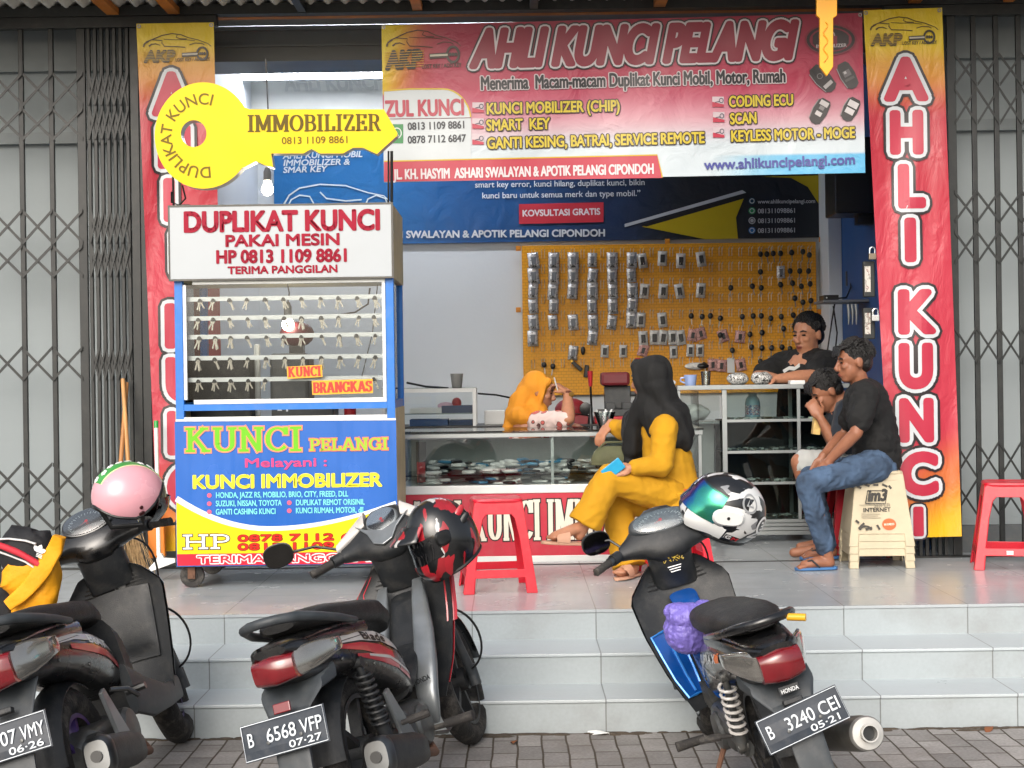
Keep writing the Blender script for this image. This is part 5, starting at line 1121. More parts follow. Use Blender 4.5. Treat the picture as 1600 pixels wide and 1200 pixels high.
for k in range(4):
    t=thing('plastic_stool',f'cream printed plastic stool, {pos[k]} in the stack under the young man','stool',group='cream stools in one stack'); t.matrix_basis=Matrix.Translation((cb.x,8.62,FZ+.0005+k*.042))@Matrix.Rotation(R(-3),4,'Z')
    stool_parts(t,.415,.135+.0*k,.187,.05,m_bst,arch=False)
    if k==3:
        a=Art(); cc=cb
        a.text('im3',1356,783,1386,782,17,'#2b2823',1,.05,.2); a.line([(1353,787),(1384,787),(1388,767),(1357,767),(1353,787)],1.6,'#2b2823',1)
        a.text('SUPER',1366,793,1392,792,6,'#77705f',1,.0); a.text('INTERNET',1349,800,1392,799,6,'#2b2823',1,.03); 
        for y,x0,x1 in ((786.8+2.5,1343,1392),(803,1346,1375),(806,1346,1372),(809,1346,1376)): a.line([(x0,y),(x1,y)],.9,'#8a8270',1)
        for x,y,x2,y2 in ((1341,760,1347,763),(1352,757,1360,760),(1366,758,1374,758),(1380,757,1388,761),(1390,759,1394,764),(1337,813,1342,817),(1341,826,1350,817),(1352,827,1362,824),(1370,820,1374,827)): a.line([(x,y),(x2,y2)],3.4,'#35302a',1)
        a.ring(1352,829,9,7,3,'#35302a',1,190,350); a.ell(1389,819,11,9,'#d05a2a',2); a.text('IM3 OOREDOO',1381,821,1397,820,3,'#f0e0d0',3,.02)
        Rm=Matrix.Translation((cb.x,8.62,FZ+.0005+k*.042))
        def mp(x,y,l):
            p=P(x,y,8.45); h=p.z-(FZ+.0005+k*.042); wv=.187+(.135-.187)*h/.415
            return Vector((p.x,8.62-wv-.004-l*.0006,p.z))
        for o_ in [1]: a.build(t,mp,kind='print')
# ================================================================ BROOMS AND CLEANING THINGS
m_wood=M('broom_wood','#b98a55',.55,var=.2,scale=10); m_bri=M('broom_bristle','#a98d66',.9,var=.3,scale=40); m_org=M('orange_pan','#c9741e',.45)
def broom(label,a_,b_,spread,mat_handle,seed):
    a_,b_=Vector(a_),Vector(b_); t=thing('broom',label,'broom',b_); b=MB(); b.tube([a_,b_],.013,10); obj('handle',b,mat_handle,t)
    b=MB(); r=random.Random(seed); dn=(b_-a_).normalized()
    for i in range(120): 
        o=Vector((r.gauss(0,.018),r.gauss(0,.012),0)); e=b_+dn*r.uniform(.28,.36)+Vector((r.gauss(0,spread),r.gauss(0,spread*.35),0)); e.z=max(e.z,FZ+.003); b.tube([b_+o,e],[.002,.0012],4)
    obj('bristles',b,m_bri,t,smooth=0); b=MB(); b.tube([b_+dn*-.03,b_+dn*.05],.03,10); obj('binding',b,m_rust,t)
broom('wooden handled stick broom leaning against the folding gate at left',P(192,592,8.80),P(206,815,8.60),.055,m_wood,1)
broom('second wooden broom crossing the first with its handle tilted left',P(198,598,8.83),P(183,800,8.55),.05,M('broom_wood_dark','#a5713f',.55,var=.2,scale=10),2)
t=thing('squeegee','white floor squeegee with green tipped pole beside the kiosk','squeegee',P(250,890,8.3)); b=MB(); b.tube([P(244,668,8.66),P(248,868,8.35)],.012,10); obj('pole',b,m_white,t); b=MB(); b.tube([P(244,658,8.67),P(244,669,8.658)],.0135,10); obj('cap',b,M('green_plastic','#2f9a45',.4),t)
b=MB(); b.prism([P(x,y,8.33) for x,y in ((247,865),(252,865),(256,872),(273,873),(274,879),(236,893),(232,888),(244,875))],(0,.03,0)); obj('blade_holder',b,m_white,t,smooth=0,bevel=.003)
t=thing('dustpan','orange dustpan standing on edge behind the stick broom','dustpan',P(243,845,8.6)); b=MB(); b.prism([P(x,y,8.66) for x,y in ((230,815),(256,812),(258,870),(232,873))],(0,.04,0)); obj('pan',b,m_org,t,smooth=0,bevel=.006); b=MB(); b.tube([P(243,815,8.68),P(240,770,8.72)],.01,8); obj('handle',b,m_org,t)
# fallen leaves on the pavers
m_leaf=M('dry_leaf','#7a4a2c',.8,var=.3)
for i,(px,py,lb) in enumerate(((735,1160,'dry brown leaf on the pavers beside the middle front wheel'),(803,1162,'small curled leaf on the pavers below the steps'),(935,1148,'pale torn leaf lying at the foot of the steps'),(1545,1142,'reddish leaf at the foot of the steps at right'))):
    Yg=F*EYE/(py-586+ (px-800)*.0143); c=P(px,py,Yg); b=MB(); b.grid(lambda u,v:((u-.5)*.06*(1 if i!=2 else 1.8),(v-.5)*.03*math.sin(math.pi*min(max(u,.03),.97))**.6,.006+.008*math.sin(u*3+v*2)),6,4,(0,0,.001)); b.xf(Matrix.Translation((c.x,Yg,.001))@Matrix.Rotation(i*1.3,4,'Z')); tag(obj('leaf',b,m_leaf if i!=2 else m_white),lb,'leaf')

# ================================================================ PEOPLE
def M_skin(name,col):
    m=M(name,col,.5,var=.10,scale=30,bump=.12,bscale=200); b=m.node_tree.nodes['Principled BSDF']; b.inputs['Subsurface Weight'].default_value=.12; b.inputs['Subsurface Radius'].default_value=(.02,.008,.004); return m
m_skin1=M_skin('skin_light_brown','#a9765a'); m_skin2=M_skin('skin_brown','#8a5a42'); m_skin3=M_skin('skin_tan','#94634a')
m_hair=M('black_hair','#0e0c0b',.4,var=.4,scale=60,bump=.8,bscale=160)
m_eye=M('eye_dark','#120d0b',.2); m_lip=M('lip','#7d3f38',.5)
def basis(f,up=(0,0,1)):
    f=Vector(f).normalized(); up=Vector(up); r=f.cross(up).normalized(); u=r.cross(f); return Matrix((f,-r,u)).transposed()    # columns: forward, left, up
def head(mb,c,B,s=1.0,ears=True):
    """skull, jaw, nose, ears; c = centre of the head, B columns forward/left/up"""
    c=Vector(c); q=lambda f,l,u:c+B@Vector((f*s,l*s,u*s))
    mb.ell(q(-.008,0,.028),(.098*s,.076*s,.090*s),B,20,14)
    mb.ell(q(.028,0,-.035),(.062*s,.062*s,.078*s),B,18,12)
    mb.ell(q(.050,0,-.088),(.032*s,.038*s,.024*s),B)             # chin
    mb.ell(q(.020,0,-.068),(.050*s,.056*s,.032*s),B)             # jaw
    mb.ell(q(.072,0,.024),(.020*s,.052*s,.012*s),B)              # brow
    mb.tube([q(.085,0,.018),q(.102,0,-.012),q(.112,0,-.030)],[.009*s,.011*s,.013*s],10)
    mb.ell(q(.103,0,-.033),(.014*s,.018*s,.011*s),B)             # nose tip
    for k in (-1,1): mb.ell(q(.066,k*.036,-.018),(.022*s,.022*s,.020*s),B)   # cheeks
    mb.ell(q(.084,0,-.058),(.014*s,.024*s,.007*s),B); mb.ell(q(.080,0,-.070),(.014*s,.022*s,.008*s),B)   # lips
    if ears:
        for k in (-1,1): mb.ell(q(-.008,k*.077,-.002),(.020*s,.009*s,.032*s),B)
    return q
def face_parts(t,q,B,s=1.0):
    b=MB()
    for k in (-1,1): b.ell(q(.083,k*.031,.006),(.007*s,.015*s,.0055*s),B,10,6)
    obj('eyes',b,m_eye,t)
    b=MB()
    for k in (-1,1): b.tube([q(.090,k*.012,.026),q(.089,k*.032,.032),q(.078,k*.050,.026)],[.004*s,.005*s,.003*s],6)
    obj('eyebrows',b,m_hair,t)
    b=MB(); b.ell(q(.094,0,-.060),(.006*s,.021*s,.0045*s),B,10,6); b.ell(q(.090,0,-.068),(.007*s,.019*s,.005*s),B,10,6); obj('lips',b,m_lip,t)
def hair(t,q,B,s=1.0,top=.018,fringe=.0,seed=1,sides=-.02,back=-.06):
    """short hair: many tapered locks lying over a cap"""
    b=MB(); r=random.Random(seed)
    b.ell(q(-.020,0,.042),((.096+top*.3)*s,(.079+top*.3)*s,(.086+top*.6)*s),B,22,14)
    b.ell(q(-.055,0,-.005),(.052*s,.072*s,.062*s),B,16,10)
    for i in range(800):
        th=r.uniform(0,2*math.pi); ph=r.uniform(0,1.5)
        d=Vector((math.sin(ph)*math.cos(th),math.sin(ph)*math.sin(th),math.cos(ph)))
        if d.x>.50 and d.z<.66: continue
        if d.z<.25 and d.x>-.1: continue
        p0=Vector((-.018+.100*d.x,.081*d.y,.040+.092*d.z)); fl=(Vector((.9,d.y*.6,-.05)) if d.x>-.3 and d.z>.5 else Vector((-.25,d.y*.4,-.95)))
        fl=(fl+Vector((r.uniform(-.25,.25),r.uniform(-.25,.25),r.uniform(-.1,.1)))); fl=(fl-d*fl.dot(d)).normalized(); L=r.uniform(.028,.042); tk=.004+top*r.uniform(.5,1.1)
        b.tube([q(*(p0+d*.001)),q(*(p0+d*tk+fl*L*.45)),q(*(p0+d*tk*.75+fl*L-d*L*.22))],[.0035*s,.004*s,.001*s],4)
    for i in range(int(30*fringe)):
        y=r.uniform(-.055,.055); b.tube([q(.045,y,.098),q(.088,y*1.02,.088+r.uniform(-.004,.006)),q(.104,y*1.05+r.uniform(-.012,.012),.052+r.uniform(-.012,.012))],[.010*s,.009*s,.002*s],5)
    obj('hair',b,m_hair,t,smooth=60)
def hand(mb,w,f,n,s=1.0,side=1,curl=.5,spread=.12,thumb=.6):
    """w wrist point, f finger direction, n palm normal (towards what is held), side +1: thumb on f x n side"""
    f=Vector(f).normalized(); n=(Vector(n)-f*Vector(n).dot(f)).normalized(); l=f.cross(n)*side; w=Vector(w)
    k=len(mb.v)
    B=Matrix((f,l,n)).transposed()
    mb.ell(w+f*.045*s,(.052*s,.042*s,.017*s),B,14,9); mb.ell(w+f*.075*s,(.028*s,.041*s,.014*s),B,12,8)
    mb.limb([(w-f*.02*s,.026*s),(w+f*.02*s,.026*s)])
    for i,(o,L) in enumerate(((.031,.070),(.011,.078),(-.010,.073),(-.029,.058))):
        a=curl*(1+.12*i); p=w+f*.088*s+l*o*s; d=(f+l*(o*spread*20*.25)).normalized(); ch=[(p,.0098*s)]
        for seg,(fr,bend) in enumerate(((.42,a*.8),(.32,a*1.1),(.26,a*.8))):
            ax=d.cross(n)
            if ax.length<1e-4: ax=l
            d=Matrix.Rotation(-bend if (Matrix.Rotation(.1,3,ax.normalized())@d).dot(n)<d.dot(n) else bend,3,ax.normalized())@d
            p=p+d*L*fr*s; ch.append((p,(.0092-.0008*seg)*s))
        mb.limb(ch,8)
    p=w+f*.022*s+l*.030*s; d=(l*.75+f*.75+n*thumb).normalized(); q=p+d*.036*s; d2=(f*.9+n*thumb+l*.15).normalized()
    mb.limb([(w+f*.02*s+l*.02*s,.015*s),(p,.014*s),(q,.0115*s),(q+d2*.032*s,.0095*s)],8)
def crease(me,amp,fs,seed):
    """cloth creases: sharp ridges over soft waves, pushed along the normals"""
    me.update(); N=[v.normal.copy() for v in me.vertices]; out=[]
    for v,n in zip(me.vertices,N):
        c=v.co; w_=noise.noise_vector(c*fs*.35)*.12
        p=V((c.x+w_.x,c.y+w_.y,c.z*1.5+w_.z+seed))*fs
        a=.55*noise.noise(p*.55)+(.5-abs(noise.noise(p*.9+V((7,3,1)))))*1.5+.35*noise.noise(p*2.3)-.45
        out += list(c+n*(a*amp))
    me.vertices.foreach_set('co',out); me.update()
V=Vector
def garment(t,name,mb,vox,mat,label=None,smooth=5,fold=0,seed=0,fs=14):
    me=fuse(mb,vox,name,smooth)
    if fold: crease(me,fold,fs,seed)
    return link(name,me,mat,t,smooth=180,label=label)
V=Vector
# ---------------------------------------------------------------- the young man on the cream stools, in profile to the left
m_tee=M('black_cotton','#0c0d0e',.85,var=.15,scale=25,bump=.25,bscale=120); wrinkle(m_tee,11,.03,.5)
m_jean=M('faded_denim','#3d5068',.9,var=.5,scale=9,bump=.3,bscale=220); wrinkle(m_jean,13,.03,.8)
t=thing('person','young man in black t-shirt and blue jeans seated on cream stools','person',P(1345,885,8.62))
hY=8.58
hd=P(1334,566,hY); B=basis((-1,-.10,-.10)); 
b=MB(); q=head(b,hd,B,1.02)
shL,shR=P(1352,616,8.44),P(1350,612,8.80); elL,elR=P(1338,676,8.36),P(1318,678,8.85); wrL,wrR=P(1296,719,8.44),P(1284,716,8.72)
hipL,hipR=P(1366,728,8.50),P(1366,728,8.74); knL,knR=P(1260,755,8.40),P(1266,745,8.84); anL,anR=P(1292,868,8.42),P(1297,862,8.90)
b.limb([(P(1345,603,8.60),.056),(P(1340,586,8.58),.052)])
b.limb([(P(1352,622,8.61),.11),(P(1362,665,8.62),.115),(P(1368,712,8.62),.12)])
for s_,e_,w_ in ((shL,elL,wrL),(shR,elR,wrR)): b.limb([(s_,.052),((s_+e_)/2,.046),(e_,.038),((e_*2+w_)/3,.038),(w_,.026)])
hand(b,wrL,(-.55,.05,-.8),(.3,.9,-.2),1.0,1,.45); hand(b,wrR,(-.5,-.1,-.8),(.3,-.9,-.2),1.0,-1,.45)
for h_,k_,a_ in ((hipL,knL,anL),(hipR,knR,anR)): b.limb([(h_,.085),(k_,.056),((k_+a_)/2,.052),(a_,.036)])
for a_,yo in ((anL,-.0),(anR,0)):
    z=FZ+.03; b.limb([(V((a_.x,a_.y,a_.z)),.036),(V((a_.x+.012,a_.y,z+.012)),.034),(V((a_.x-.06,a_.y-.01,z+.016)),.034),(V((a_.x-.13,a_.y-.015,z)),.030)])
    for i in range(5): b.limb([(V((a_.x-.13,a_.y-.04+.018*i,z-.004)),.013),(V((a_.x-.172+.007*abs(i-1),a_.y-.045+.019*i,z-.010)),.011 if i else .014)],8)
body=link('body',fuse(b,.0062,'body',4),m_skin2,t,smooth=180)
face_parts(t,q,B,1.02); hair(t,q,B,1.03,.009,1.3,3)
b=MB(); b.limb([(P(1346,611,8.61),.082),(P(1353,628,8.61),.135),(P(1365,668,8.62),.138),(P(1371,716,8.62),.145)],18); b.limb([(shL+V((0,.04,0)),.088),(shR-V((0,.04,0)),.088)])
b.ell(P(1350,640,8.62),(.12,.19,.13)); b.ell(P(1366,690,8.62),(.13,.165,.17))
for s_,e_ in ((shL,elL),(shR,elR)): b.limb([(s_,.080),(s_.lerp(e_,.35),.077),(s_.lerp(e_,.68),.075)])
garment(t,'t_shirt',b,.0095,m_tee,fold=.010,seed=3)
b=MB()
for h_,k_,a_ in ((hipL,knL,anL),(hipR,knR,anR)): b.limb([(h_,.100),(h_.lerp(k_,.5),.085),(k_,.066),(k_.lerp(a_,.45),.060),(k_.lerp(a_,.90),.052)],14)
b.limb([(P(1370,717,8.62),.12),(P(1370,736,8.62),.115)],16); b.ell(P(1372,728,8.62),(.115,.165,.10))
garment(t,'jeans',b,.009,m_jean,fold=.009,seed=8,fs=18)
m_sandal=M('blue_rubber','#3b6a9c',.5); m_strap=M('dark_strap','#22262c',.5)
def flipflop(t,a_,yaw=0):
    b=MB(); b.sloft([((x,0,z),(0,1,0),(0,0,1),w_,.009,4) for x,z,w_ in ((.055,.011,.02),(.04,.011,.036),(-.05,.010,.042),(-.13,.010,.048),(-.175,.010,.034),(-.187,.010,.012))],14); M4=Matrix.Translation((a_.x,a_.y,FZ+.0006))@Matrix.Rotation(yaw,4,'Z'); b.xf(M4); sh=obj('flip_flop',b,m_sandal,t)
    b=MB(); 
    for k in (-1,1): b.tube([(-.055,k*.042,.02),(-.10,k*.035,.062),(-.135,-.006,.045)],.0055,8)
    b.xf(M4); obj('thong_strap',b,m_strap,sh)
flipflop(t,anL,.1); flipflop(t,anR,.1)
# ---------------------------------------------------------------- the man bent over a drink
t=thing('person','man in navy t-shirt and white shorts bending to drink from a carton','person',P(1310,880,9.15))
hd=P(1291,612,9.02); B=basis((-.86,-.15,-.50)); b=MB(); q=head(b,hd,B,1.0)
shL,shR=P(1326,642,8.88),P(1322,640,9.22); elL,elR=P(1307,698,8.90),P(1300,690,9.25); wrL,wrR=P(1281,652,8.90),P(1280,650,9.10)
hipL,hipR=P(1325,735,9.0),P(1325,735,9.2); knL,knR=P(1250,722,8.95),P(1262,730,9.28); anL,anR=P(1291,858,9.0),P(1300,862,9.3)
b.limb([(P(1318,628,9.05),.056),(P(1302,612,9.03),.052)]); b.limb([(P(1322,645,9.05),.12),(P(1330,720,9.1),.12)])
for s_,e_,w_ in ((shL,elL,wrL),(shR,elR,wrR)): b.limb([(s_,.05),(e_,.038),((e_*2+w_)/3,.038),(w_,.026)])
hand(b,wrL,(-.42,.15,.75),(-.1,.95,.1),1.0,-1,.75); hand(b,wrR,(-.35,-.2,.8),(-.1,-.95,.1),1.0,1,.75)
for h_,k_,a_ in ((hipL,knL,anL),(hipR,knR,anR)): b.limb([(h_,.09),(k_,.058),((k_+a_)/2,.055),(a_,.036)]); b.limb([(a_,.036),(V((a_.x-.02,a_.y,FZ+.05)),.038),(V((a_.x-.15,a_.y,FZ+.035)),.032),(V((a_.x-.2,a_.y,FZ+.03)),.028)])
link('body',fuse(b,.0065,'body',4),m_skin3,t,smooth=180); face_parts(t,q,B); hair(t,q,B,1.02,.006,.6,5)
m_navy=M('navy_cotton','#1c2530',.85,var=.15,scale=20,sheen=.1)
b=MB(); b.limb([(P(1320,634,9.05),.085),(P(1325,655,9.05),.14),(P(1332,725,9.1),.145)],16); b.limb([(shL,.082),(shR,.082)])
for s_,e_ in ((shL,elL),(shR,elR)): b.limb([(s_,.080),(s_.lerp(e_,.6),.072)])
garment(t,'t_shirt',b,.010,m_navy,fold=.008,seed=11)
b=MB()
for h_,k_,a_ in ((hipL,knL,anL),(hipR,knR,anR)): b.limb([(h_,.115),(h_.lerp(k_,.5),.098),(h_.lerp(k_,.88),.088)],14)
b.ell(P(1332,735,9.1),(.14,.2,.12)); garment(t,'shorts',b,.010,M('white_cotton','#a2a4a2',.85,var=.05,scale=12),fold=.008,seed=4)
c=P(1276,662,8.96); b=MB(); b.box(-.022,.022,-.03,.03,-.065,.05); b.prism([(-.022,-.03,.05),(.022,-.03,.05),(0,-.03,.072)],(0,.06,0)); 
b.xf(Matrix.Translation(c)@Matrix.Rotation(.12,4,'Y')); dr=tag(obj('drink_carton',b,M('drink_carton_print','#c9a765',.45,var=.25,scale=30),smooth=0,bevel=.002),'tan drink carton held by the man bending forward','carton')
stl=dup(s1,Matrix.Identity(4),'red plastic stool under the man bending over his drink'); stl.matrix_basis=Matrix.Translation((P(1338,880,9.12).x,9.12,FZ+.0005))
# ---------------------------------------------------------------- the stout man leaning on the cabinet
LY=10.42
t=thing('person','stout man in printed black t-shirt leaning his arms on the cabinet','person',P(1262,880,LY+.1))
hd=P(1262,524,LY); B=basis((-.72,-.68,-.08)); b=MB(); q=head(b,hd,B,1.2)
b.ell(q(.03,0,-.085),(.055,.068,.035),B); b.limb([(P(1266,556,LY+.03),.068),(P(1264,540,LY),.066)])
shL,shR=P(1291,572,LY-.14),P(1222,574,LY+.12); elL,elR=P(1268,606,LY-.36),P(1185,603,LY-.02); wrL,wrR=P(1215,597,LY-.46),P(1215,598,LY-.36)
for e_ in (elL,elR): e_.z=max(e_.z,ztc+.05)
for w_ in (wrL,wrR): w_.z=ztc+.036
b.limb([(P(1260,580,LY+.03),.16),(P(1262,660,LY+.1),.19),(P(1262,760,LY+.1),.18)]); b.limb([(shL,.09),(shR,.09)])
for s_,e_,w_ in ((shL,elL,wrL),(shR,elR,wrR)): b.limb([(s_,.062),(e_,.048),((e_*2+w_)/3,.050),(w_,.032)])
hand(b,wrL,(-1,.05,-.05),(0,.1,-1),1.05,1,.35); hand(b,wrR,(.9,-.25,.0),(0,-.1,-1),1.05,1,.35)
for k in (-.1,.1): b.limb([(P(1262,760,LY+.1)+V((k,0,0)),.1),(V((P(1262,760,LY+.1).x+k,LY+.1,FZ+.08)),.05),(V((P(1262,760,LY+.1).x+k,LY-.05,FZ+.04)),.04)])
link('body',fuse(b,.0075,'body',4),m_skin1,t,smooth=180); face_parts(t,q,B,1.2); hair(t,q,B,1.22,.005,0,9)
b=MB(); b.limb([(P(1262,566,LY+.03),.13),(P(1260,595,LY+.04),.20),(P(1262,665,LY+.1),.225),(P(1262,740,LY+.1),.215)],18); b.limb([(shL,.115),(P(1262,566,LY+.03),.11),(shR,.115)],14)
for s_,e_ in ((shL,elL),(shR,elR)): b.limb([(s_,.108),(s_.lerp(e_,.55),.095),(s_.lerp(e_,.72),.09)])
garment(t,'t_shirt',b,.011,m_tee,fold=.008,seed=21)
b=MB(); cx_=P(1262,745,LY+.1)
for k in (-.1,.1): b.limb([(cx_+V((k,0,0)),.13),(V((cx_.x+k,LY+.1,FZ+.12)),.075)])
garment(t,'trousers',b,.013,M('dark_trouser','#22262c',.8),fold=.005)
a=Art(); a.poly([(1223,578),(1233,572),(1242,573),(1249,567),(1250,573),(1241,579),(1233,578),(1225,583)],'#cfd2d0',1); 
a.build(t,lambda x,y,l:P(x,y,LY-.218+(x-1236)*.0012),kind='shirt_print')
# ---------------------------------------------------------------- the clerk in the orange hijab
CYl=9.95
t=thing('person','woman in orange hijab and floral blouse resting her face on her hand','person',P(835,880,CYl))
hd=P(843,612,CYl); B=basis((.97,-.12,-.22)); b=MB(); q=head(b,hd,B,1.0)
b.limb([(P(832,650,CYl),.06),(P(840,625,CYl),.052)]); b.limb([(P(828,668,CYl),.13),(P(828,760,CYl+.1),.15)])
shR,elR,wrR=P(842,660,CYl-.16),P(888,664,CYl-.36),P(887,614,CYl-.24); 
elR.z=max(elR.z,zt_+.05)
shL,elL,wrL=P(835,662,CYl+.16),P(880,668,CYl+.1),P(900,668,CYl-.1)
b.limb([(shR,.055),(elR,.045),(elR.lerp(wrR,.35),.045),(wrR,.028)]); b.limb([(shL,.055),(elL,.042),(wrL,.028)])
hand(b,wrR,(-.72,.12,.60),(-.5,.2,-.75),1.0,1,.85); hand(b,wrL,(.7,-.5,-.1),(0,0,-1),.95,1,.4)
b.limb([(P(828,760,CYl+.1),.14),(V((P(828,760,CYl+.1).x,CYl+.05,FZ+.1)),.1)])
link('body',fuse(b,.0068,'body',4),m_skin1,t,smooth=180); face_parts(t,q,B)
def M_floral():
    m=M('floral_blouse','#d9c3bd',.75,var=.05,scale=10); nt_=m.node_tree; b=nt_.nodes['Principled BSDF']; tc=nt_.nodes.new('ShaderNodeTexCoord'); v=nt_.nodes.new('ShaderNodeTexVoronoi'); v.inputs['Scale'].default_value=13; nt_.links.new(tc.outputs['Object'],v.inputs['Vector'])
    r_=nt_.nodes.new('ShaderNodeValToRGB'); r_.color_ramp.interpolation='CONSTANT'
    for i,(p,c) in enumerate(((0,'#b8433f'),(.14,'#e0c3ba'),(.2,'#c4635c'),(.42,'#5a3a38'),(.46,'#d9c3bd'))):
        e=r_.color_ramp.elements[i] if i<2 else r_.color_ramp.elements.new(p); e.position=p; e.color=(*lin(c),1)
    nt_.links.new(v.outputs['Distance'],r_.inputs[0]); nt_.links.new(r_.outputs[0],b.inputs['Base Color']); return m
b=MB(); b.limb([(P(832,658,CYl),.11),(P(828,690,CYl+.03),.15),(P(828,760,CYl+.1),.19)],16); b.limb([(shR,.078),(shL,.078)]); b.limb([(shR,.075),(shR.lerp(elR,.5),.070),(shR.lerp(elR,.92),.060)]); b.limb([(shL,.08),(shL.lerp(elL,.8),.065)])
garment(t,'blouse',b,.010,M_floral(),fold=.008,seed=2)
b=MB(); b.limb([(P(828,765,CYl+.1),.18),(V((P(828,760,CYl+.1).x,CYl+.08,FZ+.02)),.17)],14); garment(t,'skirt',b,.014,M('dark_skirt','#2b2a30',.8))
m_hij=M('orange_hijab','#d98f22',.8,var=.08,scale=7,bump=.15,bscale=140); wrinkle(m_hij,9,.03,.7,(1.4,1.4,.45))
def drape(t,mb,vox,mat,seed,fold=.010):
    me=fuse(mb,vox,'hijab',6); me.update(); N=[v.normal.copy() for v in me.vertices]; out=[]
    for v,n in zip(me.vertices,N):
        c=v.co; a=.7*math.sin(c.x*34+c.y*28+c.z*13+5*noise.noise(c*5+V((seed,0,0))))+(.5-abs(noise.noise(V((c.x*13,c.y*13,c.z*6+seed)))))*1.2-.3
        out += list(c+n*(a*fold))
    me.vertices.foreach_set('co',out); me.update()
    return link('hijab',me,mat,t,smooth=180)
b=MB(); b.ell(q(-.035,0,.022),(.105,.098,.108),B,22,14); b.ell(q(-.05,0,-.05),(.085,.085,.10),B); b.ell(P(818,650,CYl),(.13,.15,.09)); b.limb([(q(-.07,0,-.02),.09),(P(806,645,CYl),.085),(P(794,668,CYl-.02),.04)]); b.limb([(q(-.03,-.0,-.10),.085),(P(838,655,CYl-.06),.085)]); b.tube([q(.035,-.07,.06),q(.03,-.085,-.02),q(.01,-.06,-.11)],[.02,.02,.025],10); b.tube([q(.06,0,.098),q(.045,-.055,.08),q(.035,-.07,.06)],[.018,.02,.02],10); b.tube([q(.06,0,.098),q(.045,.055,.08),q(.01,.06,-.11)],[.018,.02,.02],10)
drape(t,b,.0085,m_hij,3,.011)
b=MB(); c=wrR; d=(wrR-elR).normalized(); b.lathe(c-d*.02,d,[(.033,0),(.036,.003),(.036,.014),(.033,.017)],18,cap=False); ws=obj('wrist_watch',b,M('watch_brown','#5a2f22',.4),t); b=MB(); b.lathe(c-d*.012+V((.02,-.035,0)),V((.4,-1,0)),[(.0001,0),(.017,0),(.017,.008),(.001,.009)],16); obj('watch_face',b,M('watch_gold','#b08a4a',.3,.9),ws)
b=MB(); b.tube([P(866,590,CYl-.3),P(872,612,CYl-.26)],.0045,8); tag(obj('pen',b,m_white),'white pen held by the clerk in the orange hijab','pen')
# ---------------------------------------------------------------- the seated woman in mustard and a black hijab
WY=8.30
m_must=M('mustard_cloth','#b58407',.85,var=.06,scale=6,bump=.2,bscale=240); wrinkle(m_must,9,.03,.6)
t=thing('person','seated woman in mustard suit and long black hijab, legs crossed, holding a phone','person',P(1050,890,WY))
hd=P(1014,592,WY+.02); B=basis((-.80,.58,-.12)); b=MB(); q=head(b,hd,B,1.0)
shL,shR=P(1040,668,WY-.10),P(1000,664,WY+.24); elL,wrL=P(1033,728,WY-.18),P(986,731,WY-.24); elR,wrR=P(975,672,WY+.42),P(952,664,WY+.44)
hipL,hipR=P(1050,776,WY-.06),P(1048,776,WY+.14)
knL=P(952,747,WY-.20); anL=P(912,822,WY-.22)      # crossing leg, near the camera
knR=P(962,786,WY+.05); anR=P(986,893,WY-.06)
b.limb([(P(1026,640,WY+.04),.05),(P(1018,612,WY+.03),.046)]); b.limb([(P(1034,680,WY+.06),.11),(P(1048,765,WY+.04),.12)]); b.limb([(shL,.05),(shR,.05)])
b.limb([(shL,.048),(elL,.038),(elL.lerp(wrL,.35),.038),(wrL,.025)]); b.limb([(shR,.048),(elR,.038),(wrR,.025)])
hand(b,wrL,(-.92,-.05,-.22),(.05,.75,-.6),.98,-1,.6); hand(b,wrR,(-.55,-.45,-.62),(0,.1,-1),.98,-1,.45)
for h_,k_,a_ in ((hipL,knL,anL),(hipR,knR,anR)): b.limb([(h_,.085),(k_,.055),((k_+a_)/2,.05),(a_,.034)])
def foot(b,a,toe,heel): 
    b.limb([(a,.034),(heel,.030)]); b.limb([(a,.033),(a.lerp(toe,.5),.032),(toe,.026)])
    d=(toe-a).normalized(); l=d.cross(V((0,0,1))).normalized()
    for i in range(5): p=toe+l*(.026-.013*i); b.limb([(p,.011),(p+d*(.03-.005*abs(i-1)),.0095 if i else .012)],8)
toeL=P(866,838,WY-.30); foot(b,anL,toeL,P(905,836,WY-.22)); toeR=V((anR.x-.07,anR.y-.13,FZ+.045)); foot(b,anR,toeR,V((anR.x+.02,anR.y+.02,FZ+.05)))
link('body',fuse(b,.0062,'body',4),m_skin1,t,smooth=180); face_parts(t,q,B)
b=MB(); b.limb([(P(1026,652,WY+.05),.10),(P(1040,700,WY+.05),.135),(P(1052,765,WY+.04),.150),(P(1056,790,WY+.04),.150)],18); b.limb([(shL,.078),(shR,.078)],14); b.ell(P(1054,778,WY+.04),(.145,.19,.11))
b.limb([(shL,.078),(shL.lerp(elL,.5),.072),(elL,.070),(elL.lerp(wrL,.55),.056),(elL.lerp(wrL,.86),.046)],14); b.limb([(shR,.075),(elR,.065),(elR.lerp(wrR,.7),.045)],14)
b.tube([P(1058,770,WY-.06),P(1060,795,WY-.07),P(1045,803,WY-.12)],[.12,.105,.06],12)
garment(t,'tunic',b,.0092,m_must,fold=.008,seed=6,fs=10)
b=MB()
b.limb([(hipL,.105),(hipL.lerp(knL,.5),.098),(knL,.082),(knL.lerp(anL,.5),.088)],16); b.tube([knL.lerp(anL,.3),knL.lerp(anL,.62),knL.lerp(anL,.97)],[.084,.090,.098],18)
b.limb([(hipR,.105),(hipR.lerp(knR,.5),.098),(knR,.088),(knR.lerp(anR,.5),.092)],16); b.tube([knR.lerp(anR,.3),knR.lerp(anR,.6),knR.lerp(anR,.93)],[.088,.095,.105],18)
garment(t,'trousers',b,.0085,m_must,fold=.008,seed=16,fs=11)
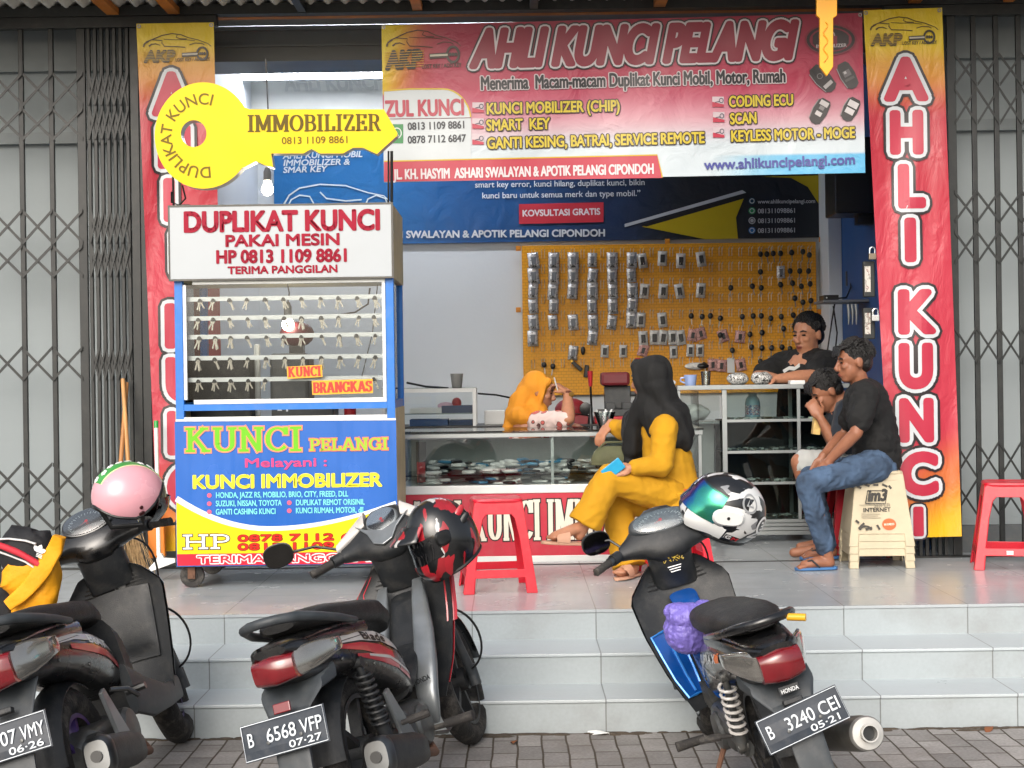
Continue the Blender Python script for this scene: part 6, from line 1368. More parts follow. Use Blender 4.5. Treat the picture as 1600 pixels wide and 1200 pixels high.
m_bhij=M('black_hijab','#08090a',.85,var=.12,scale=6,bump=.15,bscale=160); wrinkle(m_bhij,9,.03,.5,(1.4,1.4,.35))
b=MB(); b.ell(q(-.030,0,.022),(.112,.098,.114),B,22,14); b.ell(q(-.055,.0,-.06),(.085,.09,.10),B)
b.limb([(q(-.05,0,-.05),.092),(P(1030,640,WY+.02),.125),(P(1042,668,WY+.0),.128)],18); b.ell(P(1040,660,WY+.05),(.120,.20,.095))
b.limb([(P(1046,655,WY-.02),.120),(P(1058,678,WY-.03),.095),(P(1071,690,WY-.04),.05),(P(1077,697,WY-.04),.02)],16); b.limb([(shR+V((-.02,0,.0)),.09),(P(990,690,WY+.16),.07),(P(988,728,WY+.12),.05)],14); b.limb([(q(.0,0,-.09),.085),(P(998,660,WY+.1),.085),(P(990,700,WY+.1),.06)],14)
b.tube([q(.06,0,.10),q(.045,.06,.08),q(.035,.08,.0),q(.03,.06,-.09)],[.02,.022,.022,.026],10); b.tube([q(.06,0,.10),q(.045,-.06,.08),q(.035,-.08,.0),q(.03,-.06,-.09)],[.02,.022,.022,.026],10)
drape(t,b,.009,m_bhij,8,.012)
m_sand=M('tan_leather','#b98f76',.5,var=.1)
def slipper(t,heel,toe,up,w_):
    heel,toe,up=V(heel),V(toe),V(up); f=(toe-heel).normalized(); l=f.cross(up).normalized(); u=l.cross(f); L=(toe-heel).length; b=MB()
    b.sloft([(heel+f*(L*k),l,u,w_*s_,.009,3) for k,s_ in ((-.06,.35),(0,.75),(.3,.85),(.65,1.05),(.9,.8),(1.02,.3))],14); so_=obj('slipper',b,m_sand,t)
    b=MB(); b.grid(lambda a_,c_:heel+f*(L*(.48+.28*c_))+l*(w_*1.02*math.cos(math.pi*a_))+u*(.008+.062*(1-.35*c_)*math.sin(math.pi*a_)**.8),12,4,u*.004); obj('strap',b,m_sand,so_)
slipper(t,P(915,840,WY-.22)+V((.02,0,-.035)),toeL+V((-.065,-.02,-.03)),(.15,0,1),.046); slipper(t,V((anR.x+.03,anR.y+.03,FZ+.012)),V((toeR.x-.02,toeR.y-.04,FZ+.012)),(0,0,1),.046)
# phone and quilted bag on her lap
b=MB(); c=P(958,733,WY-.265); b.obox(c,(.068,.011,.125),Matrix.Rotation(.9,3,'Y')@Matrix.Rotation(.2,3,'X')); tag(obj('phone',b,M('turquoise_case','#1f8fb8',.35),smooth=0,bevel=.008),'turquoise cased phone held by the woman in mustard','phone')
m_olive=M('olive_quilt','#4f5138',.8,var=.12,scale=12,bump=.6,bscale=35)
t=thing('handbag','olive green quilted bag on the lap of the woman in mustard','bag',P(957,715,WY+.14)); c=P(960,711,WY+.16)
b=MB(); b.sloft([(c+V((0,0,-.055)),(1,0,0),(0,1,0),.135,.05,3),(c+V((0,0,-.02)),(1,0,0),(0,1,0),.135,.062,3),(c+V((0,0,.025)),(1,0,0),(0,1,0),.115,.055,2.6),(c+V((0,0,.052)),(1,0,0),(0,1,0),.07,.03,2.2)],22); obj('pouch',b,m_olive,t); b=MB(); b.tube([c+V((-.1,0,.03)),c+V((-.05,-.02,.075)),c+V((.05,-.02,.075)),c+V((.1,0,.03))],.006,8); obj('strap',b,m_olive,t)

# ================================================================ MOTORBIKES (local axes: x forward, y left, z up; origin on the ground under the rear axle)
m_bblk=M('bike_black_paint','#0f1012',.28,var=.3,scale=18,coat=.5,dirt=.10)
m_bmat=M('bike_dark_plastic','#1a1d20',.5,var=.2,scale=25,bump=.15,bscale=300,dirt=.13)
m_bgry=M('bike_grey_plastic','#34393d',.5,var=.2,scale=20,dirt=.15)
m_bslv=M('bike_silver_paint','#7c8184',.32,.55,var=.12,scale=15,dirt=.25)
m_bred=M('bike_red_paint','#b01c2c',.3,var=.12,scale=12,coat=.5,dirt=.15)
m_bblu=M('bike_blue_paint','#0f4f9e',.22,.35,var=.10,scale=12,coat=.6,dirt=.12)
m_bwht=M('bike_white_paint','#b9b6b2',.35,var=.1,scale=15,coat=.3,dirt=.25)
m_seat=M('seat_vinyl','#121212',.55,var=.25,scale=30,bump=.3,bscale=250,dirt=.15)
m_tyre=M('tyre_rubber','#1b1a19',.85,var=.2,scale=30,bump=.5,bscale=90,dirt=.45)
m_chr=M('chrome','#6a6c6d',.36,1,var=.08,dirt=.15); m_eng=M('engine_alloy','#5a5c5c',.45,.7,var=.25,scale=25,dirt=.5)
m_plate=M('plate_navy','#1d2733',.42,var=.15,scale=20,dirt=.15)
m_lens_r=M('red_lens','#6a0c15',.14,var=.2,scale=15,bump=0,bscale=160,coat=1); m_lens_c=M('clear_lens','#9b9993',.12,.7,var=.12,scale=12,coat=1); m_amb=M('amber','#d9831a',.3)
m_mir=M('mirror_glass','#4b4a48',.04,1,var=.03)
m_dialw=M('dial_face','#b9bdc0',.3,var=.15,scale=50); m_purple=M('purple_hub','#3d2a66',.4)
def bike(name,label,X,Y,yaw,lean,st,sc,cfg):
    mat=Matrix.Translation((X,Y,0))@Matrix.Rotation(R(90)-yaw,4,'Z')@Matrix.Rotation(-lean,4,'X')@Matrix.Diagonal((sc,sc,sc,1))
    t=thing(name,label,'motorbike',mat=mat,group=None); S=set()
    ax=V((-.36,0,.93)).normalized(); pv=V((1.045,0,.62)); ST=Matrix.Translation(pv)@Matrix.Rotation(st,4,ax)@Matrix.Translation(-pv)
    def o(nm,b,m,steer=False,parent=None,**k):
        if steer: b.xf(ST)
        k.setdefault('smooth',42); ob=obj(nm,b,m,None,**k); ob.parent=parent or t; return ob
    sct=cfg['kind']=='scooter'
    # wheels
    def wheel(cx,steer,rr):
        rt=.058 if sct else .047; b=MB(); b.tube([(cx+(rr-rt)*math.cos(a_*2*math.pi/40),0,rr+(rr-rt)*math.sin(a_*2*math.pi/40)) for a_ in range(40)],rt,12,closed=True); w=o('tyre',b,m_tyre,steer)
        b=MB(); b.lathe((cx,-.035,rr),(0,1,0),[(rr-2*rt-.005,0),(rr-2*rt+.012,.0),(rr-2*rt+.004,.035),(rr-2*rt+.012,.07),(rr-2*rt-.005,.07)],40,cap=False)
        for k in range(5):
            a_=k*2*math.pi/5; c0=V((cx,0,rr)); d=V((math.cos(a_),0,math.sin(a_)))
            b.bar(c0+d*.03,c0+d*(rr-2*rt),.022,.045,up=(0,1,0))
        b.lathe((cx,-.06,rr),(0,1,0),[(.001,0),(.05,.005),(.055,.115),(.001,.12)],20); o('rim',b,cfg.get('rim',m_bmat),steer,parent=w)
    RR=.285 if not sct else .262
    wheel(0,False,RR); wheel(1.235,True,RR)
    # front mudguard
    b=MB(); cx=1.235
    def fen(u,v):
        a_=R(8)+R(150)*u; rr=RR+.03+.012*math.sin(math.pi*u); y=(v-.5)*2; dr=-.035*abs(y)**2.2
        return (cx+(rr+dr)*math.cos(a_),.068*y,RR+(rr+dr)*math.sin(a_))
    b.grid(fen,16,8,lambda p:(V((cx,0,RR))-V((p.x,0,p.z))).normalized()*.004); o('front_mudguard',b,cfg.get('fender',m_bblk),True)
    for k in (-1,1):
        b=MB(); b.tube([(1.235,k*.085,RR),(1.14,k*.085,.50),(1.075,k*.07,.66)],[.022,.020,.018],12); b.tube([(1.235,k*.085,RR-.04),(1.235,k*.085,RR+.05)],.026,10); o('fork_leg',b,m_bgry,True)
    # rear mudguard, plate holder
    if sct:
        b=MB(); b.sloft([((-.36,0,.63),(0,1,0),V((.35,0,.9)),.10,.02,5),((-.47,0,.52),(0,1,0),V((.6,0,.8)),.085,.016,5),((-.53,0,.40),(0,1,0),V((.9,0,.4)),.075,.012,5),((-.56,0,.24),(0,1,0),V((1,0,.2)),.06,.008,5)],18)
    else:
        b=MB(); b.sloft([((-.30,0,.62),(0,1,0),V((.2,0,1)),.13,.04,4),((-.41,0,.60),(0,1,0),V((.5,0,.9)),.115,.03,4),((-.475,0,.54),(0,1,0),V((.75,0,.65)),.075,.02,4),((-.52,0,.44),(0,1,0),V((.95,0,.3)),.062,.014,5),((-.56,0,.28),(0,1,0),V((1,0,.18)),.058,.010,5)],20)
    o('rear_mudguard',b,m_bgry,bevel=0)
    b=MB()
    def hug(u,v):
        a_=R(55)+R(120)*u; rr=RR+.028; y=(v-.5)*2; return ((rr-.03*abs(y)**2)*math.cos(a_),.062*y,RR+(rr-.03*abs(y)**2)*math.sin(a_))
    b.grid(hug,12,6,lambda p:(V((0,0,RR))-V((p.x,0,p.z))).normalized()*.004); o('wheel_hugger',b,m_bmat)
    if cfg.get('reflector'): b=MB(); b.obox(V((-.515,0,.565)),(.012,.062,.034),Matrix.Rotation(R(14),3,'Y')); o('reflector',b,m_lens_r,bevel=.003,smooth=0)
    # number plate
    PZ=cfg.get('plate_z',.485); pr=Matrix.Translation((-.55,0,PZ))@Matrix.Rotation(R(cfg.get('plate_roll',0)),4,'X')@Matrix.Rotation(R(14),4,'Y')
    hw,hh=.154,cfg.get('plate_h',.061); b=MB(); b.grid(lambda u,v:(-.002-.004*math.sin(3*u)*math.sin(5*v),(u-.5)*2*hw,(v-.5)*2*hh),8,4,(.0025,0,0)); b.xf(pr); pl=o('number_plate',b,m_plate,smooth=0)
    a=Art(); PXS=2000  # art space: px = (hw - y)*S
    mp=lambda x,y,l: pr@V((-.0072-l*.0005,hw-x/PXS,hh-y/PXS))
    W_,H_=2*hw*PXS,2*hh*PXS; wh='#c9d0d6'
    a.line([(8,8),(W_-8,8),(W_-8,H_-8),(8,H_-8),(8,8)],5,wh,1)
    n1,n2=cfg['plate']; p0,p1,p2=n1.split(' '); yb=H_*.62; hcap=H_*.36
    a.text(p0,40,yb,88,yb,hcap,wh,2,.006); a.text(p1,180,yb,400,yb,hcap,wh,2,.006); a.text(p2,430,yb,590,yb,hcap,wh,2,.006); a.text(n2,330,H_*.90,570,H_*.90,H_*.18,wh,2,.015)
    if cfg.get('pale',0): pass
    tmp=[]
    n0=set(bpy.data.objects); a.build(None,mp,rough=.4,kind='plate_lettering')
    for ob in set(bpy.data.objects)-n0: ob.parent=pl
    b=MB()
    for y in (-.06,.06): b.lathe(pr@V((-.006,y,-.015)),pr.to_3x3()@V((-1,0,0)),[(.006,0),(.006,.004),(.001,.005)],10)
    o('bolt',b,m_eng,parent=pl)
    # tail unit and lights
    Z=cfg.get('tail_z',0); TH=cfg.get('tail_h',1)
    b=MB(); b.xloft([(.10,.70+Z,.125,.06,2.6),(-.10,.715+Z,.125,.065,2.6),(-.26,.72+Z,.115,.062,2.6),(-.38,.725+Z,.10,.05,2.6),(-.46,.74+Z,.085,.032,2.8),(-.49,.745+Z,.06,.016,2.4)],24); o('tail_cowl',b,m_bblk)
    b=MB(); b.sloft([((-.40-.075*(1-(abs(y)/.085)**2*.35),y,.685+Z-.0*abs(y)),(1,0,0),(0,0,1),.05,(.036+.008*(1-(abs(y)/.085)))*TH,3.4) for y in [-.076+.152*i/8 for i in range(9)]],16); o('tail_light',b,m_lens_r)
    for k in (-1,1):
        b=MB(); b.sloft([((-.425+.16*f_**1.4,k*(.076+.075*f_),.690+Z+.010*f_),(1,0,0),(0,0,1),.056-.022*f_,(.042-.022*f_**2)*TH,2.8) for f_ in (0,.2,.45,.7,.9,1.0)],16); o('turn_signal',b,m_lens_c)
        b=MB(); b.ell((-.40,k*.112,.688+Z),(.03,.018,.02)); o('bulb',b,m_amb) if False else None
    b=MB(); b.xloft([(-.16,.625+Z,.11,.035,3),(-.32,.635+Z,.12,.03,3),(-.42,.643+Z,.10,.018,3),(-.45,.648+Z,.075,.010,3)],20); o('lower_tail',b,m_bmat)
    if cfg.get('tail_badge'):
        n0=set(bpy.data.objects); b=MB(); b.obox(V((-.490,0,.598+Z)),(.012,.075,.03),Matrix.Rotation(R(16),3,'Y')); tb=o('badge',b,m_bmat,smooth=0,bevel=.003); a=Art(); a.text(cfg['tail_badge'],0,20,100,20,16,'#c9cccd',1,.02); n0=set(bpy.data.objects)
        a.build(None,lambda x,y,l:V((-.4990-.0004*l+(14-y)*.0008*.28,.032-x*.00064,.5905+Z+(20-y)*.0008+.001)),kind='badge_lettering')
        for ob in set(bpy.data.objects)-n0: ob.parent=tb
    # seat
    b=MB(); b.xloft([(.50,.665,.055,.03,2.4),(.46,.70,.085,.045,2.6),(.36,.735,.105,.05,2.8),(.20,.755,.125,.05,3),(.04,.77,.128,.052,3),(-.10,.79,.122,.05,3),(-.24,.805,.112,.042,3),(-.33,.81,.09,.03,2.6),(-.37,.81,.06,.015,2.2)],24); o('seat',b,m_seat)
    if not sct or cfg.get('grab'):
        b=MB(); zz=.80 if not sct else .80
        pth=[(-.02,.135,.745),(-.16,.142,.775),(-.30,.135,.805),(-.42,.10,.835),(-.475,.05,.845),(-.485,0,.847)]
        b.tube(pth+[(x,-y,z) for x,y,z in reversed(pth[:-1])],[.012,.014,.016,.018,.017,.017,.017,.018,.016,.014,.012],10); o('grab_rail',b,cfg.get('rail',m_bgry))
    # side panels of the body
    secs=[(-.44,.70,.075,.035),(-.36,.685,.118,.055),(-.2,.665,.135,.075),(0,.635,.14,.095),(.15,.60,.138,.11),(.28,.555,.128,.115),(.40,.50,.108,.10),(.48,.44,.085,.075),(.53,.40,.06,.045)]
    b=MB(); b.sloft([((x,0,z+Z*.6),(0,1,0),(0,0,1),hw_,hh_,2.8) for x,z,hw_,hh_ in secs],28); o('side_panels',b,m_bblk)
    def sec(x):
        for p,q in zip(secs,secs[1:]):
            if p[0]<=x<=q[0]: f_=(x-p[0])/(q[0]-p[0]); return [p[i]+(q[i]-p[i])*f_ for i in range(4)]
        return secs[0] if x<secs[0][0] else secs[-1]
    def side(x,z,k):
        _,zc,hw_,hh_=sec(x); d=max(-.97,min(.97,(z-(zc+Z*.6))/hh_)); return k*hw_*(1-abs(d)**2.8)**(1/2.8)
    def decal(poly,m,k,nm='decal',lift=.003,nx=24):
        """poly: (x, z_top, z_bottom) stations along the panel"""
        b=MB()
        def fn(u,v):
            x=poly[0][0]+(poly[-1][0]-poly[0][0])*u
            zt_2,zb_2=poly[-1][1:3]
            for p,q in zip(poly,poly[1:]):
                if p[0]-1e-6<=x<=q[0]+1e-6: f_=(x-p[0])/(q[0]-p[0]+1e-9); zt_2=p[1]+(q[1]-p[1])*f_; zb_2=p[2]+(q[2]-p[2])*f_; break
            z=zb_2+(zt_2-zb_2)*v; y=side(x,z,k); return (x,y+k*lift,z)
        b.grid(fn,nx,6); return o(nm,b,m,smooth=180)
    for d in cfg.get('decals',[]): decal(*d)
    if cfg.get('name'):
        s_,k,x0,z0,x1,z1,h_,colr,lf=cfg['name']; a=Art(); n0=set(bpy.data.objects)
        a.text(s_,0,0,100,0,100*h_/math.hypot(x1-x0,z1-z0),colr,1,.04,.25)
        def mp2(px,py,l):
            f_=px/100; dx,dz=x1-x0,z1-z0; L=math.hypot(dx,dz); up=-py/100*L; x=x0+dx*f_-dz/L*up*(1 if x1<x0 else -1)*0; z=z0+dz*f_+up
            return V((x0+dx*f_,side(x0+dx*f_,z,k)+k*(lf+.0006*l),z))
        a.build(None,mp2,kind='name_lettering')
        for ob in set(bpy.data.objects)-n0: ob.parent=t
    # rear suspension, swing arm, silencer
    for k in ((-1,1) if not sct else (1,)):
        b=MB(); top=V((-.09,k*.125,.60)); bot=V((-.03,k*.125,.31)); d=bot-top; n=9 if cfg.get('spring')!='white' else 7
        u=d.cross(V((0,1,0))).normalized(); w_=V((0,1,0))
        b.tube([top+d*(.12+.70*i/(n*10))+(u*math.cos(i*2*math.pi/10)+w_*math.sin(i*2*math.pi/10))*.031 for i in range(n*10+1)],.0062,6); sp=o('shock_spring',b,m_bwht if cfg.get('spring')=='white' else m_bmat)
        b=MB(); b.tube([top,bot],[.014,.014],10); b.tube([top+d*.62,bot],[.024,.024],12); b.lathe(top-V((0,.018,0)),(0,1,0),[(.02,0),(.02,.036)],12); b.lathe(bot-V((0,.02,0)),(0,1,0),[(.02,0),(.02,.04)],12); o('shock_body',b,m_bmat if cfg.get('spring')!='white' else m_eng,parent=sp)
    if not sct:
        for k in (-1,1): b=MB(); b.tube([(.44,k*.09,.32),(.2,k*.095,.29),(0,k*.10,RR)],[.02,.022,.024],8,flat=1.5); o('swing_arm',b,m_eng)
    if cfg['silencer']=='round':
        b=MB(); A=V((.52,-.06,.18)); b.tube([A,(.35,-.13,.155),(.12,-.165,.20),(.02,-.175,.235)],[.018,.018,.019,.021],10); o('exhaust_pipe',b,m_chr)
        A=V((.04,-.185,.235)); D=(V((-.50,-.215,.365))-A); b=MB(); L=D.length; b.lathe(A,D,[(.02,0),(.05,.05),(.062,.10),(.063,L*.9),(.056,L-.012),(.052,L),(.030,L+.006),(.028,L+.002)],28,cap=False); sl_=o('silencer',b,M('dull_steel','#77756f',.42,.8,var=.25,scale=18,dirt=.4))
        b=MB(); b.lathe(A+D*.985,D,[(.060,0),(.0605,.012),(.055,.022),(.030,.024)],28,cap=False); b.lathe(A+D*1.02,D,[(.030,0),(.031,.028),(.026,.028),(.024,.0)],22,cap=False); o('end_cap',b,M('brushed_steel','#b4b3af',.45,.75,var=.1,scale=20,dirt=.12),parent=sl_); b=MB(); b.lathe(A+D*1.015,D,[(.0001,0),(.025,0),(.025,.006),(.001,.006)],18); o('bore',b,m_blk,parent=sl_)
    elif cfg['silencer']=='box':
        b=MB(); b.tube([(.52,-.06,.18),(.38,-.13,.15),(.18,-.16,.19),(.10,-.17,.22)],[.017,.017,.018,.02],10); o('exhaust_pipe',b,m_rust)
        b=MB(); A=V((.16,-.175,.21)); E_=V((-.34,-.20,.30)); b.sloft([(A.lerp(E_,f_),(0,1,0),V((.2,0,1)),.05*s_,.062*s_,3) for f_,s_ in ((0,.4),(.12,.85),(.3,1),(.85,1.05),(.97,1.0),(1,.9))],24); sl_=o('silencer',b,m_bmat)
        b=MB(); b.sloft([(A.lerp(E_,f_),(0,1,0),V((.2,0,1)),.052*s_,.065*s_,3) for f_,s_ in ((.93,1.05),(1.0,1.02),(1.03,.8),(1.032,.3))],24); o('end_cap',b,m_chr,parent=sl_); b=MB(); b.lathe(A.lerp(E_,1.025),E_-A,[(.0001,.0),(.02,0),(.02,.012),(.016,.012)],16); o('bore',b,m_blk,parent=sl_)
        b=MB(); b.prism([(.02,-.135,.46),(.06,-.135,.47),(.20,-.135,.25),(.14,-.135,.21),(-.02,-.135,.25),(.02,-.135,.29),(.06,-.135,.30)],(0,-.016,0)); o('footrest_bracket',b,m_bslv,smooth=0,bevel=.004)
    for k in (-1,1): b=MB(); b.lathe((0,k*.105,RR),(0,k,0),[(.024,0),(.024,.012),(.013,.014),(.013,.03),(.001,.031)],6); o('axle_nut',b,m_eng,smooth=20)
    b=MB(); b.obox(V((-.49,0,.555)),(.03,.07,.02),Matrix.Rotation(R(20),3,'Y')); o('plate_lamp',b,m_bmat,smooth=0,bevel=.004) if not cfg.get('reflector') else None
    for k in (-1,1):
        b=MB(); b.tube([V((x,side(x,sec(x)[1]+Z*.6+sec(x)[3]*d_,k)+k*.0015,sec(x)[1]+Z*.6+sec(x)[3]*d_)) for x,d_ in ((-.34,.30),(-.2,.42),(0,.52),(.2,.50),(.36,.40),(.46,.2))],.0024,5); o('panel_seam',b,m_blk)
        b=MB()
        for x,d_ in ((.30,-.35),(.05,-.55),(-.22,-.4)): zz=sec(x)[1]+Z*.6+sec(x)[3]*d_; b.lathe(V((x,side(x,zz,k),zz)),(0,k,-.3),[(.0001,.004),(.007,.004),(.008,0)],10)
        o('panel_screw',b,m_eng)
    # engine
    if not sct:
        b=MB(); b.xloft([(.22,.27,.08,.04,4),(.28,.27,.11,.09,4),(.50,.26,.11,.095,4),(.56,.27,.07,.06,4)],20)
        for k in range(7): b.obox(V((.60+.022*k,0,.32+.003*k)),(.010,.15,.13-.006*k))
        b.lathe((.40,-.13,.26),(0,1,0),[(.001,0),(.07,.004),(.08,.015),(.08,.24),(.07,.255),(.001,.26)],24); o('engine',b,m_eng,smooth=30)
        for k in (-1,1): b=MB(); b.tube([(.47,k*.10,.225),(.47,k*.17,.225)],.011,8); b.tube([(.47,k*.17,.228),(.47,k*.29,.232)],[.018,.021],10); o('foot_peg',b,m_rub)
        b=MB(); b.tube([(.44,-.13,.21),(.52,-.15,.19),(.62,-.15,.205)],.008,6); b.obox(V((.63,-.165,.208)),(.05,.045,.008)); o('brake_pedal',b,m_eng)
        for k in (-1,1): b=MB(); b.tube([(.06,k*.12,.33),(.10,k*.17,.33)],.010,8); b.tube([(.10,k*.17,.33),(.12,k*.25,.335)],.015,8); o('rear_foot_peg',b,m_rub)
    else:
        b=MB(); b.xloft([(-.06,.265,.05,.05,3),(.02,.27,.10,.085,3),(.25,.26,.11,.09,3),(.40,.26,.09,.07,3),(.46,.27,.05,.04,3)],20); b.lathe((.0,-.12,RR),(0,1,0),[(.001,0),(.06,.004),(.07,.02),(.07,.06)],20); b.lathe((.25,-.15,.27),(0,1,0),[(.001,0),(.075,.006),(.085,.02),(.085,.06)],22); o('engine',b,m_eng,smooth=30)
        b=MB(); b.tube([(.20,-.12,.44),(.24,-.17,.42),(.28,-.19,.38)],.010,8); b.tube([(.30,-.14,.40),(.30,-.22,.405)],.014,8); o('rear_foot_peg',b,m_chr)
    b=MB(); b.tube([(.42,.10,.20),(.40,.16,.12),(.40,.26,-.06 if lean>.2 else 0)],[.012,.011,.011],8); o('side_stand',b,m_rust)
    # centre body and leg shield
    if not sct:
        b=MB(); b.sloft([((.44,0,.42),(0,1,0),V((.5,0,.85)),.085,.06,3),((.55,0,.44),(0,1,0),V((.6,0,.8)),.085,.075,3),((.68,0,.50),(0,1,0),V((.75,0,.65)),.075,.075,3),((.80,0,.60),(0,1,0),V((.8,0,.55)),.065,.065,3),((.90,0,.72),(0,1,0),V((.9,0,.4)),.06,.05,3)],22); o('centre_cover',b,cfg['centre'])
        if cfg.get('centre_side'):
            for k in (-1,1):
                b=MB(); b.sloft([((x,k*y,z),V((0,1,0)),V(vv).normalized(),w_,d_,3.2) for x,y,z,w_,d_,vv in ((.90,.080,.78,.022,.012,(.9,0,.4)),(.84,.088,.70,.034,.018,(.85,0,-.5)),(.74,.10,.58,.044,.022,(.8,0,-.6)),(.64,.105,.46,.048,.024,(.85,0,-.5)),(.57,.102,.36,.046,.026,(1,0,-.15)),(.56,.098,.28,.036,.024,(1,0,.15)),(.58,.092,.23,.022,.015,(1,0,.3)))],20); o('side_cover',b,m_bslv)
                a=Art(); n0=set(bpy.data.objects); a.text('HONDA',0,0,100,0,21,'#25282a',1,.04)
                if k==-1:
                    a.build(None,lambda x,y,l:V((.537-.0004*l-.09*(-y*.0009),-.066-.075*x/100,.395+(-y)*.0009+x*.0001)),kind='brand_lettering')
                    for ob in set(bpy.data.objects)-n0: ob.parent=t
    top_z=.90 if not sct else .86
    def shield(u,v,off=0,ws=1):
        s_=v; tt=(u-.5)*2; W0=cfg['shield_w']
        wprof=[(0,W0[0]),(.18,W0[1]),(.45,W0[2]),(.75,W0[3]),(1,W0[4])]
        for p,q in zip(wprof,wprof[1:]):
            w_=W0[4]
            if p[0]-1e-6<=s_<=q[0]+1e-6: w_=p[1]+(q[1]-p[1])*(s_-p[0])/(q[0]-p[0]); break
        zz=top_z+(cfg['shield_b']-top_z)*s_; xx=1.00-.02*s_-(.23 if not sct else .10)*s_**1.5-.055*abs(tt)**2*(1-.3*s_)+off
        return (xx,tt*w_*ws,zz+.02*abs(tt)**2*(1-s_)*-1.5)
    b=MB(); b.grid(lambda u,v:shield(u,v),18,18,(.006,0,0)); o('leg_shield',b,cfg.get('shield',m_bmat),smooth=60)
    b=MB(); b.grid(lambda u,v:shield(u,.02+v*.9,.012+.10*math.sin(math.pi*min(1,.15+v*.8))*(1-((u-.5)*2)**2),1.03),18,14,(.004,0,0)); o('front_cowl',b,cfg['front'],smooth=60)
    if cfg.get('wing'):
        for k in (-1,1):
            b=MB(); b.grid(lambda u,v:V(shield(.5+k*.5*(.86+.16*u),.06+.46*v,-.004+.02*u)) ,5,12,(.012,k*.01,0)); o('wing_edge',b,cfg['wing'],smooth=60)
    if cfg.get('blue_inner'):
        for k in (-1,1):
            b=MB(); b.grid(lambda u,v:V(shield(.5+k*(.17+.29*u),.46+.44*v,-.008)),10,12,(.004,0,0)); pn=o('blue_panel',b,m_bblu,smooth=60)
            P4=[V(shield(.5+k*(.17+.29*u),.46+.44*v,-.012)) for u,v in ((0,0),(.5,0),(1,0),(1,.35),(1,.7),(.95,1),(.5,1),(.1,1),(0,.6),(0,.3))]; b=MB(); b.tube(P4,.006,6,closed=True); b.tube([V(shield(.5+k*(.17+.29*.45),.46+.44*v,-.013)) for v in (.1,.4,.7,.95)],.006,6); o('panel_rib',b,M('bike_light_blue','#2f7fd0',.25,.3,coat=.5),parent=pn)
    # inner rack / pockets
    b=MB(); 
    if sct:
        b.sloft([((.955,0,.80),(0,1,0),(0,0,1),.15,.03,5),((.945,0,.70),(0,1,0),(0,0,1),.16,.03,5)],16)
        b2=MB(); b2.grid(lambda u,v:V(shield(.14+.72*u,.20+.55*v,-.012-.035*math.sin(math.pi*u)**.5*math.sin(math.pi*min(1,.1+v))**.5)),14,12,(.01,0,0)); o('inner_box',b2,m_bmat,smooth=60)
        b2=MB(); b2.box(.60,.985,-.14,.14,.265,.305); o('floorboard',b2,m_bmat,smooth=0,bevel=.02)
        for k in (-1,1): b2=MB(); b2.sloft([((.40,k*.12,.40),(0,1,0),(0,0,1),.02,.10,3),((.55,k*.135,.33),(0,1,0),(0,0,1),.02,.085,3),((.75,k*.145,.285),(0,1,0),(0,0,1),.018,.05,3),((.95,k*.14,.28),(0,1,0),(0,0,1),.015,.05,3)],16); o('floor_skirt',b2,m_bgry)
        b2=MB(); b2.xloft([(.42,.50,.13,.20,4),(.50,.47,.125,.18,4),(.56,.44,.11,.13,4),(.585,.42,.08,.09,4)],20); o('seat_front_cover',b2,m_bmat)
    # vents, lock
    b=MB()
    for k in (-1,1):
        for i in range(4): 
            p=V(shield(.5+k*.27,.10+.03*i,-.003)); b.obox(p,(.004,.07,.006))
    o('vent_slots',b,m_blk,smooth=0)
    p=V(shield(.44 if cfg['lock']<0 else .60,cfg.get('lock_v',.10),-.002)); b=MB(); b.sloft([(p+V((.0,0,0)),(0,1,0),(0,0,1),.024,.034,3.5),(p+V((-.008,0,0)),(0,1,0),(0,0,1),.025,.034,3.5)],20); lk=o('ignition_lock',b,m_chr); b=MB(); b.lathe(p+V((-.008,.0,.006)),(-1,0,0),[(.013,0),(.011,.004),(.001,.0045)],14); b.obox(p+V((-.010,.012,-.018)),(.005,.012,.008)); o('key_slot',b,m_blk,parent=lk)
    # steering column cover
    b=MB(); b.sloft([((.995,0,.76),(0,1,0),V((1,0,.1)),.10,.04,3),((.975,0,.83),(0,1,0),V((1,0,.2)),.10,.055,3),((.955,0,.90),(0,1,0),V((1,0,.3)),.10,.062,3),((.95,0,.97),(0,1,0),V((1,0,.3)),.11,.07,3)],20); o('column_cover',b,m_bmat,True)
    # handlebar cowl
    CW=cfg.get('cowl_w',.21)
    b=MB(); st_=[(-1,.93,.965,.028,.026),(-.8,.945,.975,.045,.036),(-.5,.955,.995,.085,.052),(-.25,.96,1.0,.12,.062),(0,.962,1.0,.125,.066),(.25,.96,1.0,.12,.062),(.5,.955,.995,.085,.052),(.8,.945,.975,.045,.036),(1,.93,.965,.028,.026)]
    b.sloft([((x,k*CW,z),V((.62,0,.785)),V((-.785,0,.62)),hx_*1.05,hz_,2.6) for k,x,z,hx_,hz_ in st_],22); o('handlebar_cowl',b,cfg.get('cowl',m_bmat),True)
    if cfg.get('cowl_top'):
        for k in (-1,1):
            b=MB(); b.sloft([((.972-.036*f_,k*(.085+CW*.68*f_),1.082-.085*f_),V((.62,0,.785)),V((-.785,0,.62)),.040*(1-.5*f_),.022,3) for f_ in (0,.3,.6,.85,1)],16); o('cowl_flash',b,cfg['cowl_top'],True)
    # dial
    n=V((-.785,0,.62)); e1=V((0,1,0)); e2=n.cross(e1)*-1; dc=V((.962,0,1.0))+n*.066+V((.02,0,.025))
    if e2.z<0: e2=-e2
    DW,DH=cfg.get('dial',(.085,.052))
    def ring_(sx,off,ex=2.2): return (dc+n*off,e1,e2,DW*sx,DH*sx,ex)
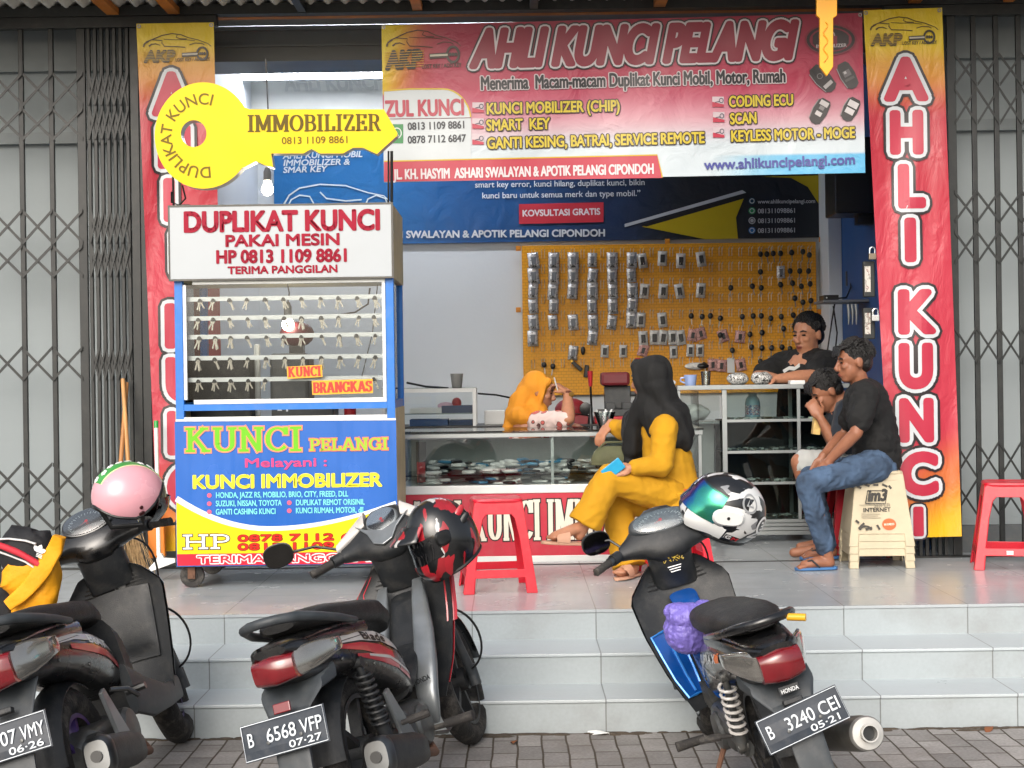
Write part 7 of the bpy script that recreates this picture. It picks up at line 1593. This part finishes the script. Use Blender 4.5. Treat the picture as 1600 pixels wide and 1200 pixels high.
    b=MB(); b.sloft([ring_(1.18,-.05),ring_(1.16,-.012),ring_(1.08,.0),ring_(1.0,.002)],30,cap=False); hb=o('dial_housing',b,cfg.get('bezel',m_bmat),True)
    b=MB(); b.sloft([ring_(1.0,-.006),ring_(1.0,.0005),ring_(.05,.001)],30); o('dial_face',b,cfg.get('dial_col',m_dialw),True,parent=hb)
    b=MB()
    for i in range(25):
        a_=R(-30+240*i/24); r0,r1=(.72,.88) if i%2==0 else (.8,.88); p0=dc+n*.003+e1*(-DW*.92*r0*math.cos(a_))+e2*(DH*.92*r0*math.sin(a_)-.006); p1=dc+n*.003+e1*(-DW*.92*r1*math.cos(a_))+e2*(DH*.92*r1*math.sin(a_)-.006); b.tube([p0,p1],.0016,4)
    o('dial_ticks',b,m_blk if cfg.get('dial_col',m_dialw) is m_dialw else m_white,True,parent=hb)
    b=MB(); b.tube([dc+n*.004,dc+n*.004+e1*.03-e2*.012],[.003,.001],5); b.lathe(dc+n*.002,n,[(.008,0),(.007,.004),(.001,.005)],12); o('needle',b,m_red,True,parent=hb)
    b=MB(); b.sloft([ring_(1.0,.006),ring_(.7,.012),ring_(.05,.014)],26); o('dial_cover',b,M_glass('dial_glass','#e9eef0',.10,.05),True,parent=hb)
    if cfg.get('bezel_plate'):
        b=MB(); pts=[(-.10,.035),(-.055,-.03),(-.035,-.085),(0,-.105),(.035,-.085),(.055,-.03),(.10,.035),(.06,.0),(.0,-.03),(-.06,.0)]
        b.prism([dc+n*-.006+e1*y*1.25+e2*(z*1.0-.030) for y,z in pts],n*.012); o('silver_trim',b,cfg['bezel_plate'],True,smooth=0,bevel=.004)
    # grips, levers, mirrors
    for k in cfg['grips']:
        g0,g1=V((.925,k*CW,.965)),V((.83,k*.345,.935)); d=(g1-g0).normalized()
        b=MB(); b.tube([g0,g0.lerp(g1,.3)],.012,10); b.tube([g0.lerp(g1,.05),g0.lerp(g1,.32)],.026,12); o('switch_block',b,cfg.get('switch',m_bmat),True)
        b=MB(); b.lathe(g0.lerp(g1,.34),d,[(.012,0),(.019,.002),(.0175,.01),(.018,.03),(.0165,.05),(.018,.07),(.017,.095),(.018,.104),(.008,.105)],14); o('grip',b,m_rub,True)
        if cfg.get('collar'): b=MB(); b.lathe(g0.lerp(g1,.26),d,[(.021,0),(.0215,.002),(.0215,.03),(.018,.032)],14,cap=False); o('collar',b,m_chr,True)
        b=MB(); b.tube([g0.lerp(g1,.1)+V((.05,0,-.01)),g0.lerp(g1,.55)+V((.065,0,-.012)),g1+V((.05,0,-.014))],[.008,.006,.007],8); o('lever',b,m_eng,True)
    for k,mo in cfg['mirrors']:
        m0=V((.93,k*CW*.9,.985)); mc=m0+V(mo); b=MB(); b.tube([m0,m0.lerp(mc,.45)+V((.012,0,.028)),mc+V((.022,0,-.0))],.0062,8); ms=o('mirror_stem',b,m_blk,True)
        nn=V((-1,-k*.22,-.16)).normalized(); l_=nn.cross(V((0,0,1))).normalized(); u_=l_.cross(nn)
        b=MB(); b.sloft([(mc+nn*z,l_,u_,.066*s_,.052*s_,2.5) for z,s_ in ((-.028,.45),(-.022,.8),(-.008,1),(.004,1),(.005,.95))],24); ms=o('mirror_shell',b,m_blk,True,parent=ms); ms.parent=t
        b=MB(); b.sloft([(mc+nn*z,l_,u_,.066*s_,.052*s_,2.5) for z,s_ in ((.0052,.93),(.0068,.92))],24); ob=o('mirror_glass',b,m_mir,True); ob.parent=ms
    for f_ in cfg.get('extra',[]): f_(t,o,ST,shield,dc,n,e1,e2)
    # cables
    def bez(p,q,r_,s_): return [V(p)*(1-k/14)**3+V(q)*(3*(k/14)*(1-k/14)**2)+V(r_)*(3*(k/14)**2*(1-k/14))+V(s_)*(k/14)**3 for k in range(15)]
    b=MB(); b.tube(bez((.99,-.10,.95),(1.12,-.26,.90),(1.14,-.16,.66),(1.12,-.07,.55)),.0048,6); o('cable',b,m_blk,True)
    b=MB(); b.tube(bez((1.02,-.16,.60),(1.10,-.24,.52),(1.10,-.22,.36),(1.20,-.10,.32)),.0052,6); o('cable',b,m_blk,True)
    return t,mat,ST
def x_graph(t,o,ST,shield,dc,n,e1,e2):
    # gold emblem and small print below the dial
    b=MB(); r=random.Random(4); c0=V((.882,0,.915)); n=V((-.96,0,.28)); e2=V((.28,0,.96))
    for i in range(46):
        f_=r.random(); w_=.042*(1-f_)+.006; p=c0+e1*r.uniform(-w_,w_)+e2*(f_*.085-.035)+n*.004; d=(e1*r.uniform(-1,1)+e2*r.uniform(-.6,1)).normalized(); b.tube([p,p+d*r.uniform(.006,.016)],.0016,4)
    o('gold_emblem',b,M('gold_print','#a88f2e',.4),True)
    b=MB()
    for i in range(3): b.obox(c0-e2*(.052+.011*i)+n*.001,(.002,.06-.008*i,.004),Matrix((n,e1,e2)).transposed())
    o('small_print',b,m_white,True,smooth=0)
W1=m_bwht
def x_tip(t,o,ST,shield,dc,n,e1,e2):
    b=MB(); b.tube([(-.46,-.075,.83),(-.49,-.13,.815)],.013,10); o('rail_tip',b,M('yellow_plastic','#d9a321',.4))
# ---- the bike in the middle
mid,midM,midS=bike('motorbike','black underbone motorbike with silver cover and red-white stripe, red-black helmet on it',-.4695,5.13,.2464,.30,.06,.966,dict(kind='cub',tail_h=1.15,plate=('B 6568 VFP','07·27'),reflector=True,silencer='box',centre=m_bmat,centre_side=True,
  front=m_bred,wing=m_bred,shield=m_bmat,shield_w=(.12,.215,.20,.17,.12),shield_b=.30,lock=-1,cowl=m_bmat,cowl_top=m_bwht,bezel_plate=m_bslv,dial=(.066,.054),bezel=m_bslv,grips=(1,-1),mirrors=[(1,(-.03,.29,.075))],rail=m_bgry,lock_v=.13,
  decals=[([(-.24,.715,.695),(-.05,.71,.672),(.15,.675,.63),(.34,.60,.565)],m_bwht,-1),([(-.26,.692,.682),(-.05,.665,.635),(.12,.625,.585),(.25,.575,.545)],m_bred,-1),([(-.10,.632,.622),(.10,.595,.565),(.28,.535,.505),(.44,.455,.435)],m_bred,-1),([(.0,.612,.604),(.2,.568,.556),(.44,.462,.452)],m_bwht,-1,'decal',.0045)],
  name=('Blade',-1,-.02,.672,.20,.622,.030,'#232323',.0045)))
# ---- the bike on the right
rgt,rgtM,rgtS=bike('motorbike','black and blue underbone motorbike with a purple bag and a white-black helmet',.985,5.25,-.1206,.285,-.08,.94,dict(kind='cub',plate=('B 3240 CEI','05·21'),plate_roll=-6,plate_z=.50,silencer='round',spring='white',tail_h=1.35,centre=m_bblu,tail_badge='HONDA',
  front=m_bblk,shield=m_bmat,shield_w=(.12,.225,.215,.18,.13),shield_b=.27,blue_inner=True,lock=-1,cowl=m_bmat,dial=(.125,.052),dial_col=M('dial_grey','#6d7377',.25,var=.25,scale=60),bezel=m_bgry,grips=(1,-1),mirrors=[(1,(.02,.11,.055))],collar=True,rail=m_bblk,switch=m_bmat,lock_v=.06,
  decals=[([(.08,.64,.632),(.2,.60,.585),(.3,.52,.50)],m_bwht,1),([(.02,.56,.55),(.2,.585,.578)],m_bwht,1),([(-.13,.70,.665),(-.06,.685,.65)],M('orange_decal','#d9691a',.35),1)],
  name=('SUPRA X',1,.20,.60,-.08,.655,.032,'#c9cdd0',.0045),extra=[x_graph,x_tip]))
# ---- the scooter at the left edge
lft,lftM,lftS=bike('motorbike','black scooter cut off by the left picture edge with a pink helmet and yellow jacket',-1.47,5.17,.02,.30,.16,.975,dict(kind='scooter',tail_h=1.45,plate=('B 3507 VMY','06·26'),plate_z=.47,silencer='box',grab=True,rim=m_purple,
  front=m_bblk,shield=m_bmat,shield_w=(.13,.215,.20,.18,.16),shield_b=.30,lock=-1,lock_v=.16,cowl=m_bblk,dial=(.10,.06),dial_col=m_blk,bezel=m_bblk,grips=(1,-1),mirrors=[],cowl_w=.2,
  decals=[([(-.28,.715,.70),(-.05,.705,.68),(.15,.665,.635),(.34,.59,.565)],m_bwht,-1),([(-.1,.672,.655),(.1,.635,.60),(.25,.585,.555),(.42,.50,.475)],m_bred,-1)],
  name=('BeAT',-1,.08,.645,.27,.585,.032,'#d9d9d6',.0045)))

# ================================================================ HELMETS, JACKET, BAG ON THE BIKES
def helmet_shell(B,c,rad,lim,bulge=None,t0=0,nphi=40,nt=18,f0=0,f1=360,s=1.0,thick=.010):
    """part of an ellipsoid: phi from the front, theta from the crown down to lim(phi)"""
    c=V(c)
    def pt(u,v):
        ph=R(f0+(f1-f0)*u); th=R(t0+(lim(math.degrees(ph))-t0)*v) if not callable(t0) else R(t0(math.degrees(ph))+(lim(math.degrees(ph))-t0(math.degrees(ph)))*v)
        k=s*(bulge(math.degrees(ph),math.degrees(th)) if bulge else 1)
        return c+B@V((rad[0]*k*math.sin(th)*math.cos(ph),rad[1]*k*math.sin(th)*math.sin(ph),rad[2]*(k if k<1.04 else 1+(k-1)*.3)*math.cos(th)))
    b=MB(); b.grid(pt,nphi,nt,lambda p:(c-p).normalized()*thick); return b
def wrap(a_): a_=a_%360; return a_-360 if a_>180 else a_
def BB(f,up): f=V(f).normalized(); up=V(up); l=up.cross(f).normalized(); u=f.cross(l); return Matrix((f,l,u)).transposed()
m_pink=M('pink_helmet_shell','#d49aa4',.25,var=.04,scale=6,coat=.6); m_lin=M('helmet_lining','#17181a',.9,var=.2,scale=40)
m_smoke=M_glass('smoky_visor','#5a4f50',.12,.05)
# pink open-face helmet on the scooter
c=P(201,775,5.9); B=BB((.80,.56,-.10),(-.10,-.16,1)); t=thing('helmet','pink open-face helmet with green flower band and smoky visor on the left scooter','helmet',c)
lim=lambda p:(lambda q:62+62*sstep(25,95,abs(q))-14*sstep(120,180,abs(q)))(wrap(p)); rad=(.148,.126,.136)
obj('shell',helmet_shell(B,c,rad,lim),m_pink,t,smooth=60); obj('lining',helmet_shell(B,c,rad,lambda p:lim(p)-3,s=.90,thick=.02),m_lin,t,smooth=60)
def on(B,c,rad,ph,th,k=1.0): return c+B@V((rad[0]*k*math.sin(R(th))*math.cos(R(ph)),rad[1]*k*math.sin(R(th))*math.sin(R(ph)),rad[2]*k*math.cos(R(th))))
b=MB(); b.tube([on(B,c,rad,p,lim(p),.985) for p in range(0,360,9)],.0075,8,closed=True); obj('rim',b,m_blk,t)
def band(w0,w1,lift,mm,nm):
    b=MB()
    def f(u,v):
        a_=R(-48+196*u); y=w0+(w1-w0)*v; q=math.sqrt(max(0,1-(y/rad[1])**2)); return c+B@V((rad[0]*q*math.sin(-a_+R(0))*-1*-1 if False else rad[0]*q*math.cos(a_+0),y,rad[2]*q*math.sin(a_)))*lift
    b.grid(lambda u,v:f(u*.86+.20,v),34,4,lambda p:(c-p).normalized()*.003); return obj(nm,b,mm,t,smooth=60)
band(-.042,.042,1.008,M('cream_edge','#d8d3a6',.35),'band_edge'); band(-.036,.036,1.012,M('green_band','#3f8f45',.35,var=.08),'green_band')
b=MB(); r=random.Random(2)
for i in range(9):
    a_=R(35+15*i); y=r.uniform(-.026,.026); p=c+B@V((rad[0]*math.cos(a_),y,rad[2]*math.sin(a_)))*1.016; nn=(p-c).normalized(); l_=nn.cross(B@V((0,1,0))).normalized(); u_=nn.cross(l_)
    for k in range(5): q=p+l_*.009*math.cos(k*1.257)+u_*.009*math.sin(k*1.257); b.ell(q,(.0065,.0065,.0025),Matrix((l_,u_,nn)).transposed(),8,5)
obj('flower_print',b,m_white,t)
b=MB(); r0=random.Random(8)
for ph_,th_,rr_ in ((-86,102,.008),(-82,113,.013)):
    p=on(B,c,rad,ph_,th_,1.006); nn=(p-c).normalized(); b.lathe(p,nn,[(.0001,0),(rr_,0),(rr_*.8,.003),(.0001,.0035)],16)
obj('visor_stud',b,M('dark_red_stud','#3a1216',.4),t)
obj('visor',helmet_shell(B,c,rad,lambda p:128,t0=84,f0=-62,f1=40,nphi=20,nt=10,s=1.13,thick=.003),m_smoke,t,smooth=60)
b=MB(); b.tube([on(B,c,rad,-80,118,.93),on(B,c,rad,-60,140,1.0),on(B,c,rad,-150,150,1.05),on(B,c,rad,-165,112,.95)],.010,6,flat=.35); obj('chin_strap',b,m_blk,t)
# red and black full-face helmet on the middle bike
m_rb=M_vshards('red_black_helmet_print',[(0,'#0f1011'),(.60,'#8f1822'),(.74,'#141517'),(.88,'#9c1a26'),(.97,'#b4b2b0')],26,.3,.6,(1.2,1,.40),.5)
c=P(692,842,5.9); B=BB((-.80,-.36,-.48),(-.48,-.10,.88)); t=thing('helmet','red and black angular full-face helmet on the middle bike handlebar','helmet',c); rad=(.145,.125,.172)
chin=lambda ph,th:1+.20*sstep(85,118,th)*(1-sstep(30,75,abs(wrap(ph))))
lim=lambda p:(lambda q:136-10*sstep(60,180,abs(q)))(wrap(p))
obj('shell',helmet_shell(B,c,rad,lim,chin),m_rb,t,smooth=50); obj('lining',helmet_shell(B,c,rad,lambda p:lim(p)-4,chin,s=.90,thick=.02),m_lin,t,smooth=60)
obj('visor',helmet_shell(B,c,rad,lambda p:102,chin,t0=72,f0=-66,f1=66,nphi=24,nt=8,s=1.012,thick=.004),M('black_visor','#0c0d0f',.08,coat=1),t,smooth=60)
b=MB(); b.grid(lambda u,v:c+B@V(((.118+.085*v)*math.cos(R(-50+100*u)),(.118+.02*v)*math.sin(R(-50+100*u)),.098-.035*v+.02*math.cos(R(-90+180*u)))),14,6,B@V((0,0,.006))); obj('peak',b,m_rb,t,smooth=60)
for k in (-1,1):
    b=MB(); b.sloft([(on(B,c,rad,k*78,82,1.0),B@V((1,0,.2)),B@V((-.2,0,1)),.036,.030,3),(on(B,c,rad,k*78,82,1.07),B@V((1,0,.2)),B@V((-.2,0,1)),.026,.022,3)],16); obj('visor_pivot',b,m_blk,t)
    for dz,ln in ((.06,.05),(.02,.06)):
        b=MB(); b.sloft([(on(B,c,rad,k*(115+ln*200),60+dz*300,1.0),B@V((1,0,-.5)),B@V((.5,0,1)),.035,.012,3),(on(B,c,rad,k*(115+ln*200),60+dz*300,1.05),B@V((1,0,-.5)),B@V((.5,0,1)),.024,.006,3)],14); obj('vent',b,m_blk if dz>.03 else m_bred,t)
b=MB(); b.tube([on(B,c,rad,p,lim(p),.99) for p in range(0,360,9)],.0085,8,closed=True); obj('rim',b,m_blk,t)
# white and black full-face helmet with a rainbow visor on the right bike
def M_iri():
    m=bpy.data.materials.new('iridescent_visor'); m.use_nodes=True; nt_=m.node_tree; b=nt_.nodes['Principled BSDF']; b.inputs['Metallic'].default_value=.85; b.inputs['Roughness'].default_value=.16; b.inputs['Coat Weight'].default_value=.5
    lw=nt_.nodes.new('ShaderNodeLayerWeight'); lw.inputs['Blend'].default_value=.5; n_=nt_.nodes.new('ShaderNodeTexNoise'); n_.inputs['Scale'].default_value=18; tc=nt_.nodes.new('ShaderNodeTexCoord'); nt_.links.new(tc.outputs['Object'],n_.inputs['Vector'])
    ad=nt_.nodes.new('ShaderNodeMath'); ad.operation='MULTIPLY_ADD'; ad.inputs[1].default_value=.35; nt_.links.new(n_.outputs['Fac'],ad.inputs[0]); nt_.links.new(lw.outputs['Facing'],ad.inputs[2])
    r_=nt_.nodes.new('ShaderNodeValToRGB')
    for i,(p,cc) in enumerate(((.18,'#2f8f6e'),(.34,'#2f9a9a'),(.48,'#2a62b8'),(.62,'#6a429a'),(.80,'#1d2028'))):
        e=r_.color_ramp.elements[i] if i<2 else r_.color_ramp.elements.new(p); e.position=p; e.color=(*lin(cc),1)
    nt_.links.new(ad.outputs[0],r_.inputs[0]); nt_.links.new(r_.outputs[0],b.inputs['Base Color']); return m
m_wb=M_vshards('white_black_helmet_print',[(0,'#131416'),(.48,'#c6c8c8'),(.64,'#17181a'),(.82,'#7d7f82'),(.90,'#d0d1d0')],22,.28,.6,(.5,1,1.1),.6)
c=P(1134,795,6.1); B=BB((-.84,-.10,.40),(.44,-.30,.84)); t=thing('helmet','white and black full-face helmet with rainbow visor on the right bike handlebar','helmet',c); rad=(.170,.136,.150)
obj('shell',helmet_shell(B,c,rad,lim,chin),m_wb,t,smooth=50); obj('lining',helmet_shell(B,c,rad,lambda p:lim(p)-4,chin,s=.90,thick=.02),m_lin,t,smooth=60)
obj('visor',helmet_shell(B,c,rad,lambda p:104,chin,t0=56,f0=-72,f1=72,nphi=26,nt=10,s=1.035,thick=.003),M_iri(),t,smooth=60)
obj('visor_edge',helmet_shell(B,c,rad,lambda p:57,chin,t0=51,f0=-72,f1=72,nphi=26,nt=2,s=1.045,thick=.006),m_blk,t,smooth=60)
b=MB()
for k in (-1,1):
    pv=on(B,c,rad,k*86,84,1.0); b.sloft([(pv,B@V((1,0,-.35)),B@V((.35,0,1)),.062,.036,2.6),(on(B,c,rad,k*86,84,1.085),B@V((1,0,-.35)),B@V((.35,0,1)),.054,.028,2.6)],20)
obj('visor_plate',b,m_white,t); b=MB()
for k in (-1,1): p=on(B,c,rad,k*86,84,1.09); b.lathe(p,(p-c),[(.0001,0),(.007,0),(.006,.002),(.0001,.002)],12)
obj('screw',b,m_blk,t)
b=MB(); b.grid(lambda u,v:on(B,c,rad,30+62*u,104+24*v,chin(30+62*u,104+24*v)+.012),14,6,lambda p:(c-p).normalized()*.005); obj('chin_panel',b,m_white,t,smooth=60)
def hm(ph0,th0,S): return lambda x,y,l: on(B,c,rad,ph0+x*S,th0+y*S,1.02+.004*l)
a=Art(); a.rect(-6,-14,34,3,'#d9dad9',1); a.rect(-5,-13,33,2,'#17181a',2); a.text('G',-3,0,12,0,11,'#e3e3e3',3,.04); a.text('M',14,0,32,0,11,'#c22a30',3,.04); n0=set(bpy.data.objects); a.build(t,hm(98,118,.62),kind='maker_print')
a=Art(); a.ring(0,0,16,16,4,'#8d9092',1); a.poly([(-8,7),(0,-10),(9,7),(6,7),(0,-4),(-4,4),(6,4),(6,7)],'#8d9092',2); a.build(t,hm(112,50,.9),kind='emblem_print')
a=Art(); a.ring(0,0,13,13,4,'#dcdcdb',1); a.line([(-5,-5),(2,-5),(2,0),(-4,0),(3,1),(3,6),(-5,6)],3,'#dcdcdb',2); a.line([(-22,22),(0,12),(24,30),(2,22),(-22,22)],3,'#dcdcdb',1); a.build(t,hm(150,82,1.0),kind='emblem_print')
b=MB(); b.tube([on(B,c,rad,p,lim(p),.99) for p in range(0,360,9)],.0085,8,closed=True); obj('rim',b,m_blk,t)
# ---- black and yellow jacket over the scooter's left grip
JY=5.85
m_jy=M('yellow_track_cloth','#e09a08',.7,var=.05,scale=8,bump=.3,bscale=60); m_jb=M('black_track_cloth','#15161a',.75,var=.15,scale=10,bump=.3,bscale=60); m_jr=M('red_track_stripe','#b82636',.7); m_jw=M('white_piping','#cfcfcd',.6)
t=thing('jacket','black and yellow track jacket with white trefoil thrown over the scooter handlebar','jacket',P(45,850,JY))
def cloth_piece(name,path,mat,fold=.006,seed=1,ex=2.4):
    """path: (px, py, half width px, half depth m) down the piece"""
    k=JY/F; secs=[]
    for i,(x,y,hw_,hd_) in enumerate(path):
        p=path[max(i-1,0)]; q_=path[min(i+1,len(path)-1)]; d=P(q_[0],q_[1],JY)-P(p[0],p[1],JY); l_=d.normalized().cross(V((0,1,0))).normalized(); secs.append((P(x,y,JY),l_,V((0,1,0)),hw_*k,hd_,ex))
    dense=[]
    for s0,s1 in zip(secs,secs[1:]):
        for j in range(5): f_=j/5; dense.append((V(s0[0]).lerp(V(s1[0]),f_),s0[1].lerp(s1[1],f_).normalized(),s0[2],s0[3]+(s1[3]-s0[3])*f_,s0[4]+(s1[4]-s0[4])*f_,ex))
    dense.append(secs[-1]); b=MB(); b.sloft(dense,40)
    for v in b.v: nn=V(noise.noise_vector(v*16+V((seed,0,0))))*fold+V(noise.noise_vector(v*45+V((seed,5,0))))*fold*.35; v += V((nn.x,nn.y*1.2,nn.z))
    return obj(name,b,mat,t,smooth=60)
cloth_piece('body',[(66,829,10,.03),(66,838,22,.05),(50,850,44,.075),(42,864,44,.085),(44,878,38,.08),(50,890,24,.06)],m_jb,.007,1)
cloth_piece('yellow_body',[(28,872,30,.075),(45,890,46,.08),(52,905,44,.075),(54,925,38,.06),(52,950,32,.05),(52,972,29,.045),(53,990,27,.04)],m_jy,.010,2,3.2)
JY=5.77
cloth_piece('sleeve',[(93,838,9,.03),(86,858,12,.012),(72,884,13,.013),(52,910,13,.013),(30,932,12,.012),(12,946,9,.010)],m_jy,.004,3,5)
cloth_piece('red_stripe',[(-10,849,5,.012),(10,856,5,.014),(34,866,5,.014),(62,882,5,.012)],m_jr,.002,4)
cloth_piece('piping',[(-8,843,1.6,.008),(14,842,1.6,.008),(40,845,1.6,.008),(56,850,1.6,.008)],m_jw,.001,5); cloth_piece('piping',[(-8,860,1.4,.008),(16,868,1.4,.008),(40,878,1.4,.008),(62,892,1.4,.008)],m_jw,.001,6); cloth_piece('piping',[(84,838,1.4,.006),(78,858,1.4,.006),(64,882,1.4,.006),(44,906,1.4,.006)],m_jw,.001,8)
JY=5.86; cloth_piece('black_sleeve',[(6,892,14,.05),(8,920,16,.055),(14,960,14,.05),(16,985,12,.045)],m_jb,.006,7)
a=Art()
for an in (-58,0,58):
    ca,sa=math.cos(R(an+24)),math.sin(R(an+24)); a.poly([(60+(u_*ca-v_*sa),862+(u_*sa+v_*ca)) for u_,v_ in ((-1.5,0),(-4,-5),(-3,-9),(0,-12),(3,-9),(4,-5),(1.5,0))],'#e4e4e2',1)
for k in range(3): a.line([(57-k*.5,864+k*2.2),(66-k*.5,868+k*2.2)],1.2,'#e4e4e2',1)
a.build(t,lambda x,y,l:P(x,y,5.755-.001*l),kind='trefoil_print')
# ---- purple plastic bag on the right bike's hook
c=P(1076,980,5.72); b=MB(); b.ell((0,0,-.01),(.098,.075,.108),nu=56,nv=40); b.ell((.062,-.01,.085),(.042,.035,.036),nu=36,nv=24); b.ell((-.045,-.01,.075),(.055,.045,.035),nu=30,nv=20); b.ell((0,-.02,.05),(.09,.06,.06),nu=40,nv=26)
me=fuse(b,.0045,'purple_bag',2); out_=[]; me.update(); N_=[v.normal.copy() for v in me.vertices]
for v,nn in zip(me.vertices,N_):
    p=v.co; w_=V((math.atan2(p.x,p.y)*.10,p.z*.55,0)); ang=math.atan2(p.x,-p.y+.02); a_=(.5-abs(noise.noise(V((ang*4.2,p.z*9,2)))))*1.1+(.5-abs(noise.noise(p*30)))*.8+.35*noise.noise(p*60); q_=p+nn*(a_*.0075); out_ += list(V((q_.x*.95,q_.y,q_.z*.86))+c)
me.vertices.foreach_set('co',out_); me.update()
o=link('plastic_bag',me,M('purple_plastic_film','#7468b8',.36,var=.10,scale=8,bump=.7,bscale=60),None,smooth=180); tag(o,'crumpled purple plastic bag hanging before the seat of the right bike','bag')
bpy.data.scenes.remove(FS)
